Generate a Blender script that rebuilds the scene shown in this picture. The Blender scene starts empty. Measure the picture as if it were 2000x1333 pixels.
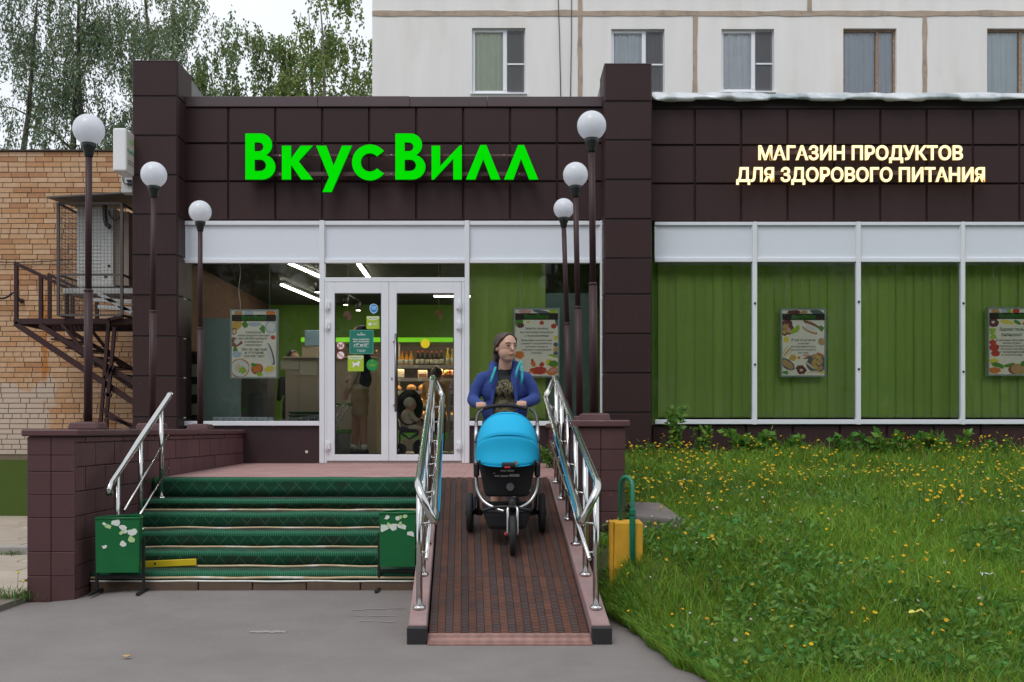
import bpy, bmesh, math, random
import numpy as np
from mathutils import Vector, Matrix, noise as mnoise

# ------------------------------------------------------------------ camera, sky, sun, exposure
SC = bpy.context.scene
COL = SC.collection
CAM_Y, EYE, FPX = -12.9, 1.32, 2000.0
cam_d = bpy.data.cameras.new('camera'); cam = bpy.data.objects.new('camera', cam_d); COL.objects.link(cam)
cam.location = (0, CAM_Y, EYE); cam.rotation_euler = (math.radians(90), 0, 0)
cam_d.sensor_width = 36; cam_d.lens = 36.0
cam_d.shift_x = 0.0075; cam_d.shift_y = 0.0867
cam_d.clip_start = 0.05; cam_d.clip_end = 2000
SC.camera = cam

SUN_EL, SUN_AZ = math.radians(58), math.radians(205)      # high, behind the camera, veiled by cloud
world = bpy.data.worlds.new('World'); SC.world = world; world.use_nodes = True
wt = world.node_tree; wt.nodes.clear()
w_out = wt.nodes.new('ShaderNodeOutputWorld')
w_sky = wt.nodes.new('ShaderNodeTexSky'); w_sky.sky_type = 'NISHITA'; w_sky.sun_disc = False
w_sky.sun_elevation = SUN_EL; w_sky.sun_rotation = SUN_AZ
w_b1 = wt.nodes.new('ShaderNodeBackground'); w_b1.inputs[1].default_value = 0.12
w_b2 = wt.nodes.new('ShaderNodeBackground'); w_b2.inputs[1].default_value = 1.0
w_tc = wt.nodes.new('ShaderNodeTexCoord'); w_n = wt.nodes.new('ShaderNodeTexNoise')
w_n.inputs['Scale'].default_value = 2.2; w_n.inputs['Detail'].default_value = 5
w_r = wt.nodes.new('ShaderNodeValToRGB')
w_r.color_ramp.elements[0].position = 0.3; w_r.color_ramp.elements[0].color = (0.80, 0.85, 0.93, 1)
w_r.color_ramp.elements[1].position = 0.7; w_r.color_ramp.elements[1].color = (0.98, 1.0, 1.04, 1)
w_m = wt.nodes.new('ShaderNodeMixShader'); w_m.inputs[0].default_value = 0.88   # cloud cover
wt.links.new(w_sky.outputs[0], w_b1.inputs[0])
wt.links.new(w_tc.outputs['Generated'], w_n.inputs['Vector']); wt.links.new(w_n.outputs[0], w_r.inputs[0])
wt.links.new(w_r.outputs[0], w_b2.inputs[0])
wt.links.new(w_b1.outputs[0], w_m.inputs[1]); wt.links.new(w_b2.outputs[0], w_m.inputs[2])
wt.links.new(w_m.outputs[0], w_out.inputs[0])

sun_d = bpy.data.lights.new('sun', 'SUN'); sun_d.energy = 1.2; sun_d.angle = math.radians(25); sun_d.color = (1, .97, .92)
sun = bpy.data.objects.new('sun', sun_d); COL.objects.link(sun)
sdir = Vector((math.sin(SUN_AZ) * math.cos(SUN_EL), math.cos(SUN_AZ) * math.cos(SUN_EL), math.sin(SUN_EL)))
sun.rotation_euler = sdir.to_track_quat('Z', 'Y').to_euler(); sun.location = sdir * 40

vs = SC.view_settings
vs.view_transform = 'Standard'; vs.look = 'None'; vs.exposure = 0.2; vs.gamma = 1; vs.use_curve_mapping = False
SC.cycles.use_denoising = True
SC.cycles.max_bounces = 8; SC.cycles.transparent_max_bounces = 24
SC.cycles.sample_clamp_indirect = 6

# ------------------------------------------------------------------ helpers
R = random.Random(11)
def sm(t):
    t = max(0.0, min(1.0, t)); return t * t * (3 - 2 * t)
def at(px, py, Y):                      # a point of the photograph at the depth where the thing stands
    d = (Y - CAM_Y) / FPX
    return Vector(((px - 985) * d, Y, EYE + (840 - py) * d))
def fx(px, Y=0.0): return (px - 985) * (Y - CAM_Y) / FPX
def fz(py, Y=0.0): return EYE + (840 - py) * (Y - CAM_Y) / FPX

def tag(o, label=None, cat=None, group=None, kind=None):
    if label: o['label'] = label
    if cat: o['category'] = cat
    if group: o['group'] = group
    if kind: o['kind'] = kind
    return o
def thing(name, label, cat, loc=(0, 0, 0), group=None, rz=0):
    o = bpy.data.objects.new(name, None); COL.objects.link(o); o.empty_display_size = .1
    o.location = loc; o.rotation_euler = (0, 0, rz)
    return tag(o, label, cat, group)
def link(name, me, mat=None, parent=None, local=False):
    o = bpy.data.objects.new(name, me); COL.objects.link(o)
    if mat is not None and not len(me.materials):
        for m in (mat if isinstance(mat, (list, tuple)) else [mat]): me.materials.append(m)
    if parent is not None:
        o.parent = parent
        if not local and parent.type == 'EMPTY':
            o.matrix_parent_inverse = (Matrix.Translation(parent.location) @ parent.rotation_euler.to_matrix().to_4x4()).inverted()
    return o
def copy_tree(o, parent=None):
    c = o.copy(); COL.objects.link(c); c.parent = parent
    for ch in o.children: copy_tree(ch, c)
    return c

class MB:
    """collects simple shapes and links them as one mesh object"""
    def __init__(s): s.v = []; s.f = []; s.mi = []; s.sm = []; s.cur = 0
    def add(s, vs, fs, smooth=False):
        b = len(s.v); s.v += [tuple(p) for p in vs]
        for f in fs: s.f.append([b + i for i in f]); s.mi.append(s.cur); s.sm.append(smooth)
        return s
    def box(s, x0, x1, y0, y1, z0, z1):
        x0, x1 = min(x0, x1), max(x0, x1); y0, y1 = min(y0, y1), max(y0, y1); z0, z1 = min(z0, z1), max(z0, z1)
        return s.add([(x0, y0, z0), (x1, y0, z0), (x1, y1, z0), (x0, y1, z0), (x0, y0, z1), (x1, y0, z1), (x1, y1, z1), (x0, y1, z1)],
                     [(0, 3, 2, 1), (4, 5, 6, 7), (0, 1, 5, 4), (1, 2, 6, 5), (2, 3, 7, 6), (3, 0, 4, 7)])
    def hexa(s, p): return s.add(p, [(0, 3, 2, 1), (4, 5, 6, 7), (0, 1, 5, 4), (1, 2, 6, 5), (2, 3, 7, 6), (3, 0, 4, 7)])
    def bar(s, a, b, w, h=None, up=(0, 0, 1)):
        a, b = Vector(a), Vector(b); h = h or w; d = (b - a).normalized(); u = Vector(up)
        if abs(d.dot(u)) > .98: u = Vector((0, 1, 0))
        x = d.cross(u).normalized() * w / 2; y = x.cross(d).normalized() * h / 2
        return s.hexa([a - x - y, a + x - y, a + x + y, a - x + y, b - x - y, b + x - y, b + x + y, b - x + y])
    def tube(s, pts, r, n=10, cap=True):
        pts = [Vector(p) for p in pts]; rs = r if isinstance(r, (list, tuple)) else [r] * len(pts)
        base = len(s.v); pu = None
        for i, p in enumerate(pts):
            t = (pts[min(i + 1, len(pts) - 1)] - pts[max(i - 1, 0)]).normalized()
            if pu is None:
                pu = Vector((0, 0, 1)) if abs(t.z) < .9 else Vector((1, 0, 0))
            u = (pu - t * pu.dot(t)).normalized(); w = t.cross(u); pu = u
            for k in range(n):
                a = 2 * math.pi * k / n; s.v.append(tuple(p + (u * math.cos(a) + w * math.sin(a)) * rs[i]))
        for i in range(len(pts) - 1):
            for k in range(n):
                q = (k + 1) % n
                s.f.append([base + i * n + k, base + i * n + q, base + (i + 1) * n + q, base + (i + 1) * n + k]); s.mi.append(s.cur); s.sm.append(True)
        if cap:
            for i, rev in ((0, True), (len(pts) - 1, False)):
                f = [base + i * n + k for k in range(n)]
                s.f.append(f[::-1] if rev else f); s.mi.append(s.cur); s.sm.append(False)
        return s
    def lathe(s, prof, c=(0, 0, 0), n=20, axis='z'):
        base = len(s.v); c = Vector(c)
        for r, h in prof:
            for k in range(n):
                a = 2 * math.pi * k / n; x, y = r * math.cos(a), r * math.sin(a)
                p = {'z': (x, y, h), 'y': (x, h, y), 'x': (h, x, y)}[axis]
                s.v.append(tuple(c + Vector(p)))
        for i in range(len(prof) - 1):
            for k in range(n):
                q = (k + 1) % n
                s.f.append([base + i * n + k, base + i * n + q, base + (i + 1) * n + q, base + (i + 1) * n + k]); s.mi.append(s.cur); s.sm.append(True)
        for i in (0, len(prof) - 1):
            if prof[i][0] > 1e-4: s.f.append([base + i * n + k for k in range(n)]); s.mi.append(s.cur); s.sm.append(False)
        return s
    def ball(s, c, r, n=16, m=10):
        rx, ry, rz = r if isinstance(r, (tuple, list)) else (r, r, r); c = Vector(c)
        base = len(s.v)
        for i in range(m + 1):
            t = math.pi * i / m
            for k in range(n):
                a = 2 * math.pi * k / n
                s.v.append((c.x + rx * math.sin(t) * math.cos(a), c.y + ry * math.sin(t) * math.sin(a), c.z - rz * math.cos(t)))
        for i in range(m):
            for k in range(n):
                q = (k + 1) % n
                s.f.append([base + i * n + k, base + i * n + q, base + (i + 1) * n + q, base + (i + 1) * n + k]); s.mi.append(s.cur); s.sm.append(True)
        return s
    def mesh(s, name='m'):
        me = bpy.data.meshes.new(name); me.from_pydata(s.v, [], s.f)
        me.polygons.foreach_set('material_index', s.mi); me.polygons.foreach_set('use_smooth', s.sm); me.update()
        return me
    def build(s, name, mat, parent=None, local=False, bevel=0, seg=1):
        me = s.mesh(name)
        bm = bmesh.new(); bm.from_mesh(me)
        bmesh.ops.recalc_face_normals(bm, faces=bm.faces[:])
        if bevel:
            es = [e for e in bm.edges if len(e.link_faces) == 2 and e.calc_face_angle(0) > .6]
            bmesh.ops.bevel(bm, geom=es, offset=bevel, segments=seg, affect='EDGES', profile=.6)
        bm.to_mesh(me); bm.free()
        return link(name, me, mat, parent, local)

    def split(s, name, mat, parent=None, local=False, bevel=0, seg=1):
        """every separate piece becomes an object of its own"""
        par = list(range(len(s.v)))
        def find(i):
            while par[i] != i: par[i] = par[par[i]]; i = par[i]
            return i
        for f in s.f:
            for i in f[1:]: par[find(f[0])] = find(i)
        isl = {}
        for k, f in enumerate(s.f): isl.setdefault(find(f[0]), []).append(k)
        out = []
        for ks in isl.values():
            b = MB(); mp = {}
            for k in ks:
                for i in s.f[k]:
                    if i not in mp: mp[i] = len(b.v); b.v.append(s.v[i])
                b.f.append([mp[i] for i in s.f[k]]); b.mi.append(s.mi[k]); b.sm.append(s.sm[k])
            out.append(b.build(name, mat, parent, local, bevel, seg))
        return out

def box(name, mat, parent, x0, x1, y0, y1, z0, z1, bevel=0, local=False):
    return MB().box(x0, x1, y0, y1, z0, z1).build(name, mat, parent, local, bevel)

def shape_mesh(outlines, depth=0.0, bevel=0.0, res=1):
    """flat outlines (x, z), holes included, standing upright and facing the camera; front at y = -depth/2"""
    cu = bpy.data.curves.new('s', 'CURVE'); cu.dimensions = '2D'; cu.fill_mode = 'BOTH' if depth else 'FRONT'
    cu.extrude = depth / 2; cu.bevel_depth = bevel; cu.bevel_resolution = 0
    for ol in outlines:
        sp = cu.splines.new('POLY'); sp.points.add(len(ol) - 1)
        for i, (x, y) in enumerate(ol): sp.points[i].co = (x, y, 0, 1)
        sp.use_cyclic_u = True
    return curve_to_mesh(cu)
def curve_to_mesh(cu):
    o = bpy.data.objects.new('tmp', cu)
    me = bpy.data.meshes.new_from_object(o)
    bpy.data.objects.remove(o); bpy.data.curves.remove(cu); me.materials.clear()
    n = len(me.vertices); co = np.empty(n * 3); me.vertices.foreach_get('co', co); co = co.reshape(n, 3)
    me.vertices.foreach_set('co', np.stack([co[:, 0], -co[:, 2], co[:, 1]], 1).ravel()); me.update()
    return me
def text_mesh(body, size, depth=0.0, bold=0.0, align='CENTER', shear=0.0, space=1.0):
    cu = bpy.data.curves.new('t', 'FONT'); cu.body = body; cu.size = size; cu.extrude = depth / 2; cu.offset = bold
    cu.align_x = align; cu.resolution_u = 3; cu.shear = shear; cu.space_character = space
    return curve_to_mesh(cu)
def move(me, x=0, y=0, z=0, sx=1, sz=1, rz=0):
    M_ = Matrix.Translation((x, y, z)) @ Matrix.Rotation(rz, 4, 'Z') @ Matrix.Diagonal((sx, 1, sz, 1))
    me.transform(M_); me.update(); return me
def circ(cx, cz, rx, rz=None, n=20, a0=0, a1=2 * math.pi):
    rz = rz or rx
    k = n if abs(a1 - a0 - 2 * math.pi) < 1e-6 else n - 1
    return [(cx + rx * math.cos(a0 + (a1 - a0) * i / k), cz + rz * math.sin(a0 + (a1 - a0) * i / k)) for i in range(n)]
def rrect(x0, x1, z0, z1, r, n=5):
    o = []
    for cx, cz, a in ((x1 - r, z1 - r, 0), (x0 + r, z1 - r, 90), (x0 + r, z0 + r, 180), (x1 - r, z0 + r, 270)):
        for i in range(n): t = math.radians(a + 90 * i / (n - 1)); o.append((cx + r * math.cos(t), cz + r * math.sin(t)))
    return o
def bez(p, n=8):
    """smooth curve through the points (Catmull-Rom)"""
    p = [Vector(q) for q in p]; p = [p[0] * 2 - p[1]] + p + [p[-1] * 2 - p[-2]]; out = []
    for i in range(1, len(p) - 2):
        for k in range(n):
            t = k / n; a, b, c, d = p[i - 1], p[i], p[i + 1], p[i + 2]
            out.append(.5 * ((2 * b) + (c - a) * t + (2 * a - 5 * b + 4 * c - d) * t * t + (3 * b - a - 3 * c + d) * t ** 3))
    return out + [p[-2]]

# ------------------------------------------------------------------ materials
class NT:
    def __init__(s, name):
        s.m = bpy.data.materials.new(name); s.m.use_nodes = True; s.t = s.m.node_tree
        s.b = s.t.nodes['Principled BSDF']; s.out = s.t.nodes['Material Output']
        s.pos = s.n('ShaderNodeNewGeometry').outputs['Position']
    def n(s, typ, **kw):
        o = s.t.nodes.new(typ)
        for k, v in kw.items(): setattr(o, k, v)
        return o
    def l(s, a, b): s.t.links.new(a, b)
    def noise(s, scale, detail=3, vec=None, rough=.55):
        o = s.n('ShaderNodeTexNoise'); o.inputs['Scale'].default_value = scale; o.inputs['Detail'].default_value = detail
        o.inputs['Roughness'].default_value = rough; s.l(vec or s.pos, o.inputs['Vector']); return o.outputs[0]
    def math(s, op, a, b=None, c=None):
        o = s.n('ShaderNodeMath', operation=op)
        for i, q in enumerate((a, b, c)):
            if q is None: continue
            if isinstance(q, (int, float)): o.inputs[i].default_value = q
            else: s.l(q, o.inputs[i])
        return o.outputs[0]
    def step(s, v, lo, hi):
        o = s.n('ShaderNodeMapRange'); s.l(v, o.inputs[0]); o.inputs[1].default_value = lo; o.inputs[2].default_value = hi
        o.interpolation_type = 'SMOOTHSTEP'; return o.outputs[0]
    def mix(s, f, a, b):
        o = s.n('ShaderNodeMix', data_type='RGBA')
        for sock, q in ((o.inputs[0], f), (o.inputs[6], a), (o.inputs[7], b)):
            if isinstance(q, (int, float)): sock.default_value = q
            elif isinstance(q, tuple): sock.default_value = (*q[:3], 1)
            else: s.l(q, sock)
        return o.outputs[2]
    def xyz(s, v=None):
        o = s.n('ShaderNodeSeparateXYZ'); s.l(v or s.pos, o.inputs[0]); return o.outputs
    def scale(s, sx, sy, sz, v=None):
        o = s.n('ShaderNodeVectorMath', operation='MULTIPLY'); s.l(v or s.pos, o.inputs[0]); o.inputs[1].default_value = (sx, sy, sz); return o.outputs[0]
    def value(s, col, val):
        o = s.n('ShaderNodeHueSaturation'); s.l(val, o.inputs['Value'])
        if isinstance(col, tuple): o.inputs['Color'].default_value = (*col[:3], 1)
        else: s.l(col, o.inputs['Color'])
        return o.outputs[0]
    def bump(s, h, strength=.3, dist=.01):
        o = s.n('ShaderNodeBump'); o.inputs['Strength'].default_value = strength; o.inputs['Distance'].default_value = dist
        s.l(h, o.inputs['Height']); s.l(o.outputs[0], s.b.inputs['Normal'])
    def rnd(s): return s.n('ShaderNodeObjectInfo').outputs['Random']
    def col(s, c):
        if isinstance(c, tuple): s.b.inputs['Base Color'].default_value = (*c[:3], 1)
        else: s.l(c, s.b.inputs['Base Color'])
    def set(s, rough=None, metal=None, spec=None):
        if rough is not None: s.b.inputs['Roughness'].default_value = rough
        if metal is not None: s.b.inputs['Metallic'].default_value = metal
        if spec is not None: s.b.inputs['Specular IOR Level'].default_value = spec
        return s

def M(name, col, rough=.6, metal=0, var=.1, vs=5, rand=0, bump=0, bs=60, emit=None, es=0, spec=.5, dirt=None, ds=3, dl=.55):
    t = NT(name); t.set(rough, metal, spec); c = col
    if dirt: c = t.mix(t.math('MULTIPLY', t.step(t.noise(ds, 6, rough=.65), dl, dl + .2), .8), c, dirt)
    v = None
    if var: v = t.math('MULTIPLY_ADD', t.noise(vs, 5), 2 * var, 1 - var)
    if rand:
        r_ = t.math('MULTIPLY_ADD', t.rnd(), 2 * rand, 1 - rand); v = t.math('MULTIPLY', v, r_) if v else r_
    t.col(t.value(c, v) if v else c)
    if bump: t.bump(t.noise(bs, 4), bump, .004)
    if emit: t.b.inputs['Emission Color'].default_value = (*emit, 1); t.b.inputs['Emission Strength'].default_value = es
    return t.m

def glass_mat(name, tint=(.965, .985, .975), rough=0.0, haze=0.0):
    t = NT(name); t.t.nodes.remove(t.b)
    tr = t.n('ShaderNodeBsdfTransparent'); tr.inputs[0].default_value = (*tint, 1)
    gl = t.n('ShaderNodeBsdfGlossy'); gl.inputs['Roughness'].default_value = rough
    fr = t.n('ShaderNodeFresnel'); fr.inputs[0].default_value = 1.5
    f2 = t.math('MINIMUM', t.math('MULTIPLY', fr.outputs[0], 1.0), 1.0)
    mx = t.n('ShaderNodeMixShader'); t.l(f2, mx.inputs[0]); t.l(tr.outputs[0], mx.inputs[1]); t.l(gl.outputs[0], mx.inputs[2])
    last = mx.outputs[0]
    if haze:
        df = t.n('ShaderNodeBsdfDiffuse'); df.inputs[0].default_value = (.7, .74, .72, 1)
        m2 = t.n('ShaderNodeMixShader'); m2.inputs[0].default_value = haze; t.l(last, m2.inputs[1]); t.l(df.outputs[0], m2.inputs[2]); last = m2.outputs[0]
    t.l(last, t.out.inputs[0]); return t.m
# ------------------------------------------------------------------ material library
white_alu = M('white_aluminium', (.74, .77, .81), .38, 0, .05, 3, dirt=(.55, .52, .46), ds=9, dl=.66)
white_sheet = M('white_sheet', (.70, .745, .81), .45, 0, .04, 2)
def cassette_mat(name, col):
    t = NT(name); t.set(.5, spec=.25)
    x = t.xyz()
    streak = t.noise(3, 4, t.scale(9, 9, .7))
    v = t.math('MULTIPLY', t.math('MULTIPLY_ADD', streak, .3, .85), t.math('MULTIPLY_ADD', t.rnd(), .16, .92))
    spots = t.step(t.noise(42, 2), .73, .78)
    t.col(t.mix(t.math('MULTIPLY', spots, .25), t.value(col, v), (.35, .3, .28)))
    t.bump(t.noise(2.2, 2), .12, .03); return t.m
cassette = cassette_mat('brown_cassette', (.041, .0205, .0212))
cassette_gap = M('cassette_gap', (.030, .019, .019), .7)
flash_brown = M('brown_flashing', (.085, .058, .064), .4, 0, .14, 1.5)
tin = M('galvanised_tin', (.66, .69, .70), .36, .45, .25, 3.5, bump=.6, bs=7, dirt=(.22, .30, .32), ds=1.6, dl=.47)
glass = glass_mat('window_glass')
door_glass = glass_mat('door_glass', (.965, .98, .965))
steel = M('stainless_steel', (.62, .62, .60), .16, 1, .06, 9)
dark_metal = M('brown_painted_steel', (.045, .020, .022), .5, 0, .2, 12, spec=.3)
black_plastic = M('black_plastic', (.012, .012, .013), .5)
rubber = M('rubber', (.02, .02, .021), .75, var=.2, vs=30)
def opal():
    t = NT('opal_globe'); t.set(.22); t.col((.88, .90, .95)); tl = t.n('ShaderNodeBsdfTranslucent'); tl.inputs[0].default_value = (.93, .95, .99, 1); mx = t.n('ShaderNodeMixShader'); mx.inputs[0].default_value = .45
    t.l(t.b.outputs[0], mx.inputs[1]); t.l(tl.outputs[0], mx.inputs[2]); t.l(mx.outputs[0], t.out.inputs[0]); return t.m
globe_mat = opal()
concrete = M('concrete', (.33, .31, .29), .85, 0, .2, 6, bump=.4, bs=40)
wall_paint = M('maroon_wall_paint', (.078, .031, .033), .6, 0, .22, 4, rand=.06, bump=.25, bs=55, dirt=(.17, .11, .10), ds=5, dl=.62)
def rib_mat():
    t = NT('maroon_ribbed_block'); t.set(.6)
    x = t.xyz(); w = t.math('SINE', t.math('MULTIPLY', x[1], 150))
    w = t.math('MULTIPLY', w, t.step(t.noise(9, 2), .3, .55))
    v = t.math('MULTIPLY', t.math('MULTIPLY_ADD', t.noise(5, 5), .5, .75), t.math('MULTIPLY_ADD', t.rnd(), .16, .92))
    t.col(t.value((.115, .050, .054), v)); t.bump(w, .5, .006); return t.m
rib_paint = rib_mat()

def brick_mat(painted):
    t = NT('yellow_brick'); t.set(.85); x = t.xyz()
    r = t.rnd(); ramp = t.n('ShaderNodeValToRGB'); t.l(r, ramp.inputs[0]); e = ramp.color_ramp.elements
    e[0].position = 0; e[0].color = (.40, .20, .10, 1); e[1].position = 1; e[1].color = (.60, .40, .25, 1)
    for p, c in ((.15, (.47, .24, .115)), (.45, (.52, .30, .155)), (.8, (.54, .34, .20))):
        q = ramp.color_ramp.elements.new(p); q.color = (*c, 1)
    c = t.value(ramp.outputs[0], t.math('MULTIPLY_ADD', t.noise(14, 5), .5, .75))
    # the pale painted-over patch low on the wall, with a ragged outline, and a rust streak under the stair
    n = t.math('MULTIPLY_ADD', t.noise(3.2, 4), .9, -.45)
    px = t.math('ADD', x[0], n); pz = t.math('ADD', x[2], t.math('MULTIPLY', n, .8))
    m = t.math('MULTIPLY', t.step(px, -6.62, -6.72), t.step(pz, 2.05, 1.93))
    c = t.mix(t.math('MULTIPLY', m, .9), c, (.56, .46, .38))
    s = t.math('ABSOLUTE', t.math('ADD', x[0], t.math('MULTIPLY_ADD', t.noise(6, 3), .10, 6.73)))
    s = t.math('MULTIPLY', t.step(s, .055, .02), t.math('MULTIPLY', t.step(x[2], 1.9, 2.2), t.step(x[2], 3.4, 3.2)))
    c = t.mix(t.math('MULTIPLY', s, .85), c, (.45, .16, .02))
    t.col(c); t.bump(t.noise(90, 4), .35, .004); return t.m
brick = brick_mat(True)
mortar = M('mortar', (.20, .15, .11), .9, 0, .2, 12, bump=.4, bs=80)

def asphalt_mat():
    t = NT('asphalt'); t.set(.82)
    fine = t.noise(120, 4); mid = t.noise(2.2, 6, rough=.65); big = t.noise(.45, 3)
    v = t.math('MULTIPLY', t.math('MULTIPLY_ADD', fine, .9, .55), t.math('MULTIPLY_ADD', mid, .5, .75))
    v = t.math('MULTIPLY', v, t.math('MULTIPLY_ADD', big, .3, .85))
    c = t.value((.195, .175, .166), v)
    grit = t.step(t.noise(75, 2), .70, .76)
    c = t.mix(t.math('MULTIPLY', grit, .5), c, (.46, .43, .40))
    stain = t.step(t.noise(1.1, 5, t.scale(1, .5, 1)), .60, .74)
    c = t.mix(t.math('MULTIPLY', stain, .28), c, (.10, .092, .09))
    t.col(c); t.bump(t.math('ADD', fine, mid), .35, .006); return t.m
asphalt = asphalt_mat()
soil = M('soil', (.075, .085, .032), .95, 0, .35, 6, bump=.6, bs=30)

# ------------------------------------------------------------------ ground
EDGE = [(.96, -4.9), (.70, -5.35), (.80, -6.1), (.99, -7.2), (1.16, -8.0), (1.6, -9.4), (2.4, -11.2), (4.2, -13.4), (9, -16)]
def edge_x(Y):
    """x of the line where the lawn meets the asphalt"""
    if Y >= EDGE[1][1]: return .70
    for (xa, ya), (xb, yb) in zip(EDGE[1:], EDGE[2:]):
        if yb <= Y <= ya: return xa + (xb - xa) * (Y - ya) / (yb - ya) + .05 * mnoise.noise((Y * 2.3, 1.7, 0)) + .03 * mnoise.noise((Y * 7.1, 4.2, 0))
    return 9.0
def road_z(X, Y):
    return .05 * sm((Y + 6.2) / 1.4) * sm((X + 3.5) / .5)
def lawn_z(X, Y):
    if Y > -4.9: h = .50 + (Y + 4.9) * .096
    else: h = max(0.0, .50 - (-4.9 - Y) * .165)
    h = max(h, .03)
    d = X - edge_x(Y) + max(0.0, Y + 5.3) * 3
    f = max(sm(d / 1.3), sm((Y + 6.6) / 1.2) * sm((d + .05) / .22))
    h = h * (.05 + .95 * f)
    return h + .035 * mnoise.noise((X * .9, Y * .9, 0)) * f + .01
def grid_mesh(x0, x1, y0, y1, nx, ny, zf):
    xs = [x0 + (x1 - x0) * i / nx for i in range(nx + 1)]; ys = [y0 + (y1 - y0) * j / ny for j in range(ny + 1)]
    b = MB(); b.v = [(x, y, zf(x, y)) for y in ys for x in xs]
    b.f = [[j * (nx + 1) + i, j * (nx + 1) + i + 1, (j + 1) * (nx + 1) + i + 1, (j + 1) * (nx + 1) + i] for j in range(ny) for i in range(nx)]
    b.mi = [0] * len(b.f); b.sm = [True] * len(b.f); return b
g = grid_mesh(-400, 400, -400, 400, 2, 2, lambda x, y: -.06).build('ground', M('far_ground', (.13, .13, .10), .95, 0, .2, .3))
tag(g, kind='structure')
a = grid_mesh(-14, 10, -30, -.0, 96, 150, road_z).build('road', asphalt); tag(a, 'worn grey asphalt in front of the shop steps', kind='structure')
ys = [-22 + .2 * j for j in range(110)] + [-.05]
b = MB(); NXL = 60
for y in ys:
    e = edge_x(y) if y < -5.0 else .93
    for i in range(NXL + 1):
        x = e + (14 - e) * (i / NXL) ** 1.6; b.v.append((x, y, lawn_z(x, y) if i else road_z(x, y) - .01))
for j in range(len(ys) - 1):
    for i in range(NXL): k = j * (NXL + 1) + i; b.f.append([k, k + 1, k + NXL + 2, k + NXL + 1]); b.mi.append(0); b.sm.append(True)
tag(b.build('lawn', soil), 'sloping lawn bank below the shop windows', kind='structure')
# light paving by the brick wall, slab by slab, with a low kerb
pav = M('paving_slab', (.42, .36, .29), .85, 0, .2, 5, rand=.12, bump=.3, bs=40)
pr = box('pavement', M('paving_joint', (.16, .14, .11), .9), None, -14, -3.66, -5.55, 2.2, -.05, .045); tag(pr, 'pale slab pavement left of the maroon wall', kind='structure')
slab_me = None
for j in range(11):
    for i in range(8):
        x0 = -3.70 - (i + 1) * .62 - (.31 if j % 2 else 0); y0 = 2.14 - (j + 1) * .66
        if y0 < -5.5: continue
        if slab_me is None:
            o = MB().box(0, .605, 0, .645, 0, .03).build('paving_slab', pav, pr, True, .006); slab_me = o.data
        else: o = link('paving_slab', slab_me, None, pr)
        o.location = (x0, y0, .036 + R.uniform(0, .004)); o.rotation_euler = (R.uniform(-.006, .006), R.uniform(-.006, .006), 0)
kb = MB()
for i in range(9): kb.box(-3.72 - (i + 1) * 1.0 + .008, -3.72 - i * 1.0, -2.62, -2.48, -.02, .15)
kr = tag(box('kerb', concrete, None, -14, -3.74, -2.60, -2.50, -.04, .1), 'weathered concrete kerb across the slab pavement', kind='structure')
kb.split('kerb_stone', concrete, kr, bevel=.012)

# ------------------------------------------------------------------ the shop
shop = thing('shop_building', 'single-storey shop faced with dark brown metal cassettes and white-framed windows', 'building', (0, 0, .9))
PAN = {}
def cassettes(parent, x0, x1, z0, z1, y, xs, zs, name='cladding_panel', depth=.026, gap=.0035, mat=None):
    for xa, xb in zip(xs, xs[1:]):
        for za, zb in zip(zs, zs[1:]):
            w, h = round(xb - xa, 3), round(zb - za, 3); key = (w, h, depth)
            if key not in PAN:
                # a folded sheet cassette: raised field, sloping rim
                g_, s_ = gap, .013; m = MB()
                o_ = [(g_, 0), (w - g_, 0)]
                P = [(g_, 0, g_), (w - g_, 0, g_), (w - g_, 0, h - g_), (g_, 0, h - g_),
                     (g_ + s_, -depth, g_ + s_), (w - g_ - s_, -depth, g_ + s_), (w - g_ - s_, -depth, h - g_ - s_), (g_ + s_, -depth, h - g_ - s_)]
                m.add(P, [(4, 5, 6, 7), (0, 1, 5, 4), (1, 2, 6, 5), (2, 3, 7, 6), (3, 0, 4, 7)])
                o = m.build(name, mat or cassette, parent); PAN[key] = o.data
            else: o = link(name, PAN[key], None, parent)
            o.location = (xa, y + R.uniform(-.002, .002), za); o.rotation_euler = (R.uniform(-.004, .004), 0, R.uniform(-.003, .003))
PXM = 1 / 155.0
def lin(a, step, n): return [a + step * i for i in range(n + 1)]
YB = .05                                                # plane the cassettes are fixed to
# left fascia and right fascia, each on its own backing
fas = box('fascia', cassette_gap, shop, fx(352), fx(1182), YB, YB + .35, fz(430), fz(196))
cassettes(fas, 0, 0, 0, 0, YB - .001, [fx(353 + 91.9 * i) for i in range(10)], [fz(430), fz(354), fz(279.5), fz(208.5)])
m = MB()
for i, (a_, b_) in enumerate(((352, 620), (620.5, 800), (800.5, 952), (952.5, 1182))):
    m.box(fx(a_), fx(b_), YB - .045 - .004 * (i % 2), YB + .36, fz(208.3), fz(189) + R.uniform(-.006, .006))
m.split('parapet_flashing', flash_brown, shop, bevel=.004)
fas2 = box('fascia', cassette_gap, shop, fx(1270), fx(2560), YB, YB + .35, fz(433), fz(186))
cassettes(fas2, 0, 0, 0, 0, YB - .001, [fx(1267 + 90.7 * i) for i in range(15)], [fz(433), fz(358.5), fz(283), fz(211)])
m = MB(); m.box(fx(1270), fx(2560), YB - .02, YB - .001, fz(210.5), fz(188)); m.build('dark_band', M('dark_strip', (.028, .02, .021), .6), shop)  # plain dark band between the tin edge and the cassettes
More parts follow.
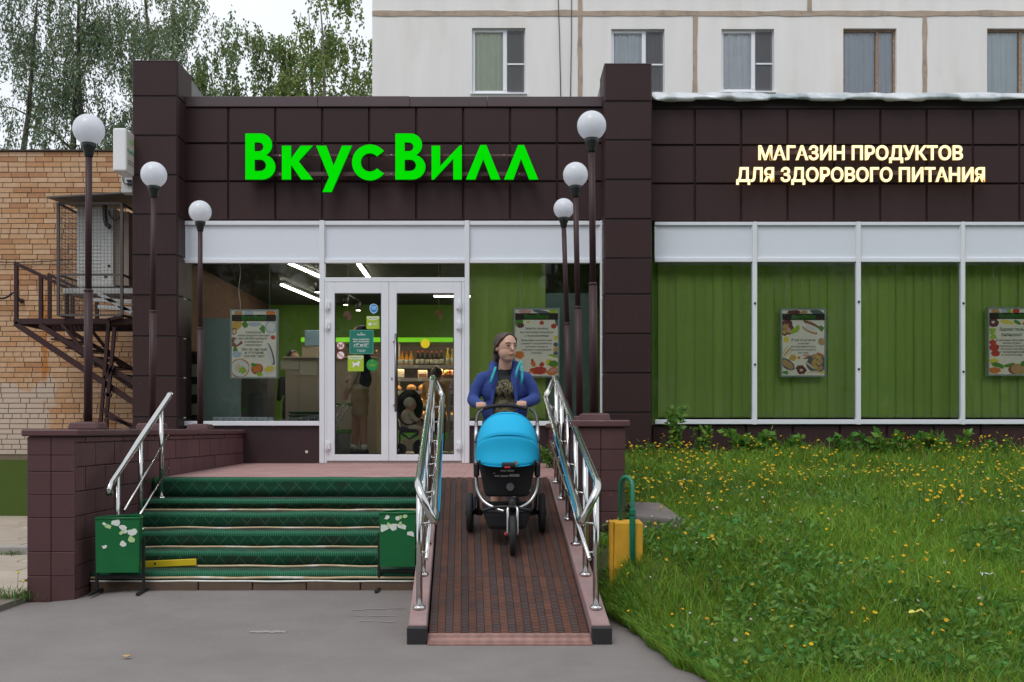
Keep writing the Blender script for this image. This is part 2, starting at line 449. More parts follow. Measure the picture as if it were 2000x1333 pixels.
# crumpled tin edge of the roof over the right-hand part
m = MB(); N = 150; xa, xb = fx(1272), fx(2560)
for i in range(N + 1):
    x = xa + (xb - xa) * i / N
    w1 = mnoise.noise((x * 1.6, 3, 0)); w2 = mnoise.noise((x * 5.5, 9, 0))
    lap = .02 if (x * 1.05) % 1 < .5 else 0
    zt = fz(183) + .02 * w1
    for yy, zz in ((.35, zt + .05), (-.02 - .02 * w2, zt + .01 * w2), (-.10 - .03 * w1, zt - .06 - .022 * w2 - lap), (-.09 - .05 * w2, zt - .105 - .04 * w1 - lap)): m.v.append((x, yy, zz))
for i in range(N):
    for k in range(3): m.f.append([i * 4 + k, i * 4 + k + 1, (i + 1) * 4 + k + 1, (i + 1) * 4 + k]); m.mi.append(0); m.sm.append(k != 1)
tf = m.build('roof_flashing', tin, shop); tf['label'] = 'crumpled galvanised tin edge of the roof'
sd = tf.modifiers.new('s', 'SOLIDIFY'); sd.thickness = .004
# pillars, with a cassette for each joint in the sheet
def pillar(x0, x1, ytop, y_front, joints, ybot, back, side):
    zt = fz(ytop, y_front); zb = fz(ybot, y_front)
    p = box('pillar', cassette_gap, shop, x0 + .012, x1 - .012, y_front + .012, back, zb, zt - .012)
    zs = [zb] + [fz(j, y_front) for j in joints][::-1] + [zt]
    cassettes(p, 0, 0, 0, 0, y_front + .028, [x0, x1], zs, depth=.03, gap=.004)
    for za, zb_ in zip(zs, zs[1:]):
        s_ = MB()
        for xs_, sg in ((x1, -1), (x0, 1)):
            d = .012 * sg
            s_.add([(xs_ + d, y_front + .02, za + .004), (xs_ + d, back, za + .004), (xs_ + d, back, zb_ - .004), (xs_ + d, y_front + .02, zb_ - .004),
                    (xs_, y_front + .035, za + .012), (xs_, back - .01, za + .012), (xs_, back - .01, zb_ - .012), (xs_, y_front + .035, zb_ - .012)],
                   [(4, 5, 6, 7), (0, 1, 5, 4), (1, 2, 6, 5), (2, 3, 7, 6), (3, 0, 4, 7)])
        s_.split('side_panel', cassette, p)
    m = MB(); m.box(x0 + .004, x1 - .004, y_front + .004, back, zt - .012, zt + .004); m.build('pillar_cap', flash_brown, p, bevel=.008)
    return p
YP = -.32
pillar(fx(257, YP), fx(347, YP), 118, YP, [189, 266, 343, 420, 499, 578, 658, 736, 816, 895, 975], 1056, .25, 1)
pillar(fx(1180, YP), fx(1274, YP), 124, YP, [199, 275, 352, 429, 506, 576, 653, 730, 807], 905, .25, -1)
# grey rendered parapet running back over the roof behind the left pillar, and the plainer one at the middle pillar
for xx, w in ((fx(347, YP) - .16, .15), (fx(1180, YP) + .02, .15)):
    m = MB(); m.hexa([(xx, .26, 5.2), (xx + w, .26, 5.2), (xx + w, 3.2, 5.2), (xx, 3.2, 5.2), (xx, .26, 5.82), (xx + w, .26, 5.82), (xx + w, 3.2, 5.6), (xx, 3.2, 5.6)])
    m.build('roof_parapet', M('grey_render', (.30, .29, .28), .9, var=.25, vs=4, bump=.3), shop)
box('roof', M('bitumen', (.05, .05, .05), .9), shop, fx(353), 10.2, .42, 6.9, 5.1, 5.25)

# window bays: frame bars, white spandrel sheet above, glass below
def bay(xl, xr, top, p0, p1, g1, bot, glass_rows=((0, 0),), mat_glass=None, pane=True):
    w = thing('shop_window', None, None); w.parent = shop; w.matrix_parent_inverse = Matrix.Translation((0, 0, -.9))
    fr = MB(); d0, d1 = -.035, .05
    fr.box(xl, xr, d0, d1, fz(p0), fz(top)); fr.box(xl, xr, d0 + .002, d1, fz(g1), fz(p1)); 
    if bot: fr.box(xl, xr, d0 - .02, d1, fz(bot), fz(bot - 9))
    fr.split('frame_bar', white_alu, w, bevel=.004)
    box('spandrel_panel', white_sheet, w, xl + .002, xr - .002, -.005, .03, fz(p1) - .002, fz(p0) + .002)
    m = MB(); q = .012
    m.box(xl + .001, xl + q, -.018, -.006, fz(p1), fz(p0)); m.box(xr - q, xr - .001, -.018, -.006, fz(p1), fz(p0)); m.split('glazing_bead', white_alu, w)
    if pane and bot:
        box('pane', glass, w, xl - .004, xr + .004, .0, .006, fz(bot - 8), fz(g1) + .004)
    return w
def mullion(pa, pb, top, bot, dy=-.052, name='mullion'):
    box(name, white_alu, shop, fx(pa), fx(pb), dy, .052, fz(bot), fz(top), .005)
for a_, b_ in ((354.5, 362), (625, 635), (908, 917), (1172, 1180)): mullion(a_, b_, 432.5, 905 if 600 < a_ < 950 else 832)
WL = bay(fx(362), fx(625), 433, 441, 507, 515, 832); WM = bay(fx(917), fx(1172), 433, 441, 507, 515, 832)
WD = bay(fx(635), fx(908), 433, 441, 507, 515, None)
WR = []
mxs = [1278, (1468, 1477), (1670, 1679), (1874, 1882), (2078, 2086), (2282, 2290), 2486]
edges = [1278, 1468, 1477, 1670, 1679, 1874, 1882, 2078, 2086, 2282, 2290, 2486]
for a_, b_ in mxs[1:-1]:
    mullion(a_, b_, 435, 830)
for i in range(6):
    WR.append(bay(fx(edges[2 * i]), fx(edges[2 * i + 1]), 435, 441.5, 505, 513, 829))
m = MB()
for (a_, b_), ys_ in zip(mxs[1:-1], ((594, 713), (591, 722), (594, 727), (592, 720), (592, 720))):
    for y_ in ys_: m.box(fx((a_ + b_) / 2 - 1.8), fx((a_ + b_) / 2 + 1.8), -.062, -.0525, fz(y_ + 2), fz(y_ - 2))
m.split('frame_bolt', black_plastic, shop)
# plinth below the windows
plain = M('brown_sheet', (.042, .024, .026), .38, 0, .12, 2)
for a_, b_, bt in ((355, 634.5, 906), (917.5, 1180, 906)): box('plinth_panel', plain, shop, fx(a_), fx(b_), -.018, .05, fz(bt), fz(832.5), .004)
sw = box('wall_socket', M('ivory_plastic', (.7, .66, .52), .4), shop, fx(597), fx(602), -.026, -.018, fz(885.5), fz(880.5), .002)
pl = box('plinth', cassette_gap, shop, fx(1270), fx(2560), .012, .3, .55, fz(830))
cassettes(pl, 0, 0, 0, 0, .012, [fx(1273 + 91.7 * i) for i in range(15)], [fz(899), fz(830)], name='plinth_cassette', depth=.022)
box('footing', concrete, shop, fx(1275), 10, -.12, .3, .5, fz(893), .01)
box('foundation', M('brown_render', (.05, .03, .03), .8), shop, fx(347, YP) - .02, -3.3, .051, .3, -.05, fz(906))
box('side_wall', M('brown_render_side', (.05, .03, .03), .8), shop, -4.60, -4.565, .25, 6.4, -.05, 5.2)
# doors
dr = MB(); YD = -.03
dr.box(fx(635.2), fx(907.8), -.05, .05, fz(552), fz(543.5)); dr.box(fx(635.2), fx(640), -.045, .05, .9, fz(552)); dr.box(fx(901.5), fx(907.8), -.045, .05, .9, fz(552))
dr.split('door_frame_bar', white_alu, shop, bevel=.004)
box('transom_pane', door_glass, shop, fx(634), fx(909), .0, .006, fz(544), fz(514))
box('threshold', steel, shop, fx(640), fx(902), -.06, .06, .895, .925)
for (xa, xb, ga, gb, hx) in ((640.3, 760.2, 655, 745.5, None), (760.8, 901.2, 775.5, 887, 774.5)):
    d = thing('door', None, None); d.parent = shop; d.matrix_parent_inverse = Matrix.Translation((0, 0, -.9))
    s_ = MB(); X0, X1, G0, G1 = fx(xa), fx(xb), fx(ga), fx(gb); zt, zb, gt, gbm = fz(553), .93, fz(574.5), fz(888)
    s_.box(X0, G0, -.055, .03, zb, zt); s_.box(G1, X1, -.055, .03, zb, zt); s_.box(G0, G1, -.055, .03, gt, zt); s_.box(G0, G1, -.055, .03, zb, gbm)
    s_.split('leaf_rail', white_alu, d, bevel=.004)
    gk = MB(); q = .011
    for aa in ((G0, G0 + q, gbm, gt), (G1 - q, G1, gbm, gt)): gk.box(aa[0], aa[1], -.046, -.02, aa[2], aa[3])
    for aa in ((gbm, gbm + q), (gt - q, gt)): gk.box(G0 + q, G1 - q, -.046, -.02, aa[0], aa[1])
    gk.split('gasket', black_plastic, d)
    box('pane', door_glass, d, G0 - .002, G1 + .002, -.016, -.010, gbm - .002, gt + .002)
    hxp = fx(641) if hx is None else fx(896.5)
    for zc in (598, 637, 871):
        hg = MB(); xo = hxp + (.0 if hx is None else .01)
        hg.box(hxp - .03, hxp + .035, -.085, -.055, fz(zc + 7), fz(zc - 7)); hg.tube([(xo, -.084, fz(zc + 11)), (xo, -.084, fz(zc - 11))], .011, 8)
        hg.build('hinge', white_alu, d, bevel=.003)
    if hx:
        h_ = MB(); xx = fx(hx); h_.tube([(xx, -.12, fz(805)), (xx, -.12, fz(654))], .014, 10)
        for zc in (669, 792): h_.tube([(xx - .03, -.055, fz(zc)), (xx - .02, -.11, fz(zc)), (xx, -.12, fz(zc))], .010, 8)
        h_.build('handle', M('dark_steel', (.25, .25, .26), .3, 1), d)
        box('lock', black_plastic, d, fx(765.5), fx(767.5), -.058, -.054, fz(744), fz(738))
# interior shell: floor, walls, slatted ceiling
ifl = box('shop_floor', M('shop_floor_tile', (.30, .28, .25), .35, var=.1), shop, -4.4, 1.9, .06, 6.3, .80, .965)
inw = MB(); inw.box(-4.56, -4.42, .1, 6.4, .8, 4.4); inw.build('inner_brick_wall', M('dark_inner_brick', (.13, .062, .035), .8, var=.3, vs=9, bump=.4, bs=30), shop)
box('inner_green_wall', M('lime_wall', (.16, .34, .02), .6), shop, -4.42, 1.92, 6.3, 6.42, .8, 4.4)
box('inner_side_wall', M('lime_wall_side', (.18, .38, .02), .6), shop, 1.9, 2.0, .3, 6.4, .8, 4.4)
cl = MB()
for i in range(58): cl.box(-4.4, 1.9, .12 + i * .107, .12 + i * .107 + .05, 3.66, 3.74)
cl.split('ceiling_slat', M('dark_slats', (.05, .05, .045), .5), shop)
box('ceiling_void', M('void', (.012, .012, .012), .9), shop, -4.42, 1.92, .06, 6.4, 4.1, 4.2)
# ------------------------------------------------------------------ apartment block behind (its panels, joints, windows)
YA = 11.2
def ax(px): return fx(px, YA)
def az(py): return fz(py, YA)
def stucco_mat():
    t = NT('panel_render'); t.set(.9)
    st = t.noise(1.2, 5, t.scale(2.2, 1, .35)); v = t.math('MULTIPLY', t.math('MULTIPLY_ADD', st, .22, .89), t.math('MULTIPLY_ADD', t.rnd(), .07, .965))
    c = t.mix(t.math('MULTIPLY', t.step(t.noise(.8, 5, t.scale(1.5, 1, .5)), .52, .7), .35), (.80, .785, .76), (.70, .635, .57))
    t.col(t.value(c, v)); t.bump(t.noise(45, 3), .35, .01); return t.m
stucco = stucco_mat()
joint_m = M('joint_mastic', (.42, .335, .26), .9, 0, .3, 3.5, dirt=(.28, .22, .18), ds=4, dl=.5, bump=.6, bs=16)
apt = thing('apartment_building', 'pale panel apartment block rising behind the shop roof', 'building', (ax(727), YA, 0))
xs = [727, 1133, 1357.5, 1581, 1806, 2030, 2254, 2478, 2700]
xl = [727, 1133, 1357.5, 1806, 2254, 2700]; xu = [727, 1133, 1581, 2030, 2478, 2700]
wins = [(922, 1026, 55, 183, 'a'), (1194, 1298, 57, 183, 'b'), (1409, 1512, 57, 180, 'c'), (1647, 1751, 56, 186, 'd'), (1928, 2032, 56, 186, 'e'), (2150, 2254, 56, 186, 'c')]
zj = az(27)                                              # the level joint between storeys
core = box('core', M('apartment_core', (.3, .28, .26), .9), apt, ax(727) + .1, ax(2700), YA + .38, YA + 10, 0, 24)
def wall_panel(x0, x1, z0, z1, holes):
    """a storey-high facade panel with its window openings cut out"""
    b = MB(); xs_ = sorted({x0, x1, *[h[0] for h in holes], *[h[1] for h in holes]}); zs_ = sorted({z0, z1, *[h[2] for h in holes], *[h[3] for h in holes]})
    inside = lambda i, j: any(h[0] - 1e-6 <= xs_[i] and xs_[i + 1] <= h[1] + 1e-6 and h[2] - 1e-6 <= zs_[j] and zs_[j + 1] <= h[3] + 1e-6 for h in holes)
    idx = {}
    def V(i, j, y):
        k = (i, j, y)
        if k not in idx: idx[k] = len(b.v); b.v.append((xs_[i], y, zs_[j]))
        return idx[k]
    Y0, Y1 = YA, YA + .36
    solid = {(i, j) for i in range(len(xs_) - 1) for j in range(len(zs_) - 1) if not inside(i, j)}
    for (i, j) in solid:
        for y in (Y0, Y1): b.f.append([V(i, j, y), V(i + 1, j, y), V(i + 1, j + 1, y), V(i, j + 1, y)])
        for di, dj, e in ((-1, 0, ((0, 0), (0, 1))), (1, 0, ((1, 0), (1, 1))), (0, -1, ((0, 0), (1, 0))), (0, 1, ((0, 1), (1, 1)))):
            if (i + di, j + dj) not in solid:
                (a, c), (d, e2) = e
                b.f.append([V(i + a, j + c, Y0), V(i + d, j + e2, Y0), V(i + d, j + e2, Y1), V(i + a, j + c, Y1)])
    b.mi = [0] * len(b.f); b.sm = [False] * len(b.f)
    return b.build('facade_panel', stucco, apt, bevel=0)
GJ = .05
for lo, hi, cols, hs in ((az(27) - 2.75, az(27) - GJ, xl, wins), (az(27) + GJ, az(27) + 2.75, xu, []), (az(27) - 5.4, az(27) - 2.80, xl, [])):
    for a_, b_ in zip(cols, cols[1:]):
        x0, x1 = ax(a_) + (GJ if a_ != 727 else 0), ax(b_) - GJ
        wall_panel(x0, x1, lo, hi, [(ax(w[0]), ax(w[1]), az(w[3]), az(w[2])) for w in hs if ax(w[0]) > x0 and ax(w[1]) < x1])
        if b_ != 2700:
            m = MB(); n = 26
            for i in range(n + 1):
                z = lo - GJ + (hi - lo + 2 * GJ) * i / n; w1 = .052 + .02 * mnoise.noise((b_, z * 2.2, 1)); o_ = .015 * mnoise.noise((b_, z * 1.5, 7))
                m.v += [(ax(b_) - w1 + o_, YA - .012, z), (ax(b_) + w1 + o_, YA - .012, z), (ax(b_) + w1 + o_, YA + .1, z), (ax(b_) - w1 + o_, YA + .1, z)]
            for i in range(n):
                for k in range(4): m.f.append([i * 4 + k, i * 4 + (k + 1) % 4, i * 4 + 4 + (k + 1) % 4, i * 4 + 4 + k]); m.mi.append(0); m.sm.append(False)
            m.build('vertical_joint', joint_m, apt)
for zc in (zj, zj - 2.775):
    m = MB(); n = 130; xa, xb = ax(727), ax(2700)
    for i in range(n + 1):
        x = xa + (xb - xa) * i / n; w1 = .062 + .028 * mnoise.noise((x * 1.7, zc, 1)); o_ = .02 * mnoise.noise((x * 1.1, zc, 5))
        m.v += [(x, YA - .016, zc - w1 + o_), (x, YA - .016, zc + w1 + o_), (x, YA + .1, zc + w1 + o_), (x, YA + .1, zc - w1 + o_)]
    for i in range(n):
        for k in range(4): m.f.append([i * 4 + k, i * 4 + (k + 1) % 4, i * 4 + 4 + (k + 1) % 4, i * 4 + 4 + k]); m.mi.append(0); m.sm.append(False)
    m.build('storey_joint', joint_m, apt)
pvc = M('white_pvc', (.80, .82, .85), .35, var=.03); wood = M('peeling_wood', (.30, .20, .13), .8, 0, .3, 14, dirt=(.55, .5, .45), ds=18, dl=.5)
apt_glass = glass_mat('apartment_glass', (.97, .98, .985)); netting = M('mosquito_net', (.30, .30, .31), .8)
curtain_sky_cols = {'a': (.80, .86, .62), 'b': (.86, .90, .92), 'c': (.93, .95, .97), 'd': (.66, .71, .78), 'e': (.80, .90, .92)}  # the grey-blue of window d is sky reflection put into the cloth colour
for (a_, b_, t_, bt, k) in wins:
    w = thing('window', None, None); w.parent = apt; w.matrix_parent_inverse = Matrix.Translation(apt.location).inverted()
    x0, x1, z0, z1 = ax(a_), ax(b_), az(bt), az(t_); yf = YA + .09; fm = wood if k in 'de' else pvc; fw = .07 if k not in 'de' else .05
    xm = x0 + (x1 - x0) * (.62 if k not in 'de' else .66)
    f = MB(); f.box(x0, x0 + fw, yf, yf + .07, z0, z1); f.box(x1 - fw, x1, yf, yf + .07, z0, z1); f.box(x0 + fw, x1 - fw, yf, yf + .07, z1 - fw, z1)
    f.box(x0 + fw, x1 - fw, yf, yf + .07, z0, z0 + fw * 1.3); f.box(xm - fw * .7, xm + fw * .7, yf - .01, yf + .07, z0 + fw * 1.3, z1 - fw)
    f.split('frame', fm, w, bevel=.008)
    box('pane', apt_glass, w, x0 + fw - .003, xm - fw * .6, yf + .03, yf + .036, z0 + fw, z1 - fw + .01)
    box('pane', apt_glass, w, xm + fw * .6, x1 - fw + .003, yf + .03, yf + .036, z0 + fw, z1 - fw + .01)
    if k not in 'de':
        n_ = MB(); n_.box(xm + fw * .75, x1 - fw * .4, yf - .022, yf - .012, z0 + fw * .8, z1 - fw * .5); nt = n_.build('net_screen', None, w)
        t_n = NT('insect_net'); t_n.t.nodes.remove(t_n.b); tr = t_n.n('ShaderNodeBsdfTransparent'); df = t_n.n('ShaderNodeBsdfDiffuse'); df.inputs[0].default_value = (.16, .16, .17, 1)
        mx = t_n.n('ShaderNodeMixShader'); mx.inputs[0].default_value = .5; t_n.l(tr.outputs[0], mx.inputs[1]); t_n.l(df.outputs[0], mx.inputs[2]); t_n.l(mx.outputs[0], t_n.out.inputs[0]); nt.data.materials.append(t_n.m)
        zm = z0 + (z1 - z0) * .46
        r_ = MB(); r_.box(xm + fw * .8, x1 - fw * .45, yf - .035, yf - .024, zm - .018, zm + .018); r_.build('screen_bar', pvc, w)
    # gathered cloth behind the glass; in window d its colour imitates reflected sky
    c = MB(); n = 60
    for i in range(n + 1):
        x = x0 + .03 + (x1 - x0 - .06) * i / n; y = yf + .085 + .018 * math.sin(i * 1.15) + .012 * math.sin(i * .43)
        c.v += [(x, y, z0 + .02), (x, y + .01, z1 - .02)]
    for i in range(n): c.f.append([2 * i, 2 * i + 2, 2 * i + 3, 2 * i + 1]); c.mi.append(0); c.sm.append(True)
    c.build('curtain', M('curtain_' + k, curtain_sky_cols[k], .9, var=.1, vs=3), w)
    box('sill', white_alu if k not in 'de' else tin, w, x0 - .04, x1 + .04, YA - .05, YA + .09, z0 - .03, z0 - .002, .006)
for pxa, pxb, nm in ((1089, 1095, 0), (1116, 1114, 1)):
    cb = MB().tube([(ax(pxa), YA - .03, az(-30)), (ax((pxa + pxb) / 2) + .01, YA - .03, az(80)), (ax(pxb), YA - .03, az(195))], .010, 6).build('facade_cable', M('cable', (.05, .05, .05), .6), None)
    tag(cb, ('thin dark cable hanging down the pale block left of the brown joint', 'darker cable beside the brown panel joint on the pale block')[nm], 'cable')

# ------------------------------------------------------------------ yellow brick annexe wall, brick by brick
YK = 2.2; bw = thing('brick_building', 'yellow brick wall of the annexe left of the shop', 'building', (-6, YK, 0))
ktop, kbot = fz(296, YK), fz(893, YK); bx0, bx1 = -10.2, -4.58
box('mortar_bed', mortar, bw, bx0, bx1, YK + .012, YK + .3, -.05, ktop)
BL, BH, JT = .250, .0645, .0112; course = BH + JT; ncourse = int((ktop - kbot) / course)
full = MB().box(-BL / 2, BL / 2, 0, .06, 0, BH); half = MB().box(-.06, .06, 0, .06, 0, BH)
bf = full.mesh('brick'); bh = half.mesh('brick_header'); bf.materials.append(brick); bh.materials.append(brick)
cand = []
for j in range(ncourse):
    z = ktop - (j + 1) * course; x = bx0 + R.uniform(0, .2); hdr = (j % 6 == 3)
    while x < bx1:
        w = .12 if hdr or R.random() < .10 else BL
        if x + w < bx1: cand.append((x + w / 2, z, w))
        x += w + JT
def seen(c):
    px = 985 + c[0] / ((YK - CAM_Y) / FPX); return 4 < px < 238
vis = [c for c in cand if seen(c)]; near = sorted(vis, key=lambda c: (c[2] < .2, -c[1]))[:300]; ns = set(near)
for c in near:
    o = link('brick', bf if c[2] > .2 else bh, None, bw); o.location = (c[0], YK + R.uniform(-.003, .004), c[1]); o.rotation_euler = (0, 0, R.uniform(-.006, .006))
m = MB()
for c in cand:
    if c in ns: continue
    y = YK + R.uniform(-.003, .004); m.box(c[0] - c[2] / 2, c[0] + c[2] / 2, y, y + .06, c[1], c[1] + BH)
tag(m.build('bricks', brick, bw), kind='stuff')
box('wall_capping', M('tar_edge', (.07, .055, .045), .8), bw, bx0, bx1, YK - .03, YK + .33, ktop + .001, ktop + .02)
box('green_plinth', M('olive_paint', (.055, .095, .004), .7, 0, .12, 3), bw, bx0, bx1, YK - .22, YK + .1, -.02, fz(899, YK - .22))

# ------------------------------------------------------------------ maroon terrace walls with tiled faces
def terrace_wall(label, x0, x1, y0, y1, ztop, inner, rows_front):
    t = thing('terrace_wall', label, 'wall', ((x0 + x1) / 2, (y0 + y1) / 2, 0))
    box('core', M('wall_mortar', (.055, .026, .027), .85), t, x0 + .012, x1 - .012, y0 + .012, y1, -.1, ztop - .055)
    xm = (x0 + x1) / 2
    for a_, b_ in ((x0, xm), (xm, x1)):
        for za, zb in zip(rows_front, rows_front[1:]):
            q = .002; m = MB().box(a_ + q, b_ - q, y0 + R.uniform(-.002, .001), y0 + .03, za + q, zb - q); m.build('tile', wall_paint, t, bevel=.003)
    for xx, sgn, mt in ((x1, -1, rib_paint if inner > 0 else wall_paint), (x0, 1, wall_paint if inner > 0 else rib_paint)):
        z = -.1; k = 0
        while z < ztop - .07:
            zb = min(z + .185, ztop - .06); y = y0 + .004 - (.2 if k % 2 else 0)
            while y < y1 - .02:
                ya, yb = max(y, y0 + .004), min(y + .392, y1)
                if yb - ya > .03:
                    d = R.uniform(-.003, .003)
                    MB().box(xx - (.03 if sgn < 0 else -d), xx + (d if sgn < 0 else .03), ya + .002, yb - .002, z + .002, zb - .002).build('block', mt, t, bevel=.003)
                y += .4
            z += .189; k += 1
    return t
capm = M('maroon_cap', (.10, .042, .045), .55, 0, .2, 5, bump=.3, bs=40, dirt=(.2, .13, .12), ds=7, dl=.6)
def coping(t, x0, x1, y0, y1, ztop, lamps_y):
    y = y0 - .03; i = 0
    while y < y1 - .01:
        yb = min(y + 1.02, y1); MB().box(x0 - .035, x1 + .035, y + .003, yb - .003, ztop - .055, ztop + R.uniform(-.003, .003)).build('coping', capm, t, bevel=.010); y += 1.02
    for ly in lamps_y:
        m = MB(); c = (x0 + x1) / 2; w = .125
        m.hexa([(c - w, ly - w, ztop - .004), (c + w, ly - w, ztop - .004), (c + w, ly + w, ztop - .004), (c - w, ly + w, ztop - .004),
                (c - w + .012, ly - w + .012, ztop + .058), (c + w - .012, ly - w + .012, ztop + .058), (c + w - .012, ly + w - .012, ztop + .058), (c - w + .012, ly + w - .012, ztop + .058)])
        m.build('lamp_plinth', capm, t, bevel=.01)
LX0, LX1, RX0, RX1, WY0 = -3.655, -3.287, .553, .925, -5.06
lamp_l = [-4.36, -2.80, -1.21]; lamp_r = [-4.47, -2.86, -1.33]
tw = terrace_wall('long maroon painted terrace wall left of the carpeted steps', LX0, LX1, WY0, -.02, 1.325, 1, [-.06, .0, .20, .385, .645, .82, 1.0, 1.125, 1.268]); coping(tw, LX0, LX1, WY0, -.02, 1.325, lamp_l)
tw = terrace_wall('maroon painted terrace wall right of the ramp, beside the lawn', RX0, RX1, WY0, -.02, 1.395, -1, [-.05, .19, .36, .52, .69, .85, 1.01, 1.17, 1.338]); coping(tw, RX0, RX1, WY0, -.02, 1.395, lamp_r)

# ------------------------------------------------------------------ globe lamps on the walls
collar_m = M('black_collar', (.012, .014, .014), .4)
def lamp(x, y, z0, zg, r, label, grp, lean=0):
    t = thing('globe_lamp', label, 'lamp', (x, y, z0), grp)
    h = zg - z0
    m = MB(); m.tube([(0, 0, -.01), (lean * .45, 0, h * .45)], .034, 14); m.tube([(lean * .45, 0, h * .45), (lean, 0, h - r - .05)], .027, 14); m.lathe([(.035, h * .45 - .01), (.038, h * .45 + .004), (.029, h * .45 + .015)], (lean * .45, 0, 0), 14)
    m.build('pole', dark_metal, t, True)
    MB().lathe([(.03, h - r - .1), (.036, h - r - .085), (.042, h - r - .05), (.056, h - r - .02), (.060, h - r + .012), (.05, h - r + .02)], (lean, 0, 0), 18).build('collar', collar_m, t, True)
    MB().ball((lean, 0, h), r, 28, 18).build('globe', globe_mat, t, True)
    MB().box(-.07, .07, -.07, .07, -.004, .008).build('base_plate', dark_metal, t, True, .003)
lx, rx = (LX0 + LX1) / 2, (RX0 + RX1) / 2
G = 'white globe lamps on the terrace walls'
for (y, px, py, rr, lab) in ((lamp_l[0], 173.5, 254, 30, 'tallest-looking white globe lamp at the front of the left wall'), (lamp_l[1], 300.5, 342, 25, 'white globe lamp in the middle of the left wall'), (lamp_l[2], 391, 414, 21.7, 'white globe lamp nearest the shop on the left wall, before the left window')):
    d = (y - CAM_Y) / FPX; lamp(lx, y, 1.38, fz(py, y), rr * d, lab, G, fx(px, y) - lx)
for (y, px, py, rr, lab) in ((lamp_r[0], 1155.5, 246, 28.5, 'highest-looking globe lamp on the right wall, nearest the lawn'), (lamp_r[1], 1124, 342, 24.5, 'globe lamp in the middle of the right wall'), (lamp_r[2], 1101, 408, 20, 'lowest-looking globe lamp on the right wall, nearest the shop')):
    d = (y - CAM_Y) / FPX; lamp(rx, y, 1.45, fz(py, y), rr * d, lab, G, fx(px, y) - rx)

# ------------------------------------------------------------------ platform, steps
def paver_mat():
    t = NT('pink_paving'); t.set(.85)
    br = t.n('ShaderNodeTexBrick'); br.inputs['Scale'].default_value = 1.0; br.inputs['Brick Width'].default_value = .2; br.inputs['Row Height'].default_value = .1; br.inputs['Mortar Size'].default_value = .004
    br.inputs['Color1'].default_value = (.36, .20, .185, 1); br.inputs['Color2'].default_value = (.43, .26, .245, 1); br.inputs['Mortar'].default_value = (.2, .13, .12, 1)
    t.l(t.pos, br.inputs['Vector']); t.col(t.value(br.outputs[0], t.math('MULTIPLY_ADD', t.noise(3, 5), .4, .8))); t.bump(br.outputs['Fac'], -.4, .004); return t.m
paver = paver_mat()
PF = -3.335
m = MB(); m.hexa([(LX1 + .004, PF, .55), (RX0 - .004, PF, .55), (RX0 - .004, -.02, .55), (LX1 + .004, -.02, .55), (LX1 + .004, PF, .862), (RX0 - .004, PF, .862), (RX0 - .004, -.02, .898), (LX1 + .004, -.02, .898)])
tag(m.build('entrance_platform', paver), 'pink paved landing in front of the shop doors', kind='structure')
RMPX0 = -.71
def carpet_mat():
    t = NT('green_carpet'); t.set(.95); x = t.xyz()
    u = t.math('MULTIPLY', x[0], 6.2); w = t.math('MULTIPLY', t.math('ADD', x[2], t.math('MULTIPLY', x[1], .6)), 6.2)
    def line(q): return t.step(t.math('ABSOLUTE', t.math('SUBTRACT', t.math('FRACT', q), .5)), .045, .015)
    L = t.math('MAXIMUM', line(t.math('ADD', u, w)), line(t.math('SUBTRACT', u, w)))
    v = t.math('MULTIPLY', t.math('MULTIPLY_ADD', t.noise(160, 2), .7, .65), t.math('MULTIPLY_ADD', t.noise(2.5, 5), .7, .65))
    base = t.mix(t.step(t.noise(3.1, 4), .45, .65), (.004, .075, .036), (.018, .046, .026))
    c = t.mix(t.math('MULTIPLY', L, .75), base, (.06, .17, .10))
    t.col(t.value(c, v)); t.bump(t.noise(240, 2), .6, .004); return t.m
carpet = carpet_mat()
def nosing_mat():
    t = NT('ribbed_carpet_nosing'); t.set(.8); x = t.xyz(); w = t.math('SINE', t.math('MULTIPLY', x[0], 420))
    c = t.mix(t.step(w, -.2, .6), (.002, .055, .024), (.020, .20, .095)); t.col(t.value(c, t.math('MULTIPLY_ADD', t.noise(3, 5), .8, .6))); t.bump(w, .5, .003); return t.m
nosing = nosing_mat()
tan = M('carpet_binding', (.52, .40, .24), .8, 0, .25, 6, dirt=(.75, .74, .7), ds=3, dl=.5); whiteb = M('white_edging', (.78, .78, .74), .7, var=.2, vs=9)
steps = thing('entrance_steps', 'flight of steps laid with patterned green carpet', 'steps', (-2, -4.1, 0))
NOSE = [(-3.37, .867), (-3.65, .686), (-3.93, .585), (-4.21, .45), (-4.49, .315), (-4.77, .19)]
SX0, SX1 = LX1 + .01, RMPX0
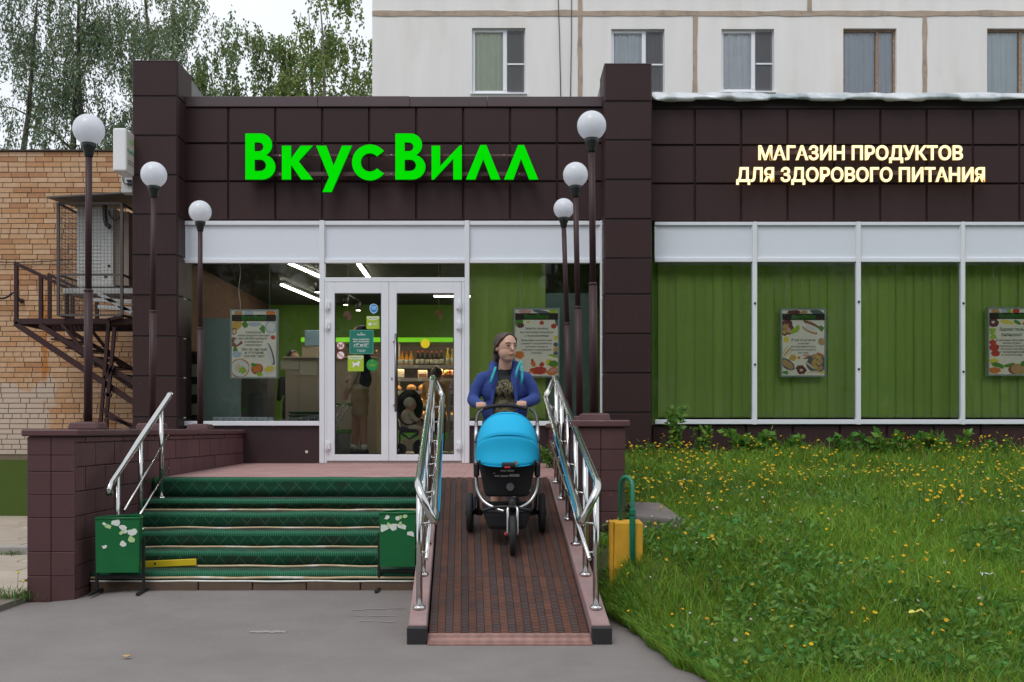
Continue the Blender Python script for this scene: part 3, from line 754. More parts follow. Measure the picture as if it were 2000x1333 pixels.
for k, (y, z) in enumerate(NOSE):
    zlow = NOSE[k + 1][1] if k < 5 else .135; yb = NOSE[k - 1][0] if k else -3.1
    s_ = MB().box(SX0, SX1, y + .014, yb + .02, max(.0, z - .5), z - .010).build('step', concrete, steps)
    n = 70; c = MB(); nb = MB()
    prof = [(yb if k else y + .12, z + (.004 if k else .009)), (y + .03, z + .005), (y + .006, z + .002), (y - .004, z - .010), (y - .003, z - .03), (y + .002, z - .055), (y + .006, (z + zlow) / 2), (y + .008, zlow + .012)]
    for i in range(n + 1):
        x = SX0 + (SX1 - SX0) * i / n; wv = .006 * mnoise.noise((x * 2.1, k * 3.3, 0)); wy = .008 * mnoise.noise((x * 1.3, k * 5.1, 2))
        for (py_, pz_) in prof: c.v.append((x, py_ + wy, pz_ + wv))
    q = len(prof)
    for i in range(n):
        for j in range(q - 1): c.f.append([i * q + j, i * q + j + 1, (i + 1) * q + j + 1, (i + 1) * q + j]); c.mi.append(1 if j in (1, 2, 3) else 0); c.sm.append(True)
    co = c.build('carpet', [carpet, nosing], s_); sd = co.modifiers.new('s', 'SOLIDIFY'); sd.thickness = .006; sd.offset = -1
    if k >= 1:
        e = MB(); pts = [(SX0 + (SX1 - SX0) * i / 60, y - .012 + .0 + .010 * mnoise.noise((i * .11, k, 4)) - .010, zlow + .010 + .007 * mnoise.noise((i * .13, k * 2., 1))) for i in range(61)]
        for a_, b_ in zip(pts, pts[1:]): pass
        for i, p in enumerate(pts): e.v += [(p[0], p[1] + .02, p[2] + .011), (p[0], p[1], p[2] + .012), (p[0], p[1] - .004, p[2] - .004), (p[0], p[1] + .02, p[2] - .004)]
        for i in range(60):
            for j in range(4): e.f.append([i * 4 + j, i * 4 + (j + 1) % 4, i * 4 + 4 + (j + 1) % 4, i * 4 + 4 + j]); e.mi.append(0); e.sm.append(True)
        e.build('edging_strip', tan, s_)
    if k == 5:
        e = MB().tube([(SX0 + (SX1 - SX0) * i / 40, y - .028 + .006 * mnoise.noise((i * .3, 1, 1)), .122 + .006 * mnoise.noise((i * .2, 3, 1))) for i in range(41)], .007, 6); e.build('white_edging', whiteb, s_)
        fl = MB()
        for i in range(61):
            x = SX0 + (SX1 - SX0) * i / 60; fl.v += [(x, y + .01, zlow + .004), (x, y - .03, .124)]
        for i in range(60): fl.f.append([2 * i, 2 * i + 1, 2 * i + 3, 2 * i + 2]); fl.mi.append(0); fl.sm.append(True)
        fl.build('carpet_skirt', nosing, s_)
for i in range(6):
    w = (SX1 - SX0) / 6; MB().box(SX0 + i * w + .004, SX0 + (i + 1) * w - .004, -4.80 + R.uniform(-.01, .01), -4.72, .02, .128 + R.uniform(-.012, .0)).build('base_board', M('rotten_board', (.12, .08, .055), .9, 0, .35, 9, bump=.6, bs=25), steps, bevel=.006)
yb_ = at(331, 1101, -4.52); m = MB().bar((fx(277, -4.52), -4.525, fz(1103, -4.52)), (fx(384, -4.52), -4.525, fz(1098, -4.52)), .012, .055)
tag(m.build('warning_board', M('yellow_paint', (.74, .53, .015), .6, 0, .15, 9), steps, bevel=.003), 'yellow warning board fixed to the lowest riser')
MB().lathe([(.008, -.006), (.008, .0)], (fx(303, -4.53), -4.532, fz(1101, -4.53)), 10, 'y').build('board_screw', black_plastic, steps)

# ------------------------------------------------------------------ ramp
RT, RBt = -3.37, -6.58                                   # top and bottom of the slope (Y)
def ramp_z(Y): return .868 + (Y - RT) * (.868 - .02) / (RT - RBt)
def ramp_x(Y, u):                                       # u = 0 left edge .. 1 right edge; the ramp is set a little askew
    f = (RT - Y) / (RT - RBt); return (-.596 + .128 * f) + u * 1.0
rust = M('rusty_steel', (.155, .072, .048), .62, .25, .35, 9, rand=.16, dirt=(.085, .055, .06), ds=6, dl=.48, bump=.3, bs=70)
rust_d = M('worn_dark_steel', (.105, .072, .068), .5, .35, .3, 9, rand=.14, dirt=(.17, .07, .04), ds=7, dl=.5, bump=.3, bs=70)
ramp = thing('ramp', 'steep rusty steel pram ramp with ribbed planks', 'ramp', (0, -5, 0))
NP = 20
secs = [(RT + .02, -4.47), (-4.475, -5.62), (-5.625, RBt + .06)]
for (ya, yb) in secs:
    for i in range(NP):
        u0, u1 = i / NP, (i + 1) / NP; m = MB(); n = int((ya - yb) / .021); g_ = .0012; up = .004 if i % 2 else 0
        P = lambda u, Y, dz: (ramp_x(Y, u), Y, ramp_z(Y) + dz + up)
        def slabq(Ya, Yb, ua, ub, z0, z1): m.hexa([P(ua, Ya, z0), P(ub, Ya, z0), P(ub, Yb, z0), P(ua, Yb, z0), P(ua, Ya, z1), P(ub, Ya, z1), P(ub, Yb, z1), P(ua, Yb, z1)])
        slabq(ya, yb, u0 + g_, u1 - g_, -.03, -.004)
        for k in range(n):
            Y = ya - (k + .5) * (ya - yb) / n; slabq(Y + .0055, Y - .0055, u0 + g_ * 1.8, u1 - g_ * 1.8, -.006, .003)
        m.build('ribbed_plank', rust if i % 2 else rust_d, ramp)
    m = MB()
    m.hexa([(ramp_x(ya, .01), ya, ramp_z(ya) - .09), (ramp_x(ya, .99), ya, ramp_z(ya) - .09), (ramp_x(ya - .04, .99), ya - .04, ramp_z(ya - .04) - .09), (ramp_x(ya - .04, .01), ya - .04, ramp_z(ya - .04) - .09),
            (ramp_x(ya, .01), ya, ramp_z(ya) - .031), (ramp_x(ya, .99), ya, ramp_z(ya) - .031), (ramp_x(ya - .04, .99), ya - .04, ramp_z(ya - .04) - .031), (ramp_x(ya - .04, .01), ya - .04, ramp_z(ya - .04) - .031)])
    m.build('cross_beam', dark_metal, ramp)
def tread_plate():
    t = NT('checker_plate'); t.set(.45, .5); x = t.xyz(); u = t.math('MULTIPLY', x[0], 45); w = t.math('MULTIPLY', x[1], 45)
    h = t.math('MULTIPLY', t.math('SINE', t.math('ADD', u, w)), t.math('SINE', t.math('SUBTRACT', u, w)))
    t.col(t.value((.36, .20, .17), t.math('MULTIPLY_ADD', t.noise(8, 5), .8, .6))); t.bump(h, .7, .006); return t.m
m = MB(); ya, yb = RBt + .07, RBt - .06
m.hexa([(ramp_x(ya, -.005), ya, ramp_z(ya) - .02), (ramp_x(ya, 1.005), ya, ramp_z(ya) - .02), (ramp_x(yb, 1.005), yb, -.002), (ramp_x(yb, -.005), yb, -.002), (ramp_x(ya, -.005), ya, ramp_z(ya) + .012), (ramp_x(ya, 1.005), ya, ramp_z(ya) + .012), (ramp_x(yb, 1.005), yb, .008), (ramp_x(yb, -.005), yb, .008)])
m.build('toe_plate', tread_plate(), ramp)
curb_m = M('pinkish_painted_concrete', (.30, .20, .195), .8, 0, .3, 6, dirt=(.42, .17, .13), ds=7, dl=.55, bump=.3)
for ua, ub in ((-.125, -.012), (1.012, 1.125)):
    m = MB(); ya, yb = RT, RBt + .02
    m.hexa([(ramp_x(ya, ua), ya, -.05), (ramp_x(ya, ub), ya, -.05), (ramp_x(yb, ub), yb, -.05), (ramp_x(yb, ua), yb, -.05), (ramp_x(ya, ua), ya, ramp_z(ya) + .0), (ramp_x(ya, ub), ya, ramp_z(ya) + .0), (ramp_x(yb, ub), yb, ramp_z(yb) + .09), (ramp_x(yb, ua), yb, ramp_z(yb) + .09)])
    m.build('side_kerb', curb_m, ramp, bevel=.006)
    box('end_block', M('black_rubber_block', (.018, .018, .02), .6), ramp, ramp_x(yb, ua) - .006, ramp_x(yb, ub) + .006, yb - .05, yb + .0, -.01, .105, .006)

# ------------------------------------------------------------------ ramp handrails: two joined rails on each side, posts, low bar
blue_film = M('blue_film', (.02, .30, .55), .3)
def kerb_z(Y): return ramp_z(Y) + .09 * (RT - Y) / (RT - RBt)
def ramp_rail(side, label):
    s = -1 if side == 'l' else 1; uo = -.068 if s < 0 else 1.068
    t = thing('handrail', label, 'handrail', (ramp_x(-5, uo), -5, 0), 'stainless handrails of the ramp')
    Yt, Yb = -3.45, -6.36
    X = lambda Y, o: ramp_x(Y, uo) - s * o
    up = [(X(Yt, .0), Yt, kerb_z(Yt) + .93), (X(Yb, .0), Yb, kerb_z(Yb) + .83)]
    lo = [(X(Yt, .085), Yt + .02, kerb_z(Yt) + .75), (X(Yb, .105), Yb - .02, kerb_z(Yb) + .60)]
    pts = [Vector(up[0]), Vector(up[1])]
    arcb = bez([Vector(up[1]) * .96 + Vector(up[0]) * .04, Vector(up[1]) + Vector((0, -.05, -.03)), (Vector(up[1]) + Vector(lo[1])) / 2 + Vector((0, -.10, -.03)), Vector(lo[1]) + Vector((0, -.05, -.02)), Vector(lo[1]) * .96 + Vector(lo[0]) * .04], 6)
    arct = bez([Vector(lo[0]) * .96 + Vector(lo[1]) * .04, Vector(lo[0]) + Vector((0, .05, .03)), (Vector(up[0]) + Vector(lo[0])) / 2 + Vector((0, .10, .03)), Vector(up[0]) + Vector((0, .05, .025)), Vector(up[0]) * .96 + Vector(up[1]) * .04], 6)
    MB().tube([Vector(up[0]) * .96 + Vector(up[1]) * .04] + arcb + arct[0:], .0255, 14, False).build('rail', steel, t)
    for fy in ((0.02, .19, .38, .58, .79, .985)):
        Y = Yt + (Yb - Yt) * fy; x = X(Y, 0); zt = up[0][2] + (up[1][2] - up[0][2]) * fy
        po = MB().tube([(x, Y, kerb_z(Y) - .01), (x, Y, zt - .02)], .0205, 12).build('post', steel, t)
        MB().lathe([(.042, kerb_z(Y) - .004), (.042, kerb_z(Y) + .010), (.026, kerb_z(Y) + .022)], (x, Y, 0), 16).build('foot_flange', steel, po)
        f2 = fy; zl = lo[0][2] + (lo[1][2] - lo[0][2]) * f2; ol = .085 + .02 * f2
        MB().tube([(x, Y, zl - .06), (X(Y, ol * .8), Y, zl - .05), (X(Y, ol), Y, zl - .02)], .007, 8).build('bracket', steel, po)
        MB().tube([(x, Y, kerb_z(Y) + .36), (X(Y, .045), Y, kerb_z(Y) + .36)], .006, 8).build('bracket', steel, po)
    MB().tube([(X(Yt, .045), Yt - .02, kerb_z(Yt) + .36), (X(Yb, .045), Yb + .02, kerb_z(Yb) + .33)], .0125, 10).build('low_bar', steel, t)
    a_ = Vector(lo[0]) * .25 + Vector(lo[1]) * .75; b_ = Vector(lo[0]) * .03 + Vector(lo[1]) * .97
    off = Vector((-s * .0255, 0, .004)); m = MB()
    m.bar(Vector(lo[0]) * .62 + Vector(lo[1]) * .38 + off, b_ + off, .004, .016); m.build('blue_film_strip', blue_film, t)
ramp_rail('l', 'double stainless handrail along the left side of the ramp'); ramp_rail('r', 'double stainless handrail along the right side of the ramp, by the lawn')
# single stainless rail beside the left wall
t = thing('handrail', 'single sloping stainless handrail beside the left wall of the steps', 'handrail', (-3.12, -4.1, 0))
hx = -3.10
top = [at(331, 772, -3.30), at(327, 779, -3.33), at(216, 945, -4.86), at(213, 956, -4.90), at(214, 967, -4.89)]
MB().tube([top[0] + Vector((0, .02, .01))] + top, .026, 14).build('rail', steel, t)
for (pxp, Y, zb) in ((312.5, -3.52, .69), (272.5, -4.12, .46), (233.5, -4.70, .2)):
    f = (Y - top[1].y) / (top[2].y - top[1].y); p = top[1].lerp(top[2], f)
    po = MB().tube([(p.x, Y, zb - .01), (p.x, Y, p.z - .02)], .0205, 12).build('post', steel, t)
    MB().lathe([(.042, zb), (.042, zb + .012), (.026, zb + .024)], (p.x, Y, 0), 16).build('foot_flange', steel, po)
for (a_, b_) in (((322, 850, -3.42), (235, 998, -4.76)), ((324, 912, -3.42), (266, 1006, -4.60))):
    MB().tube([at(*a_) + Vector((.03, 0, 0)), at(*b_) + Vector((.03, 0, 0))], .0095, 8).build('thin_bar', steel, t)

# ------------------------------------------------------------------ green litter bins
bin_green = M('bin_green_paint', (.002, .125, .033), .42, 0, .16, 5, bump=.1, bs=12); paper_w = M('torn_paper', (.66, .72, .66), .9, var=.15, vs=20); paper_g = M('faded_green_paper', (.42, .62, .28), .9, var=.2, vs=15)
def litter_bin(label, cx, Y, w, z0, z1, rz, seed, legs):
    t = thing('litter_bin', label, 'bin', (cx, Y, road_z(cx, Y)), 'green street bins by the steps', rz); rr = random.Random(seed); g = road_z(cx, Y)
    z0 -= g; z1 -= g; m = MB(); n = 14; dpt = .26
    prof = [(-w / 2, -.0), (w / 2, 0)] + [(w / 2 * math.cos(a) if True else 0, dpt * math.sin(a) ** .8) for a in [math.pi * i / n for i in range(1, n)]]
    outl = [(-w / 2, 0)] + [(w / 2, 0)] + [(w / 2 * math.cos(math.pi * i / n), .03 + dpt * math.sin(math.pi * i / n)) for i in range(n + 1)]
    k = len(outl)
    for zz, sc in ((z0, .965), (z1, 1.0)): m.v += [(x * sc, y * sc, zz) for x, y in outl]
    for zz, sc in ((z1, .955), (z0 + .02, .92)): m.v += [(x * sc, y * sc + .005, zz) for x, y in outl]
    for lv in range(3):
        for i in range(k): m.f.append([lv * k + i, lv * k + (i + 1) % k, (lv + 1) * k + (i + 1) % k, (lv + 1) * k + i]); m.mi.append(0); m.sm.append(False)
    m.f.append(list(range(k))); m.f.append([3 * k + i for i in range(k)]); m.mi += [0, 0]; m.sm += [False, False]
    body = m.build('bin_body', bin_green, t, True)
    MB().tube([(x * 1.004, y * 1.004, z1) for x, y in outl] + [(outl[0][0], outl[0][1], z1)], .007, 6).build('rim', bin_green, body)
    for sx in (-1, 1):
        x = sx * (w / 2 + .012)
        MB().box(x - .010, x + .010, .06, .085, 0.005, z0 + (z1 - z0) * .62).build('leg', black_plastic, t, True, .002)
        MB().bar((x, -.09, .012), (x, .20, .012), .022, .02).build('foot', black_plastic, t, True)
    MB().box(-w / 2, w / 2, .065, .08, z0 - .055, z0 - .03).build('cross_bar', black_plastic, t, True)
    for i in range(13):
        x = rr.uniform(-.42, .42) * w; z = z1 - abs(rr.gauss(.04, .09)) - .015; s_ = rr.uniform(.012, .034); pts = []
        for j in range(7): a = j * 2 * math.pi / 7; q = s_ * rr.uniform(.5, 1.15); pts.append((x + 1.3 * q * math.cos(a), max(z0 + .03, z + q * math.sin(a))))
        pts = [(min(max(p[0], -w / 2 + .012), w / 2 - .012), min(p[1], z1 - .006)) for p in pts]
        me = shape_mesh([pts]); fr = (z1 - z) / (z1 - z0); move(me, 0, -.0025 - .0004 * i, 0); link('torn_sticker', me, paper_g if i % 4 == 0 else paper_w, t, True)
litter_bin('green metal bin by the left wall, beside the yellow warning board', fx(229, -4.98), -4.98, .335, .215, .635, .05, 3, 0)
litter_bin('green metal bin standing against the left ramp handrail', fx(776, -4.86), -4.86, .285, .245, .665, -.03, 8, 1)
# ------------------------------------------------------------------ shop sign: eight green letters on two rails
def em(name, col, strength):
    return M(name, col, .9, var=.0, emit=col, es=strength, spec=.05)
green_face = em('lit_green_letter', (.0, .50, .0), .66); green_side = M('green_letter_side', (.0, .20, .01), .5)
S8, OX8, OY8 = 3.0303, 440.0, 180.0
YL = -.13
def c8(x, y): return (fx(OX8 + x / S8, YL), fz(OY8 + y / S8, YL))
def P8(*pts): return [c8(*p) for p in pts]
def arc8(cx, cy, rx, ry, a0, a1, n=14): return [c8(cx + rx * math.cos(math.radians(a0 + (a1 - a0) * i / (n - 1))), cy - ry * math.sin(math.radians(a0 + (a1 - a0) * i / (n - 1)))) for i in range(n)]
def glyph_ve(x): return [P8((x, 250), (x + 90, 250)) + arc8(x + 90, 318, 68, 68, 90, -62) + arc8(x + 98, 448, 80, 74, 62, -90) + P8((x, 522)),
                         P8((x + 55, 303), (x + 78, 303)) + arc8(x + 80, 329, 27, 26, 90, -90, 8) + P8((x + 55, 355)), P8((x + 55, 405), (x + 82, 405)) + arc8(x + 88, 438, 34, 33.5, 90, -90, 8) + P8((x + 55, 472))]
sign = thing('shop_sign', 'large green illuminated Cyrillic letters spelling the shop name', 'sign', (fx(765), YL, fz(400)))
letters = [glyph_ve(122),
           [P8((338, 322), (392, 322), (392, 398), (448, 322), (522, 322), (437, 415), (522, 522), (452, 522), (392, 436), (392, 522), (338, 522))],
           [P8((540, 322), (600, 322), (643, 440), (693, 322), (752, 322), (632, 596), (577, 596), (616, 508))],
           [arc8(858, 421, 106, 106, 39, 321, 34) + arc8(858, 421, 54, 54, 320, 40, 24)],
           glyph_ve(1008),
           [P8((1222, 322), (1272, 322), (1272, 443), (1388, 320), (1400, 320), (1400, 522), (1350, 522), (1350, 400), (1236, 522), (1222, 522))],
           [P8((1425, 522), (1510, 318), (1545, 318), (1628, 522), (1573, 522), (1527, 402), (1480, 522))],
           [P8((1650, 522), (1733, 318), (1768, 318), (1852, 522), (1798, 522), (1750, 400), (1705, 522))]]
def two_tone(me, front, side):
    me.materials.append(front); me.materials.append(side)
    ymin = min(v.co.y for v in me.vertices)
    for p in me.polygons: p.material_index = 0 if max(me.vertices[i].co.y for i in p.vertices) < ymin + .002 else 1
for ol in letters:
    me = shape_mesh(ol, .055); move(me, 0, YL, 0); two_tone(me, green_face, green_side); link('letter', me, None, sign)
rail_m = M('sign_rail_brown', (.10, .05, .045), .45)
for y0, y1, xe in ((362, 376, 1712), (467, 491, 1795)):
    (xa, za), (xb, zb) = c8(150, y1), c8(xe, y0); box('mounting_rail', rail_m, sign, xa, xb, -.075, -.05, za, zb, .003)
m = MB()
for x, y in ((318, 370), (490, 369), (980, 366), (1650, 367), (318, 484), (980, 481), (1742, 480)):
    q = c8(x, y); m.lathe([(.008, -.083), (.008, -.0755)], (q[0], 0, q[1]), 8, 'y')
m.split('screw', steel, sign)
def island_split(me):
    bm = bmesh.new(); bm.from_mesh(me); bmesh.ops.remove_doubles(bm, verts=bm.verts[:], dist=1e-5); bm.verts.ensure_lookup_table(); bm.faces.index_update()
    seen_, out = set(), []
    for f in bm.faces:
        if f.index in seen_: continue
        st, isl = [f], []
        seen_.add(f.index)
        while st:
            q = st.pop(); isl.append(q)
            for e in q.edges:
                for g_ in e.link_faces:
                    if g_.index not in seen_: seen_.add(g_.index); st.append(g_)
        mp, b = {}, MB()
        for q in isl:
            ids = []
            for v in q.verts:
                if v.index not in mp: mp[v.index] = len(b.v); b.v.append(tuple(v.co))
                ids.append(mp[v.index])
            b.f.append(ids); b.mi.append(0); b.sm.append(False)
        out.append(b)
    bm.free(); return out
cream_face = em('lit_cream_letter', (1.0, .84, .46), .85); cream_side = em('cream_letter_halo', (.9, .62, .22), .45)
slog = thing('slogan_sign', 'two lines of glowing cream Cyrillic letters on the right fascia', 'sign', (fx(1680), -.1, fz(325)))
def line_sign(body, pxa, pxb, pyt, pyb, parent):
    me = text_mesh(body, 1.0, .04 * 4, .024); co = np.array([v.co[:] for v in me.vertices]); x0, x1 = co[:, 0].min(), co[:, 0].max()
    caps = co[:, 2]; zt = caps.max(); sx = (fx(pxb, -.1) - fx(pxa, -.1)) / (x1 - x0); sz = (fz(pyt, -.1) - fz(pyb, -.1)) / (zt - 0.0)
    move(me, fx(pxa, -.1) - x0 * sx, 0, fz(pyb, -.1), sx, sz)
    for v in me.vertices: v.co.y = -.1 + v.co.y * .14
    for b in island_split(me):
        q = b.mesh('letter'); bm = bmesh.new(); bm.from_mesh(q); bmesh.ops.recalc_face_normals(bm, faces=bm.faces[:]); bm.to_mesh(q); bm.free(); two_tone(q, cream_face, cream_side); link('letter', q, None, parent)
line_sign('МАГАЗИН ПРОДУКТОВ', 1481, 1880, 284.5, 312.5, slog); line_sign('ДЛЯ ЗДОРОВОГО ПИТАНИЯ', 1438, 1923, 327, 355, slog)
for y_, a_, b_ in ((300.5, 1500, 1870), (341, 1455, 1910)): box('mounting_rail', rail_m, slog, fx(a_), fx(b_), -.07, -.045, fz(y_ + 4), fz(y_ - 4))

# small light box projecting from the left pillar
lb = thing('projecting_sign', 'small white light box projecting from the left brown pillar', 'sign', (-4.62, -.5, 4.8))
x1, x0 = fx(246, -.58), fx(220, -.58); zt, zb = fz(250, -.58), fz(334, -.58)
MB().box(x0, x1, -.58, -.22, zb, zt).build('case', M('white_acrylic', (.78, .79, .80), .35, var=.04), lb, bevel=.025, seg=3)
MB().box(x1 - .03, x1 + .003, -.555, -.245, zb + .03, zt - .03).build('face', M('ivory_acrylic', (.62, .60, .53), .4, var=.03), lb, bevel=.001)
for body, size, zc, mt, bold in (('ВкусВилл', .062, (zb + zt) / 2 - .02, M('sign_green_print', (.05, .42, .22), .5), .002), ('магазин продуктов', .026, zb + .135, M('sign_grey_print', (.2, .17, .15), .6), .001), ('для здорового питания', .022, zb + .10, M('sign_grey_print', (.2, .17, .15), .6), .001)):
    me = text_mesh(body, size, 0, bold); me.transform(Matrix.Rotation(math.radians(90), 4, 'Z')); move(me, x1 + .006, -.40, zc); link('lettering', me, mt, lb)
lf = M('leaf_green_print', (.25, .62, .06), .5)
for k, (dy, dz, s_, an) in enumerate(((-.05, 0, .035, .9), (.0, -.015, .032, 2.2), (.04, .012, .04, 1.2), (.085, -.03, .012, 0))):
    pts = [(s_ * math.cos(a) * (1 if k < 3 else 1), .38 * s_ * math.sin(a)) for a in [i * math.pi / 6 for i in range(12)]]
    pts = [(dy + p[0] * math.cos(an) - p[1] * math.sin(an), dz + p[0] * math.sin(an) + p[1] * math.cos(an)) for p in pts]
    me = shape_mesh([pts]); me.transform(Matrix.Rotation(math.radians(90), 4, 'Z')); move(me, x1 + .006, -.40, zt - .13); link('leaf_mark', me, lf, lb)
box('bracket', dark_metal, lb, (x0 + x1) / 2 - .02, x1 - .03, -.225, -.10, (zt + zb) / 2 - .15, (zt + zb) / 2 + .15)
jb = thing('junction_box', 'white electrical box with black clips below the small light box', 'electrical box', (-4.75, -.05, 4.4))
box('case', M('grey_white_box', (.55, .56, .57), .5), jb, fx(237, .0), fx(259, .0), .0, .14, fz(377, 0), fz(341, 0), .008)
for zc in (354, 361): MB().box(fx(247, -.03), fx(256, -.03), -.03, -.001, fz(zc + 2), fz(zc - 2)).build('clip', black_plastic, jb, bevel=.003)
MB().tube(bez([at(240, 342, -.012), at(240, 352, -.02), at(244, 359, -.02), at(250, 360, -.025)], 5), .006, 6).build('cable', black_plastic, jb)

# ------------------------------------------------------------------ vertical blinds behind the right-hand glass
def blind_mat():
    t = NT('green_blind_fabric'); t.set(.8); v = t.math('MULTIPLY_ADD', t.rnd(), .14, .93)
    t.col(t.value((.54, .76, .17), t.math('MULTIPLY', v, t.math('MULTIPLY_ADD', t.noise(2, 3), .1, .95))))
    t.b.inputs['Transmission Weight'].default_value = 0; return t.m
blind_m = blind_mat()
def blind(label, xa, xb, zt, zb, Y, gaps=()):
    t = thing('vertical_blind', label, 'blind', ((xa + xb) / 2, Y, zb), 'green vertical blinds in the shop windows')
    box('head_rail', white_alu, t, xa, xb, Y - .02, Y + .02, zt, zt + .04)
    n = max(2, int(round((xb - xa) / .118))); w = (xb - xa) / n
    me = None
    for i in range(n):
        if i in gaps: continue
        m = MB(); k = 5
        for j in range(k + 1):
            u = -w * .56 + 1.12 * w * j / k; m.v += [(u, .010 * math.cos(math.pi * (j / k - .5)) - .01, 0), (u, .010 * math.cos(math.pi * (j / k - .5)) - .01, zt - zb)]
        for j in range(k): m.f.append([2 * j, 2 * j + 2, 2 * j + 3, 2 * j + 1]); m.mi.append(0); m.sm.append(True)
        if me is None: o = m.build('slat', blind_m, t, True); me = o.data
        else: o = link('slat', me, None, t, True)
        o.location = ((xa + w * (i + .5)) - t.location.x, (.006 if i % 2 else -.003), 0); o.rotation_euler = (R.uniform(-.002, .002), 0, .10 + R.uniform(-.07, .07))
    c = MB()
    for i in range(n): x = xa + w * (i + .5); c.tube([(x - w / 2, Y - .014, zb + .03), (x, Y - .016, zb + .012), (x + w / 2, Y - .014, zb + .03)], .0022, 4, False)
    tag(c.build('bead_chain', M('bead', (.75, .8, .7), .5), t), kind='stuff')
YBL = .30
bl = ['leftmost green blind right of the middle pillar', 'green blind behind the poster with nuts and biscuits', 'green blind behind the third right-hand pane, no poster', 'green blind behind the poster at the right edge', 'green blind one pane past the right edge', 'green blind two panes past the right edge']
for i in range(6):
    xa, xb = fx(edges[2 * i], YBL) - (.02 if i else -.02), fx(edges[2 * i + 1], YBL) + .02
    blind(bl[i], xa + .03, xb - .03, 3.44, fz(816, YBL), YBL, (14,) if i == 1 else ())
box('window_board', white_sheet, shop, fx(1279), 9.9, .055, .6, 1.36, 1.40)
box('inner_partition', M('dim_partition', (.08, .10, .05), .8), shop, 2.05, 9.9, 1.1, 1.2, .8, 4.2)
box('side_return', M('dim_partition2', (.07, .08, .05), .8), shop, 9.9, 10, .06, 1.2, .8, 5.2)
blind('green blind behind the window right of the doors', fx(919, YBL), fx(1064, YBL), 3.50, fz(818, YBL), YBL)
box('frosted_panel', M('frosted_board', (.20, .30, .26), .5, var=.06, vs=2), shop, fx(1066, .34), fx(1150, .34), .34, .36, 1.38, fz(573, .34), 0)
box('frosted_panel', M('frosted_board_left', (.26, .36, .32), .5, var=.06, vs=2), shop, fx(397, .45), fx(470, .45), .45, .48, 1.40, fz(622, .45), 0)

# ------------------------------------------------------------------ posters in light frames, hung in the windows
frame_m = M('poster_frame', (.62, .70, .72), .3, .3, var=.03); paper = M('label_paper', (.72, .70, .62), .7, var=.06, vs=7)
brown_band = M('poster_band', (.07, .042, .033), .6, var=.03); g_txt = M('poster_green_text', (.06, .42, .04), .6, var=0); dk_txt = M('poster_dark_text', (.07, .085, .07), .6, var=0); gr_txt = M('poster_heading', (.06, .16, .10), .6, var=0)
PCOL = dict(brown=(.28, .12, .06), tan=(.52, .32, .14), gold=(.62, .42, .10), yellow=(.78, .66, .10), lime=(.35, .52, .05), leaf=(.10, .28, .03), red=(.55, .07, .04), orange=(.70, .22, .05), white=(.74, .74, .70), blue=(.45, .55, .62), maroon=(.16, .05, .05), slate=(.12, .15, .17), pink=(.66, .36, .30), cream=(.70, .62, .42))
PC = {n: M('print_' + n, c, .65, var=.22, vs=60) for n, c in PCOL.items()}
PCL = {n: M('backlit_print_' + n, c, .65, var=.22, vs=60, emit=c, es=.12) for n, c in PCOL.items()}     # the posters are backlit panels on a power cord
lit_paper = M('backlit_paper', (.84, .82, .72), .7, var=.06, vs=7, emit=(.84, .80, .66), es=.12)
def blob_pts(cx, cz, rx, rz, rr, n=16, ang=0, jag=.10):
    o = []
    for i in range(n):
        a = 2 * math.pi * i / n; q = 1 + rr.uniform(-jag, jag); x, z = rx * q * math.cos(a), rz * q * math.sin(a)
        o.append((cx + x * math.cos(ang) - z * math.sin(ang), cz + x * math.sin(ang) + z * math.cos(ang)))
    return o
def clip_poly(pts, x0, x1, z0, z1): return [(min(max(x, x0), x1), min(max(z, z0), z1)) for x, z in pts]
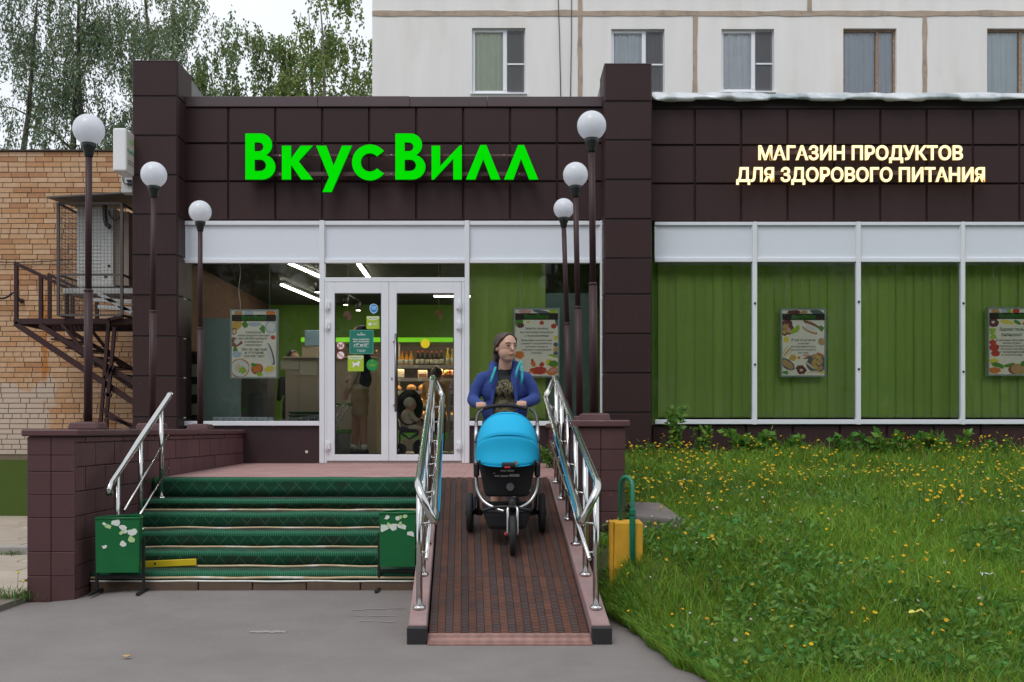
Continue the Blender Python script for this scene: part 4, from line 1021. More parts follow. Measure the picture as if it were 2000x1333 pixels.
def poster(label, pxa, pxb, pya, pyb, Y, heads, body, art, seed, wires):
    rr = random.Random(seed); x0, x1, z1, z0 = fx(pxa, Y), fx(pxb, Y), fz(pya, Y), fz(pyb, Y); w, h = x1 - x0, z1 - z0
    t = thing('poster', label, 'poster', ((x0 + x1) / 2, Y, z0), 'framed food posters hung in the windows')
    f = .022
    fr = MB(); fr.box(x0, x0 + f, Y - .02, Y + .03, z0, z1); fr.box(x1 - f, x1, Y - .02, Y + .03, z0, z1); fr.box(x0 + f, x1 - f, Y - .02, Y + .03, z0, z0 + f); fr.box(x0 + f, x1 - f, Y - .02, Y + .03, z1 - f, z1)
    fr.split('frame', frame_m, t, bevel=.003)
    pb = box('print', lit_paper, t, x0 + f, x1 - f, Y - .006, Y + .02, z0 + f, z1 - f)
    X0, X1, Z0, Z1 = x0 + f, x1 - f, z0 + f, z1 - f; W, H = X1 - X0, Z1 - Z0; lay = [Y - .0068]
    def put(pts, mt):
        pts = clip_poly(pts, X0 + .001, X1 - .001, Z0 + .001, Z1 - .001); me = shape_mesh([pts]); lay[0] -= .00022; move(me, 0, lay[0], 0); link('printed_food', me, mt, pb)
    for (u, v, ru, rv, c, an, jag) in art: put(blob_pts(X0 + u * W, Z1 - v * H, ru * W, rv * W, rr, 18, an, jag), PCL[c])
    lay[0] -= .0006; me = shape_mesh([[(X0, Z1 - .155 * H), (X1, Z1 - .155 * H), (X1, Z1 - .055 * H), (X0, Z1 - .055 * H)]]); move(me, 0, lay[0], 0); link('name_band', me, brown_band, pb)
    lay[0] -= .0006
    me = text_mesh('ВкусВилл', .1, 0, .003); co = np.array([v.co[:] for v in me.vertices]); s_ = .56 * W / (co[:, 0].max() - co[:, 0].min()); move(me, (X0 + X1) / 2, lay[0], Z1 - .128 * H, s_, s_); link('shop_name', me, g_txt, pb)
    me = shape_mesh([[((X0 + X1) / 2 - .27 * W, Z1 - .143 * H), ((X0 + X1) / 2 + .27 * W, Z1 - .143 * H), ((X0 + X1) / 2 + .27 * W, Z1 - .138 * H), ((X0 + X1) / 2 - .27 * W, Z1 - .138 * H)]]); move(me, 0, lay[0], 0); link('underline', me, g_txt, pb)
    for (txt, v, wf, mt, sh) in heads + body:
        me = text_mesh(txt, .1, 0, .0012, shear=sh); co = np.array([q.co[:] for q in me.vertices]); s_ = wf * W / (co[:, 0].max() - co[:, 0].min())
        s_ = min(s_, .052 * H / .1 * (1.25 if mt is gr_txt else .80)); move(me, (X0 + X1) / 2, lay[0] - .0003, Z1 - v * H, s_, s_); link('printed_line', me, mt, pb)
    for i, pw in enumerate(wires):
        xx = fx(pw, Y); pts = [(xx + .010 * math.sin(k * .9 + seed) * (1 if i == 0 else .05), Y, z1 + (3.62 - z1) * k / 12) for k in range(13)]
        MB().tube(bez(pts, 3), .004 if i == 0 else .0018, 6).build('hanging_wire', M('white_wire', (.72, .73, .7), .5), t)
    # light-box body behind the print
    box('back_box', frame_m, t, x0 + .004, x1 - .004, Y + .03, Y + .07, z0 + .004, z1 - .004)
top_art = [(.14, .03, .10, .05, 'tan', 0, .2), (.38, .03, .12, .05, 'blue', 0, .1), (.64, .03, .12, .05, 'white', 0, .1), (.88, .03, .11, .06, 'orange', 0, .1)]
poster('poster about product checks hanging in the left window', 450, 543, 605, 740, .18,
       [('Мы за чистый', .600, .56, gr_txt, .15), ('и честный', .650, .42, gr_txt, .15), ('состав еды!', .700, .46, gr_txt, .15)],
       [('Ежемесячно', .335, .36, dk_txt, 0), ('наши продукты проходят', .383, .72, dk_txt, 0), ('по 300-600 проверок', .431, .60, dk_txt, 0), ('в независимых', .479, .42, dk_txt, 0), ('лабораториях.', .527, .40, dk_txt, 0)],
       top_art + [(.10, .21, .15, .10, 'gold', .4, .2), (.30, .21, .07, .07, 'leaf', .5, .3), (.52, .20, .16, .05, 'blue', 0, .1), (.88, .24, .14, .15, 'blue', 0, .05), (.88, .24, .10, .11, 'white', 0, .08), (.70, .27, .06, .09, 'leaf', .3, .3), (.05, .31, .06, .08, 'brown', 0, .1), (.05, .31, .04, .05, 'cream', 0, .1), (.93, .40, .05, .05, 'red', 0, .06), (.10, .47, .13, .12, 'brown', .4, .2), (.12, .46, .08, .07, 'white', .4, .25), (.08, .60, .06, .07, 'leaf', .6, .3), (.11, .66, .10, .08, 'blue', 0, .1), (.88, .66, .06, .28, 'slate', .28, .03), (.85, .64, .045, .25, 'white', .28, .03), (.18, .87, .23, .22, 'tan', 0, .04), (.18, .87, .20, .19, 'white', 0, .05), (.14, .86, .09, .08, 'cream', 0, .3), (.24, .90, .09, .07, 'lime', 0, .3), (.57, .88, .14, .12, 'brown', .2, .05), (.57, .87, .11, .09, 'orange', .2, .08), (.50, .82, .08, .04, 'leaf', -.2, .2), (.87, .89, .16, .12, 'white', .2, .08), (.86, .88, .12, .07, 'yellow', .3, .1), (.62, .96, .08, .04, 'lime', 0, .3)],
       1, (468, 527))
poster('poster with a red crab hanging in the window behind the woman', 1003, 1093, 602, 738, .16,
       [('Знаете, почему', .30, .55, gr_txt, .12), ('мы постоянно общаемся', .355, .78, gr_txt, .12), ('с покупателями?', .41, .58, gr_txt, .12)],
       [('Ваши идеи помогают нам', .475, .72, dk_txt, 0), ('управлять ассортиментом,', .523, .72, dk_txt, 0), ('улучшать сервис и', .571, .50, dk_txt, 0), ('становиться интереснее.', .619, .70, dk_txt, 0), ('Спасибо!', .667, .26, dk_txt, 0)],
       [(.22, .03, .14, .05, 'pink', 0, .2), (.62, .035, .22, .04, 'slate', -.15, .06), (.90, .03, .10, .05, 'lime', 0, .3), (.08, .20, .10, .09, 'leaf', 0, .25), (.13, .24, .08, .06, 'maroon', 0, .2), (.30, .19, .05, .03, 'yellow', 0, .1), (.62, .20, .055, .05, 'red', 0, .05), (.90, .25, .065, .06, 'red', 0, .05), (.97, .18, .04, .10, 'slate', .2, .1), (.95, .43, .05, .06, 'yellow', 0, .1), (.95, .53, .06, .05, 'slate', 0, .1), (.95, .60, .06, .06, 'gold', 0, .2), (.95, .66, .06, .05, 'slate', 0, .1), (.10, .68, .12, .08, 'orange', -.3, .25), (.90, .70, .14, .03, 'lime', -.2, .2), (.55, .92, .20, .09, 'red', 0, .12), (.42, .82, .05, .07, 'orange', .7, .2), (.40, .77, .03, .04, 'red', .2, .2), (.62, .83, .05, .06, 'red', -.7, .2), (.33, .95, .10, .02, 'orange', .3, .1), (.76, .95, .10, .02, 'orange', -.4, .1), (.80, .80, .09, .08, 'yellow', 0, .12), (.90, .82, .12, .09, 'leaf', 0, .25), (.88, .93, .15, .09, 'orange', .3, .1), (.90, .92, .11, .04, 'pink', .3, .1)],
       2, (1017, 1060))
poster('poster with walnuts and biscuits hanging before a green blind', 1524, 1613, 603, 737, .17,
       [('Вернем деньги,', .475, .58, gr_txt, .2)],
       [('если вам', .525, .25, dk_txt, 0), ('не понравился вкус', .573, .58, dk_txt, 0), ('или качество продукта.', .620, .60, dk_txt, 0), ('Без чека.', .668, .25, dk_txt, 0)],
       [(.28, .03, .16, .05, 'maroon', 0, .2), (.52, .03, .08, .04, 'tan', 0, .2), (.82, .03, .16, .06, 'slate', -.2, .1), (.10, .27, .17, .18, 'maroon', 0, .15), (.09, .25, .07, .07, 'tan', 0, .3), (.16, .31, .06, .06, 'pink', 0, .3), (.05, .33, .05, .06, 'gold', 0, .3), (.30, .31, .13, .06, 'lime', .6, .25), (.36, .28, .05, .09, 'lime', -.3, .25), (.70, .22, .22, .05, 'brown', -.42, .04), (.72, .26, .20, .035, 'white', -.42, .04), (.66, .31, .20, .06, 'tan', -.42, .04), (.66, .295, .18, .03, 'white', -.42, .04), (.92, .28, .07, .07, 'leaf', 0, .25), (.09, .45, .07, .07, 'yellow', 0, .05), (.95, .49, .13, .12, 'white', 0, .04), (.95, .49, .09, .09, 'tan', 0, .2), (.97, .47, .04, .04, 'gold', 0, .2), (.06, .62, .14, .025, 'cream', 1.0, .08), (.12, .64, .15, .02, 'tan', .9, .08), (.16, .67, .13, .02, 'cream', .75, .08), (.25, .73, .09, .07, 'gold', .3, .3), (.40, .73, .035, .035, 'orange', 0, .1), (.12, .83, .21, .11, 'slate', -.62, .05), (.12, .83, .17, .07, 'tan', -.62, .15), (.60, .70, .13, .025, 'pink', -.1, .08), (.62, .725, .12, .025, 'brown', .3, .08), (.78, .66, .05, .05, 'white', 0, .1), (.90, .68, .10, .03, 'orange', -.4, .1), (.82, .82, .25, .22, 'slate', 0, .05), *[(.82 + .17 * math.cos(i * 2.4) * (.35 + .2 * (i % 4)), .80 + .11 * math.sin(i * 2.4) * (.35 + .2 * (i % 4)), .055, .05, ('gold', 'tan')[i % 2], 0, .12) for i in range(14)], (.64, .84, .15, .02, 'cream', -.7, .06), (.72, .95, .16, .025, 'cream', .1, .08), (.45, .92, .13, .11, 'maroon', 0, .2), (.45, .92, .04, .03, 'cream', 0, .1), (.08, .96, .07, .04, 'leaf', 0, .3), (.94, .96, .06, .03, 'yellow', 0, .1)],
       3, (1536, 1596))
poster('poster with tomatoes and bread at the right edge of the picture', 1928, 2022, 601, 735, .17,
       [('Здравствуй,', .33, .78, gr_txt, .08), ('Бибирево!', .415, .66, gr_txt, .08)],
       [('В магазине «ВкусВилл»', .49, .74, dk_txt, 0), ('можно купить', .535, .46, dk_txt, 0), ('натуральные продукты', .58, .74, dk_txt, 0), ('с честным составом', .625, .66, dk_txt, 0), ('от производителей', .67, .60, dk_txt, 0), ('со всей России!', .715, .52, dk_txt, 0)],
       top_art[:2] + [(.60, .03, .08, .06, 'red', 0, .1), (.45, .03, .05, .05, 'lime', 0, .2), (.10, .21, .13, .09, 'maroon', 0, .15), (.09, .20, .04, .03, 'white', 0, .2), (.40, .20, .15, .05, 'yellow', -.15, .12), (.63, .20, .09, .04, 'leaf', -.5, .15), (.88, .20, .14, .05, 'orange', .3, .15), (.07, .34, .07, .08, 'lime', .3, .3), (.09, .43, .07, .06, 'lime', 0, .3), (.08, .51, .08, .06, 'red', 0, .08), (.11, .59, .11, .08, 'red', 0, .05), (.14, .68, .10, .07, 'red', 0, .05), (.11, .80, .10, .06, 'yellow', 0, .2), (.18, .86, .14, .06, 'leaf', -.3, .25), (.12, .94, .13, .07, 'orange', 0, .15), (.45, .86, .13, .04, 'leaf', .2, .2), (.62, .93, .19, .13, 'brown', 0, .05), (.66, .92, .17, .12, 'tan', 0, .04), (.78, .84, .08, .06, 'leaf', .2, .2), (.93, .80, .08, .05, 'orange', 0, .1), (.95, .93, .09, .12, 'white', 0, .08)],
       4, (1941, 2005))

# ------------------------------------------------------------------ stickers on the doors
def sticker(label, name, cat, parts, YS=-.0175):
    t = thing(name, label, cat, (0, YS, 2)); y = YS
    for nm, ols, mt in parts:
        me = shape_mesh(ols) if isinstance(ols, list) else ols; move(me, 0, y, 0); y -= .0009; link(nm, me, mt, t)
    return t
def D(x, y, s=8.3333, ox=640, oy=570): return (fx(ox + x / s, -.018), fz(oy + y / s, -.018))
def dr_(x0, x1, y0, y1, r): a_, b_ = D(x0, y1), D(x1, y0); return [rrect(a_[0], b_[0], a_[1], b_[1], r)]
def dtext(body, cx, cy, width, hpx, bold=.002, mt=None):
    me = text_mesh(body, .1, 0, bold); co = np.array([q.co[:] for q in me.vertices]); (x, z) = D(cx, cy); s_ = (width / 8.3333 / 155) / (co[:, 0].max() - co[:, 0].min()); sz = (hpx / 8.3333 / 155) / .072
    me.transform(Matrix.Diagonal((s_, 1, sz, 1))); me.transform(Matrix.Translation((x, 0, z))); return me
teal = M('teal_print', (.005, .19, .135), .5, var=.03); teal_l = M('teal_border', (.10, .36, .28), .5, var=.03); wht = M('white_print', (.78, .80, .78), .5, var=0); lime_p = M('lime_print', (.38, .56, .03), .5, var=.04); pale_l = M('pale_lime_print', (.62, .70, .48), .5, var=.03)
blue_p = M('blue_print', (.03, .25, .62), .5, var=.03); blue_l = M('pale_blue_print', (.45, .65, .85), .5, var=.02); red_p = M('red_print', (.55, .03, .06), .5, var=.03); grn_p = M('green_print', (.01, .26, .06), .5, var=.03); yel_p = M('yellow_print', (.90, .72, .01), .5, var=.03); blk_p = M('black_print', (.03, .04, .05), .5, var=0)
sticker('teal opening-hours sign on the left door', 'hours_sign', 'sign', [('border', dr_(355, 745, 625, 1015, .012), teal_l), ('panel', dr_(365, 735, 636, 1004, .01), teal), ('lettering', dtext('ВкусВилл', 548, 712, 130, 26), wht), ('lettering', dtext('Рады накормить', 548, 788, 270, 26), wht), ('lettering', dtext('вас ежедневно', 548, 824, 265, 26), wht), ('lettering', dtext('с 9°° до 22°°', 548, 882, 240, 34, .004), wht), ('lettering', dtext('без перерывов и выходных', 548, 905, 260, 12), wht), ('lettering', dtext('ООО «Вкусвилл»', 548, 962, 150, 16), wht), ('lettering', dtext('г. Москва', 548, 984, 120, 14), wht),
    ('leaf_mark', [circ(*D(548, 676), .012, .004)], wht)])
sh = [D(*p) for p in ((680, 250), (700, 215), (745, 195), (795, 215), (817, 250), (812, 310), (785, 345), (750, 362), (715, 345), (688, 310))]
sh2 = [D(*p) for p in ((692, 255), (710, 225), (746, 208), (787, 225), (805, 255), (800, 305), (778, 332), (750, 346), (722, 332), (700, 305))]
sticker('blue shield sticker high on the left door', 'security_sticker', 'sticker', [('border', [sh], blue_l), ('panel', [sh2], blue_p), ('bar', dr_(712, 788, 245, 262, .001), blue_l), ('bar', dr_(716, 784, 276, 290, .001), blue_l)])
sticker('small lime sticker with a white padlock on the left door', 'lime_sticker', 'sticker', [('panel', dr_(632, 842, 400, 608, .006), lime_p), ('banner', [[D(*p) for p in ((636, 404), (838, 404), (836, 440), (790, 462), (736, 470), (682, 460), (640, 440))]], pale_l), ('lettering', dtext('добро пожаловать', 738, 440, 140, 12), grn_p), ('padlock', [rrect(*sorted((D(666, 0)[0], D(712, 0)[0])), *sorted((D(0, 552)[1], D(0, 512)[1])), .003), circ(*D(688, 508), .0028)], wht), ('lettering', dtext('1 день', 770, 520, 90, 20), wht), ('lettering', dtext('в неделю', 770, 545, 90, 18), wht)])
dog = [D(*p) for p in ((400, 1150), (412, 1140), (420, 1150), (425, 1165), (470, 1162), (490, 1140), (500, 1132), (515, 1140), (528, 1130), (524, 1170), (510, 1180), (515, 1215), (508, 1228), (497, 1225), (492, 1205), (440, 1205), (425, 1235), (405, 1232), (408, 1205), (412, 1180), (402, 1168))]
sticker('lime sticker with a white dog silhouette on the left door', 'dog_sticker', 'sticker', [('panel', dr_(326, 586, 1040, 1298, .008), lime_p), ('banner', [[D(*p) for p in ((332, 1046), (580, 1046), (578, 1085), (520, 1108), (456, 1114), (390, 1106), (334, 1085))]], pale_l), ('lettering', dtext('подождите меня', 456, 1078, 190, 14), grn_p), ('lettering', dtext('здесь, пожалуйста', 456, 1104, 110, 12), grn_p), ('dog_mark', [dog], wht)])
for lab, cy, kk in (('round sign with a crossed-out dog on the left door', 880, 0), ('round red-barred sign below the crossed-out dog sign', 1036, 1)):
    c = D(210, cy); r = .052; a_ = math.radians(-38 if kk else 38)
    dx, dz = r * .8 * math.cos(a_), r * .8 * math.sin(a_); px_, pz_ = -math.sin(a_) * .005, math.cos(a_) * .005
    bar_ = [(c[0] - dx - px_, c[1] - dz - pz_), (c[0] + dx - px_, c[1] + dz - pz_), (c[0] + dx + px_, c[1] + dz + pz_), (c[0] - dx + px_, c[1] - dz + pz_)]
    parts = [('rim', [circ(*c, r)], red_p), ('panel', [circ(*c, r * .86)], wht)]
    if not kk: parts.append(('dog_mark', [[(c[0] + x * r, c[1] + z * r) for x, z in ((-.6, .35), (-.35, .45), (-.2, .25), (.35, -.05), (.6, .2), (.45, -.15), (.45, -.6), (.32, -.6), (.28, -.3), (-.15, -.1), (-.2, -.5), (-.32, -.5), (-.32, .1))]], blk_p))
    sticker(lab, 'prohibition_sign', 'sign', parts + [('bar', [bar_], red_p)])
c = D(725, 1195); sticker('round dark green sticker low on the left door', 'green_sticker', 'sticker', [('panel', [circ(*c, .074)], grn_p), ('lettering', dtext('оплата', 725, 1190, 110, 15), lime_p), ('lettering', dtext('картой', 725, 1215, 100, 15), lime_p), ('mark', [circ(*D(725, 1135), .008)], lime_p)])
c = (fx(830.5, -.018), fz(671.5, -.018)); sticker('round plain yellow sticker on the right door', 'yellow_sticker', 'sticker', [('panel', [circ(*c, .058)], yel_p)])
# ------------------------------------------------------------------ brown metal stair, caged air conditioner on the annexe wall
YS0, YS1 = .75, 1.75
st = thing('metal_staircase', 'brown steel service staircase with railing on the brick wall', 'staircase', (-6, 1.2, 2.7))
zl = fz(628, YS0)
fr = MB()
for Y in (YS0, YS1):
    fr.bar((fx(30, YS0), Y, zl), (fx(262, YS0), Y, zl), .05, .07)
fr.bar((fx(30, YS0), YS0, zl), (fx(30, YS0), YS1, zl), .05, .07)
fr.split('landing_beam', dark_metal, st)
n = 26
for i in range(n):
    x = fx(34, YS0) + (fx(262, YS0) - fx(34, YS0)) * i / n; MB().box(x, x + .035, YS0 + .03, YS1 - .03, zl + .028, zl + .036).build('grate_bar', dark_metal, st)
for Y in (YS0, YS1):
    for px, ytop in ((32, 515), (80, 540), (131, 563)):
        MB().bar((fx(px, YS0), Y, zl), (fx(px, YS0), Y, fz(ytop, YS0)), .045, .045).build('railing_post', dark_metal, st)
    MB().bar((fx(29, YS0), Y, fz(514, YS0)), (fx(150, YS0), Y, fz(572, YS0)), .05, .045).build('top_rail', dark_metal, st)
    MB().bar((fx(30, YS0), Y, zl - .03), (fx(290, YS0), Y, fz(806, YS0)), .05, .07).build('stringer', dark_metal, st)
    MB().bar((fx(78, YS0), Y, zl - .05), (fx(290, YS0), Y, fz(765, YS0)), .045, .06).build('stringer', dark_metal, st)
    MB().bar((fx(117, YS0), Y, zl), (fx(185, YS0), Y, fz(712, YS0)), .04, .04).build('brace', dark_metal, st)
for Y in (YS0, YS1): MB().bar((fx(286, YS0), Y, -.02), (fx(286, YS0), Y, fz(764, YS0)), .045, .045).build('leg', dark_metal, st)
for i in range(6):
    f = (i + .5) / 6; MB().box(fx(100 + 170 * f, YS0) - .12, fx(100 + 170 * f, YS0) + .10, YS0 + .03, YS1 - .03, fz(655 + 105 * f, YS0), fz(655 + 105 * f, YS0) + .02).build('tread', dark_metal, st)
for (a_, b_) in (((213, 622), (197, 822)), ((224, 640), (208, 815)), ((213, 625), (240, 618)), ((200, 800), (262, 838)), ((207, 815), (262, 832)), ((205, 740), (222, 716)), ((203, 770), (218, 773))):
    MB().bar(at(*a_, YS0 - .06), at(*b_, YS0 - .06), .042, .042).build('leg_frame_bar', dark_metal, st)
for px in (197, 208): MB().bar((fx(px, YS0 - .06), YS0 - .06, fz(818, YS0 - .06)), (fx(px, YS0 - .06), YS0 - .06, 0.03), .045, .045).build('leg', dark_metal, st)
cg = thing('air_conditioner_cage', 'rusty wire cage with sloping tin roof around the air conditioner', 'cage', (-5.6, .9, 3.0))
grey_steel = M('weathered_steel', (.10, .085, .08), .5, .4, .25, 12)
YC0, YC1 = .55, 1.5; xa, xb = fx(114, YC0), fx(238, YC0); zt, zb = fz(398, YC0), fz(616, YC0)
for x in (xa, xb):
    for Y in (YC0, YC1): MB().bar((x, Y, zb), (x, Y, zt), .035, .035).build('post', grey_steel, cg)
for z in (zt, zb, fz(537, YC0)):
    for p, q in (((xa, YC0), (xb, YC0)), ((xa, YC0), (xa, YC1)), ((xb, YC0), (xb, YC1)), ((xa, YC1), (xb, YC1))): MB().bar((*p, z), (*q, z), .028, .028).build('rail', grey_steel, cg)
m = MB(); x0r, x1r = fx(98, YC0), fx(262, YC0)
m.hexa([(x0r, YC0 - .12, fz(391, YC0)), (x1r, YC0 - .12, fz(381, YC0)), (x1r, YC1 + .2, fz(381, YC0) + .10), (x0r, YC1 + .2, fz(391, YC0) + .10), (x0r, YC0 - .12, fz(391, YC0) + .02), (x1r, YC0 - .12, fz(381, YC0) + .02), (x1r, YC1 + .2, fz(381, YC0) + .12), (x0r, YC1 + .2, fz(391, YC0) + .12)])
m.build('tin_roof', M('dull_tin', (.12, .115, .11), .6, .3, .2, 5), cg)
for (a_, b_, c_) in (((xa, YC0), (xb, YC0), 'front'), ((xa, YC0), (xa, YC1), 'side')):
    m = MB(); L = math.dist(a_, b_); n = int(L / .045)
    for i in range(1, n): f = i / n; x, y = a_[0] + (b_[0] - a_[0]) * f, a_[1] + (b_[1] - a_[1]) * f; m.bar((x, y, zb), (x, y, zt), .0032, .0032)
    for i in range(1, int((zt - zb) / .045)): z = zb + i * .045; m.bar((*a_, z), (*b_, z), .0032, .0032)
    tag(m.build('wire_mesh', grey_steel, cg), kind='stuff')
ac = thing('air_conditioner', 'white air conditioner outdoor unit inside the wire cage', 'air conditioner', (-5.5, 1, 2.9))
ac_w = M('ac_white', (.60, .62, .60), .45, var=.06)
YAC = .80; X0, X1, Z0, Z1 = fx(150, YAC), fx(221, YAC), fz(560, YAC), fz(405, YAC)
MB().box(X0, X1, YAC, YAC + .36, Z0, Z1).build('case', ac_w, ac, bevel=.015, seg=2)
box('side_cover', M('ac_beige', (.30, .24, .2), .6), ac, X1, X1 + .19, YAC + .05, YAC + .34, Z0 + .02, Z1 - .05)
for i in range(16): MB().box(X0 + .04, X1 - .16, YAC - .006, YAC + .002, Z0 + .10 + i * .05, Z0 + .108 + i * .05).build('grille_bar', ac_w, ac)
MB().lathe([(.018, -.01), (.018, .0)], (fx(213, YAC), YAC, fz(520, YAC)), 12, 'y').build('port', black_plastic, ac); box('port_cover', black_plastic, ac, fx(204, YAC), fx(209, YAC), YAC - .012, YAC, fz(543, YAC), fz(538, YAC))
MB().tube(bez([at(204, 398, YAC - .05), at(205, 425, YAC - .06), at(208, 438, YAC - .06), at(216, 445, YAC - .05)], 6), .03, 10).build('insulated_pipe', black_plastic, ac)
MB().tube(bez([at(212, 412, YAC - .03), at(217, 425, YAC - .05), at(226, 430, YAC - .03), at(240, 420, YAC)], 6), .01, 8).build('pipe', black_plastic, ac)
sf = thing('bracket_shelf', 'white bracket shelf holding up the air conditioner', 'shelf', (-5.4, 1, 2.8)); wsh = M('white_painted_shelf', (.55, .56, .55), .6, var=.2, vs=7)
box('board', wsh, sf, fx(122, .7), fx(262, .7), .72, 1.35, fz(573, .7), fz(563, .7))
for (a_, b_) in (((192, 573), (258, 612)), ((180, 586), (258, 590)), ((192, 600), (258, 604))): MB().bar(at(*a_, .72), at(*b_, .72), .04, .05).build('strut', wsh, sf)
cbl = MB().tube(bez([at(-30, 580, 2.12), at(8, 583, 2.1), at(28, 572, 2.1), at(40, 590, 2.12), at(42, 588, 2.17)], 6), .016, 8).build('cable', black_plastic); tag(cbl, 'black cable entering the brick wall at the far left', 'cable')
MB().lathe([(.03, -.01), (.035, .02)], at(42, 588, 2.185), 10, 'y').build('cable_grommet', black_plastic, cbl)
ctl = MB().tube([at(-40, 511, 2.17), at(30, 513, 2.16), at(70, 512, 2.17), at(140, 508, 2.17)], .008, 6).build('wall_cable', black_plastic); tag(ctl, 'thin cable strung along the brick wall above the stair', 'cable')

# ------------------------------------------------------------------ inside the shop
ORD = ('first', 'second', 'third', 'fourth', 'fifth', 'sixth', 'seventh', 'eighth', 'ninth', 'tenth', 'eleventh', 'twelfth')
led = em('led_tube', (1.0, .93, .80), 20.0); warm_led = em('shelf_led', (1.0, .80, .52), 22.0)
FL = .965
def ceiling_light(label, a_, b_):
    t = thing('ceiling_light', label, 'light', (Vector(a_) + Vector(b_)) / 2, 'linear lights under the shop ceiling'); a_, b_ = Vector(a_), Vector(b_)
    MB().bar(a_ + Vector((0, 0, .03)), b_ + Vector((0, 0, .03)), .06, .04).build('housing', white_alu, t); MB().bar(a_, b_, .045, .02).build('tube', led, t)
ceiling_light('bright linear ceiling light seen at the top of the left window', (-3.05, .75, 3.62), (-2.75, 2.6, 3.62))
ceiling_light('linear ceiling light seen through the transom over the doors', (-2.02, 1.2, 3.62), (-2.10, 4.4, 3.62))
ceiling_light('crosswise ceiling light deep behind the right door', (-1.2, 4.6, 3.6), (.5, 4.6, 3.6))
ceiling_light('ceiling light deep inside behind the left window', (-3.5, 3.2, 3.6), (-3.2, 5.6, 3.6))
# bread and drinks shelving facing the door
YSH = 4.0; shelf_m = M('grey_shelf', (.34, .33, .31), .5, var=.05); edge_m = M('price_rail', (.55, .55, .54), .4, var=.12, vs=30)
su = thing('display_shelving', 'long lit shelving of bread and drinks seen through the doors', 'shelving', (-1.6, YSH + .3, FL))
sx0, sx1 = -3.35, -.25; levels = [2.385, 2.17, 1.957, 1.743, 1.52]
for z in levels:
    sb = box('shelf', shelf_m, su, sx0, sx1, YSH, YSH + .55, z - .025, z - .003); box('price_rail', edge_m, sb, sx0, sx1, YSH - .012, YSH - .001, z - .05, z + .006)
    for i in range(9): x = sx0 + .2 + i * .34 + R.uniform(-.05, .05); box('price_tag', wht, sb, x, x + .07, YSH - .016, YSH - .013, z - .042, z - .002)
    MB().box(sx0, sx1, YSH + .02, YSH + .04, z - .035, z - .027).build('shelf_light', warm_led, sb)
box('back_panel', M('shelf_back', (.05, .045, .04), .7), su, sx0, sx1, YSH + .56, YSH + .6, FL, 2.78)
box('canopy', em('lime_light_strip', (.16, .5, .02), .8), su, sx0, sx1, YSH - .03, YSH + .02, 2.77, 2.84); box('canopy_top', shelf_m, su, sx0, sx1, YSH + .02, YSH + .6, 2.80, 2.84)
MB().box(sx0, sx1, YSH + .10, YSH + .13, 2.782, 2.796).build('canopy_light', warm_led, su)
box('kick_board', M('lime_kick', (.10, .42, .02), .5), su, sx0, sx1, YSH - .02, YSH + .05, 1.17, 1.28); box('base', shelf_m, su, sx0, sx1, YSH + .06, YSH + .55, FL, 1.17)
for x in (sx0, sx1 - .03, -1.8): box('upright', shelf_m, su, x, x + .03, YSH + .5, YSH + .56, FL, 2.8)
def bottle(x, z, col, h, label, cap):
    t = thing('bottle', label, 'bottle', (x, YSH + .12, z), 'bottles on the top shelf'); r = .034
    MB().lathe([(r * .9, 0), (r, .01), (r, h * .55), (r * .45, h * .78), (r * .36, h * .95), (r * .36, h)], (0, 0, 0), 12).build('body', col, t, True)
    MB().lathe([(r * .42, h - .02), (r * .42, h + .012)], (0, 0, 0), 10).build('cap', cap, t, True); MB().lathe([(r * 1.01, h * .14), (r * 1.01, h * .45)], (0, 0, 0), 12).build('label_band', paper, t, True)
b_or = M('orange_juice', (.75, .30, .02), .25, var=.05); b_dk = M('dark_bottle', (.03, .02, .015), .15); b_ye = M('oil_bottle', (.70, .50, .05), .2, var=.05); b_rd = M('berry_bottle', (.16, .03, .03), .2)
x = -1.78
for col, n, h, nm, cap in ((b_or, 4, .23, 'orange juice bottle on the top shelf behind the right door', PC['red']), (b_dk, 6, .24, 'dark glass bottle on the top shelf behind the right door', PC['red']), (b_ye, 5, .27, 'yellow oil bottle on the top shelf behind the right door', PC['gold'])):
    for i in range(n): bottle(x, 2.386, col, h * R.uniform(.92, 1.05), nm + ', ' + ORD[i] + ' of its row', cap); x += .078
    x += .03
for i in range(6): bottle(-2.55 + i * .085, 2.386, b_rd, .25, 'dark red bottle on the top shelf behind the left door, ' + ORD[i] + ' from left', PC['gold'])
crust = M('bread_crust', (.48, .25, .09), .7, 0, .3, 22, rand=.25); pack = M('clear_bag', (.62, .50, .38), .3, 0, .2, 30, rand=.2)
def loaf(x, z, kind, lab, grp):
    t = thing('bread_loaf', lab, 'bread', (x, YSH + .16, z), grp); s_ = R.uniform(.85, 1.1)
    MB().ball((0, 0, .055 * s_), (.075 * s_, .10, .058 * s_), 14, 8).build('loaf', crust, t, True)
    if kind: MB().box(-.085 * s_, .085 * s_, -.10, -.085, 0, .15 * s_).build('bag_front', pack, t, True, .01); MB().box(-.06, .06, -.107, -.102, .02, .075).build('bag_label', paper if R.random() < .5 else PC['brown'], t, True)
for li, z in enumerate(levels[1:]):
    lv = ('second', 'third', 'fourth', 'lowest')[li]
    nl = 0
    for x in np.arange(-2.84, -.75, .215):
        if R.random() < (.08 if li == 0 else .22): continue
        loaf(float(x) + R.uniform(-.02, .02), z, li == 0, ('bagged loaf on the %s shelf inside the doors' if li == 0 else 'bare loaf on the %s shelf inside the doors') % lv + ', ' + ORD[nl] + ' from left', 'loaves on the %s shelf' % lv); nl += 1
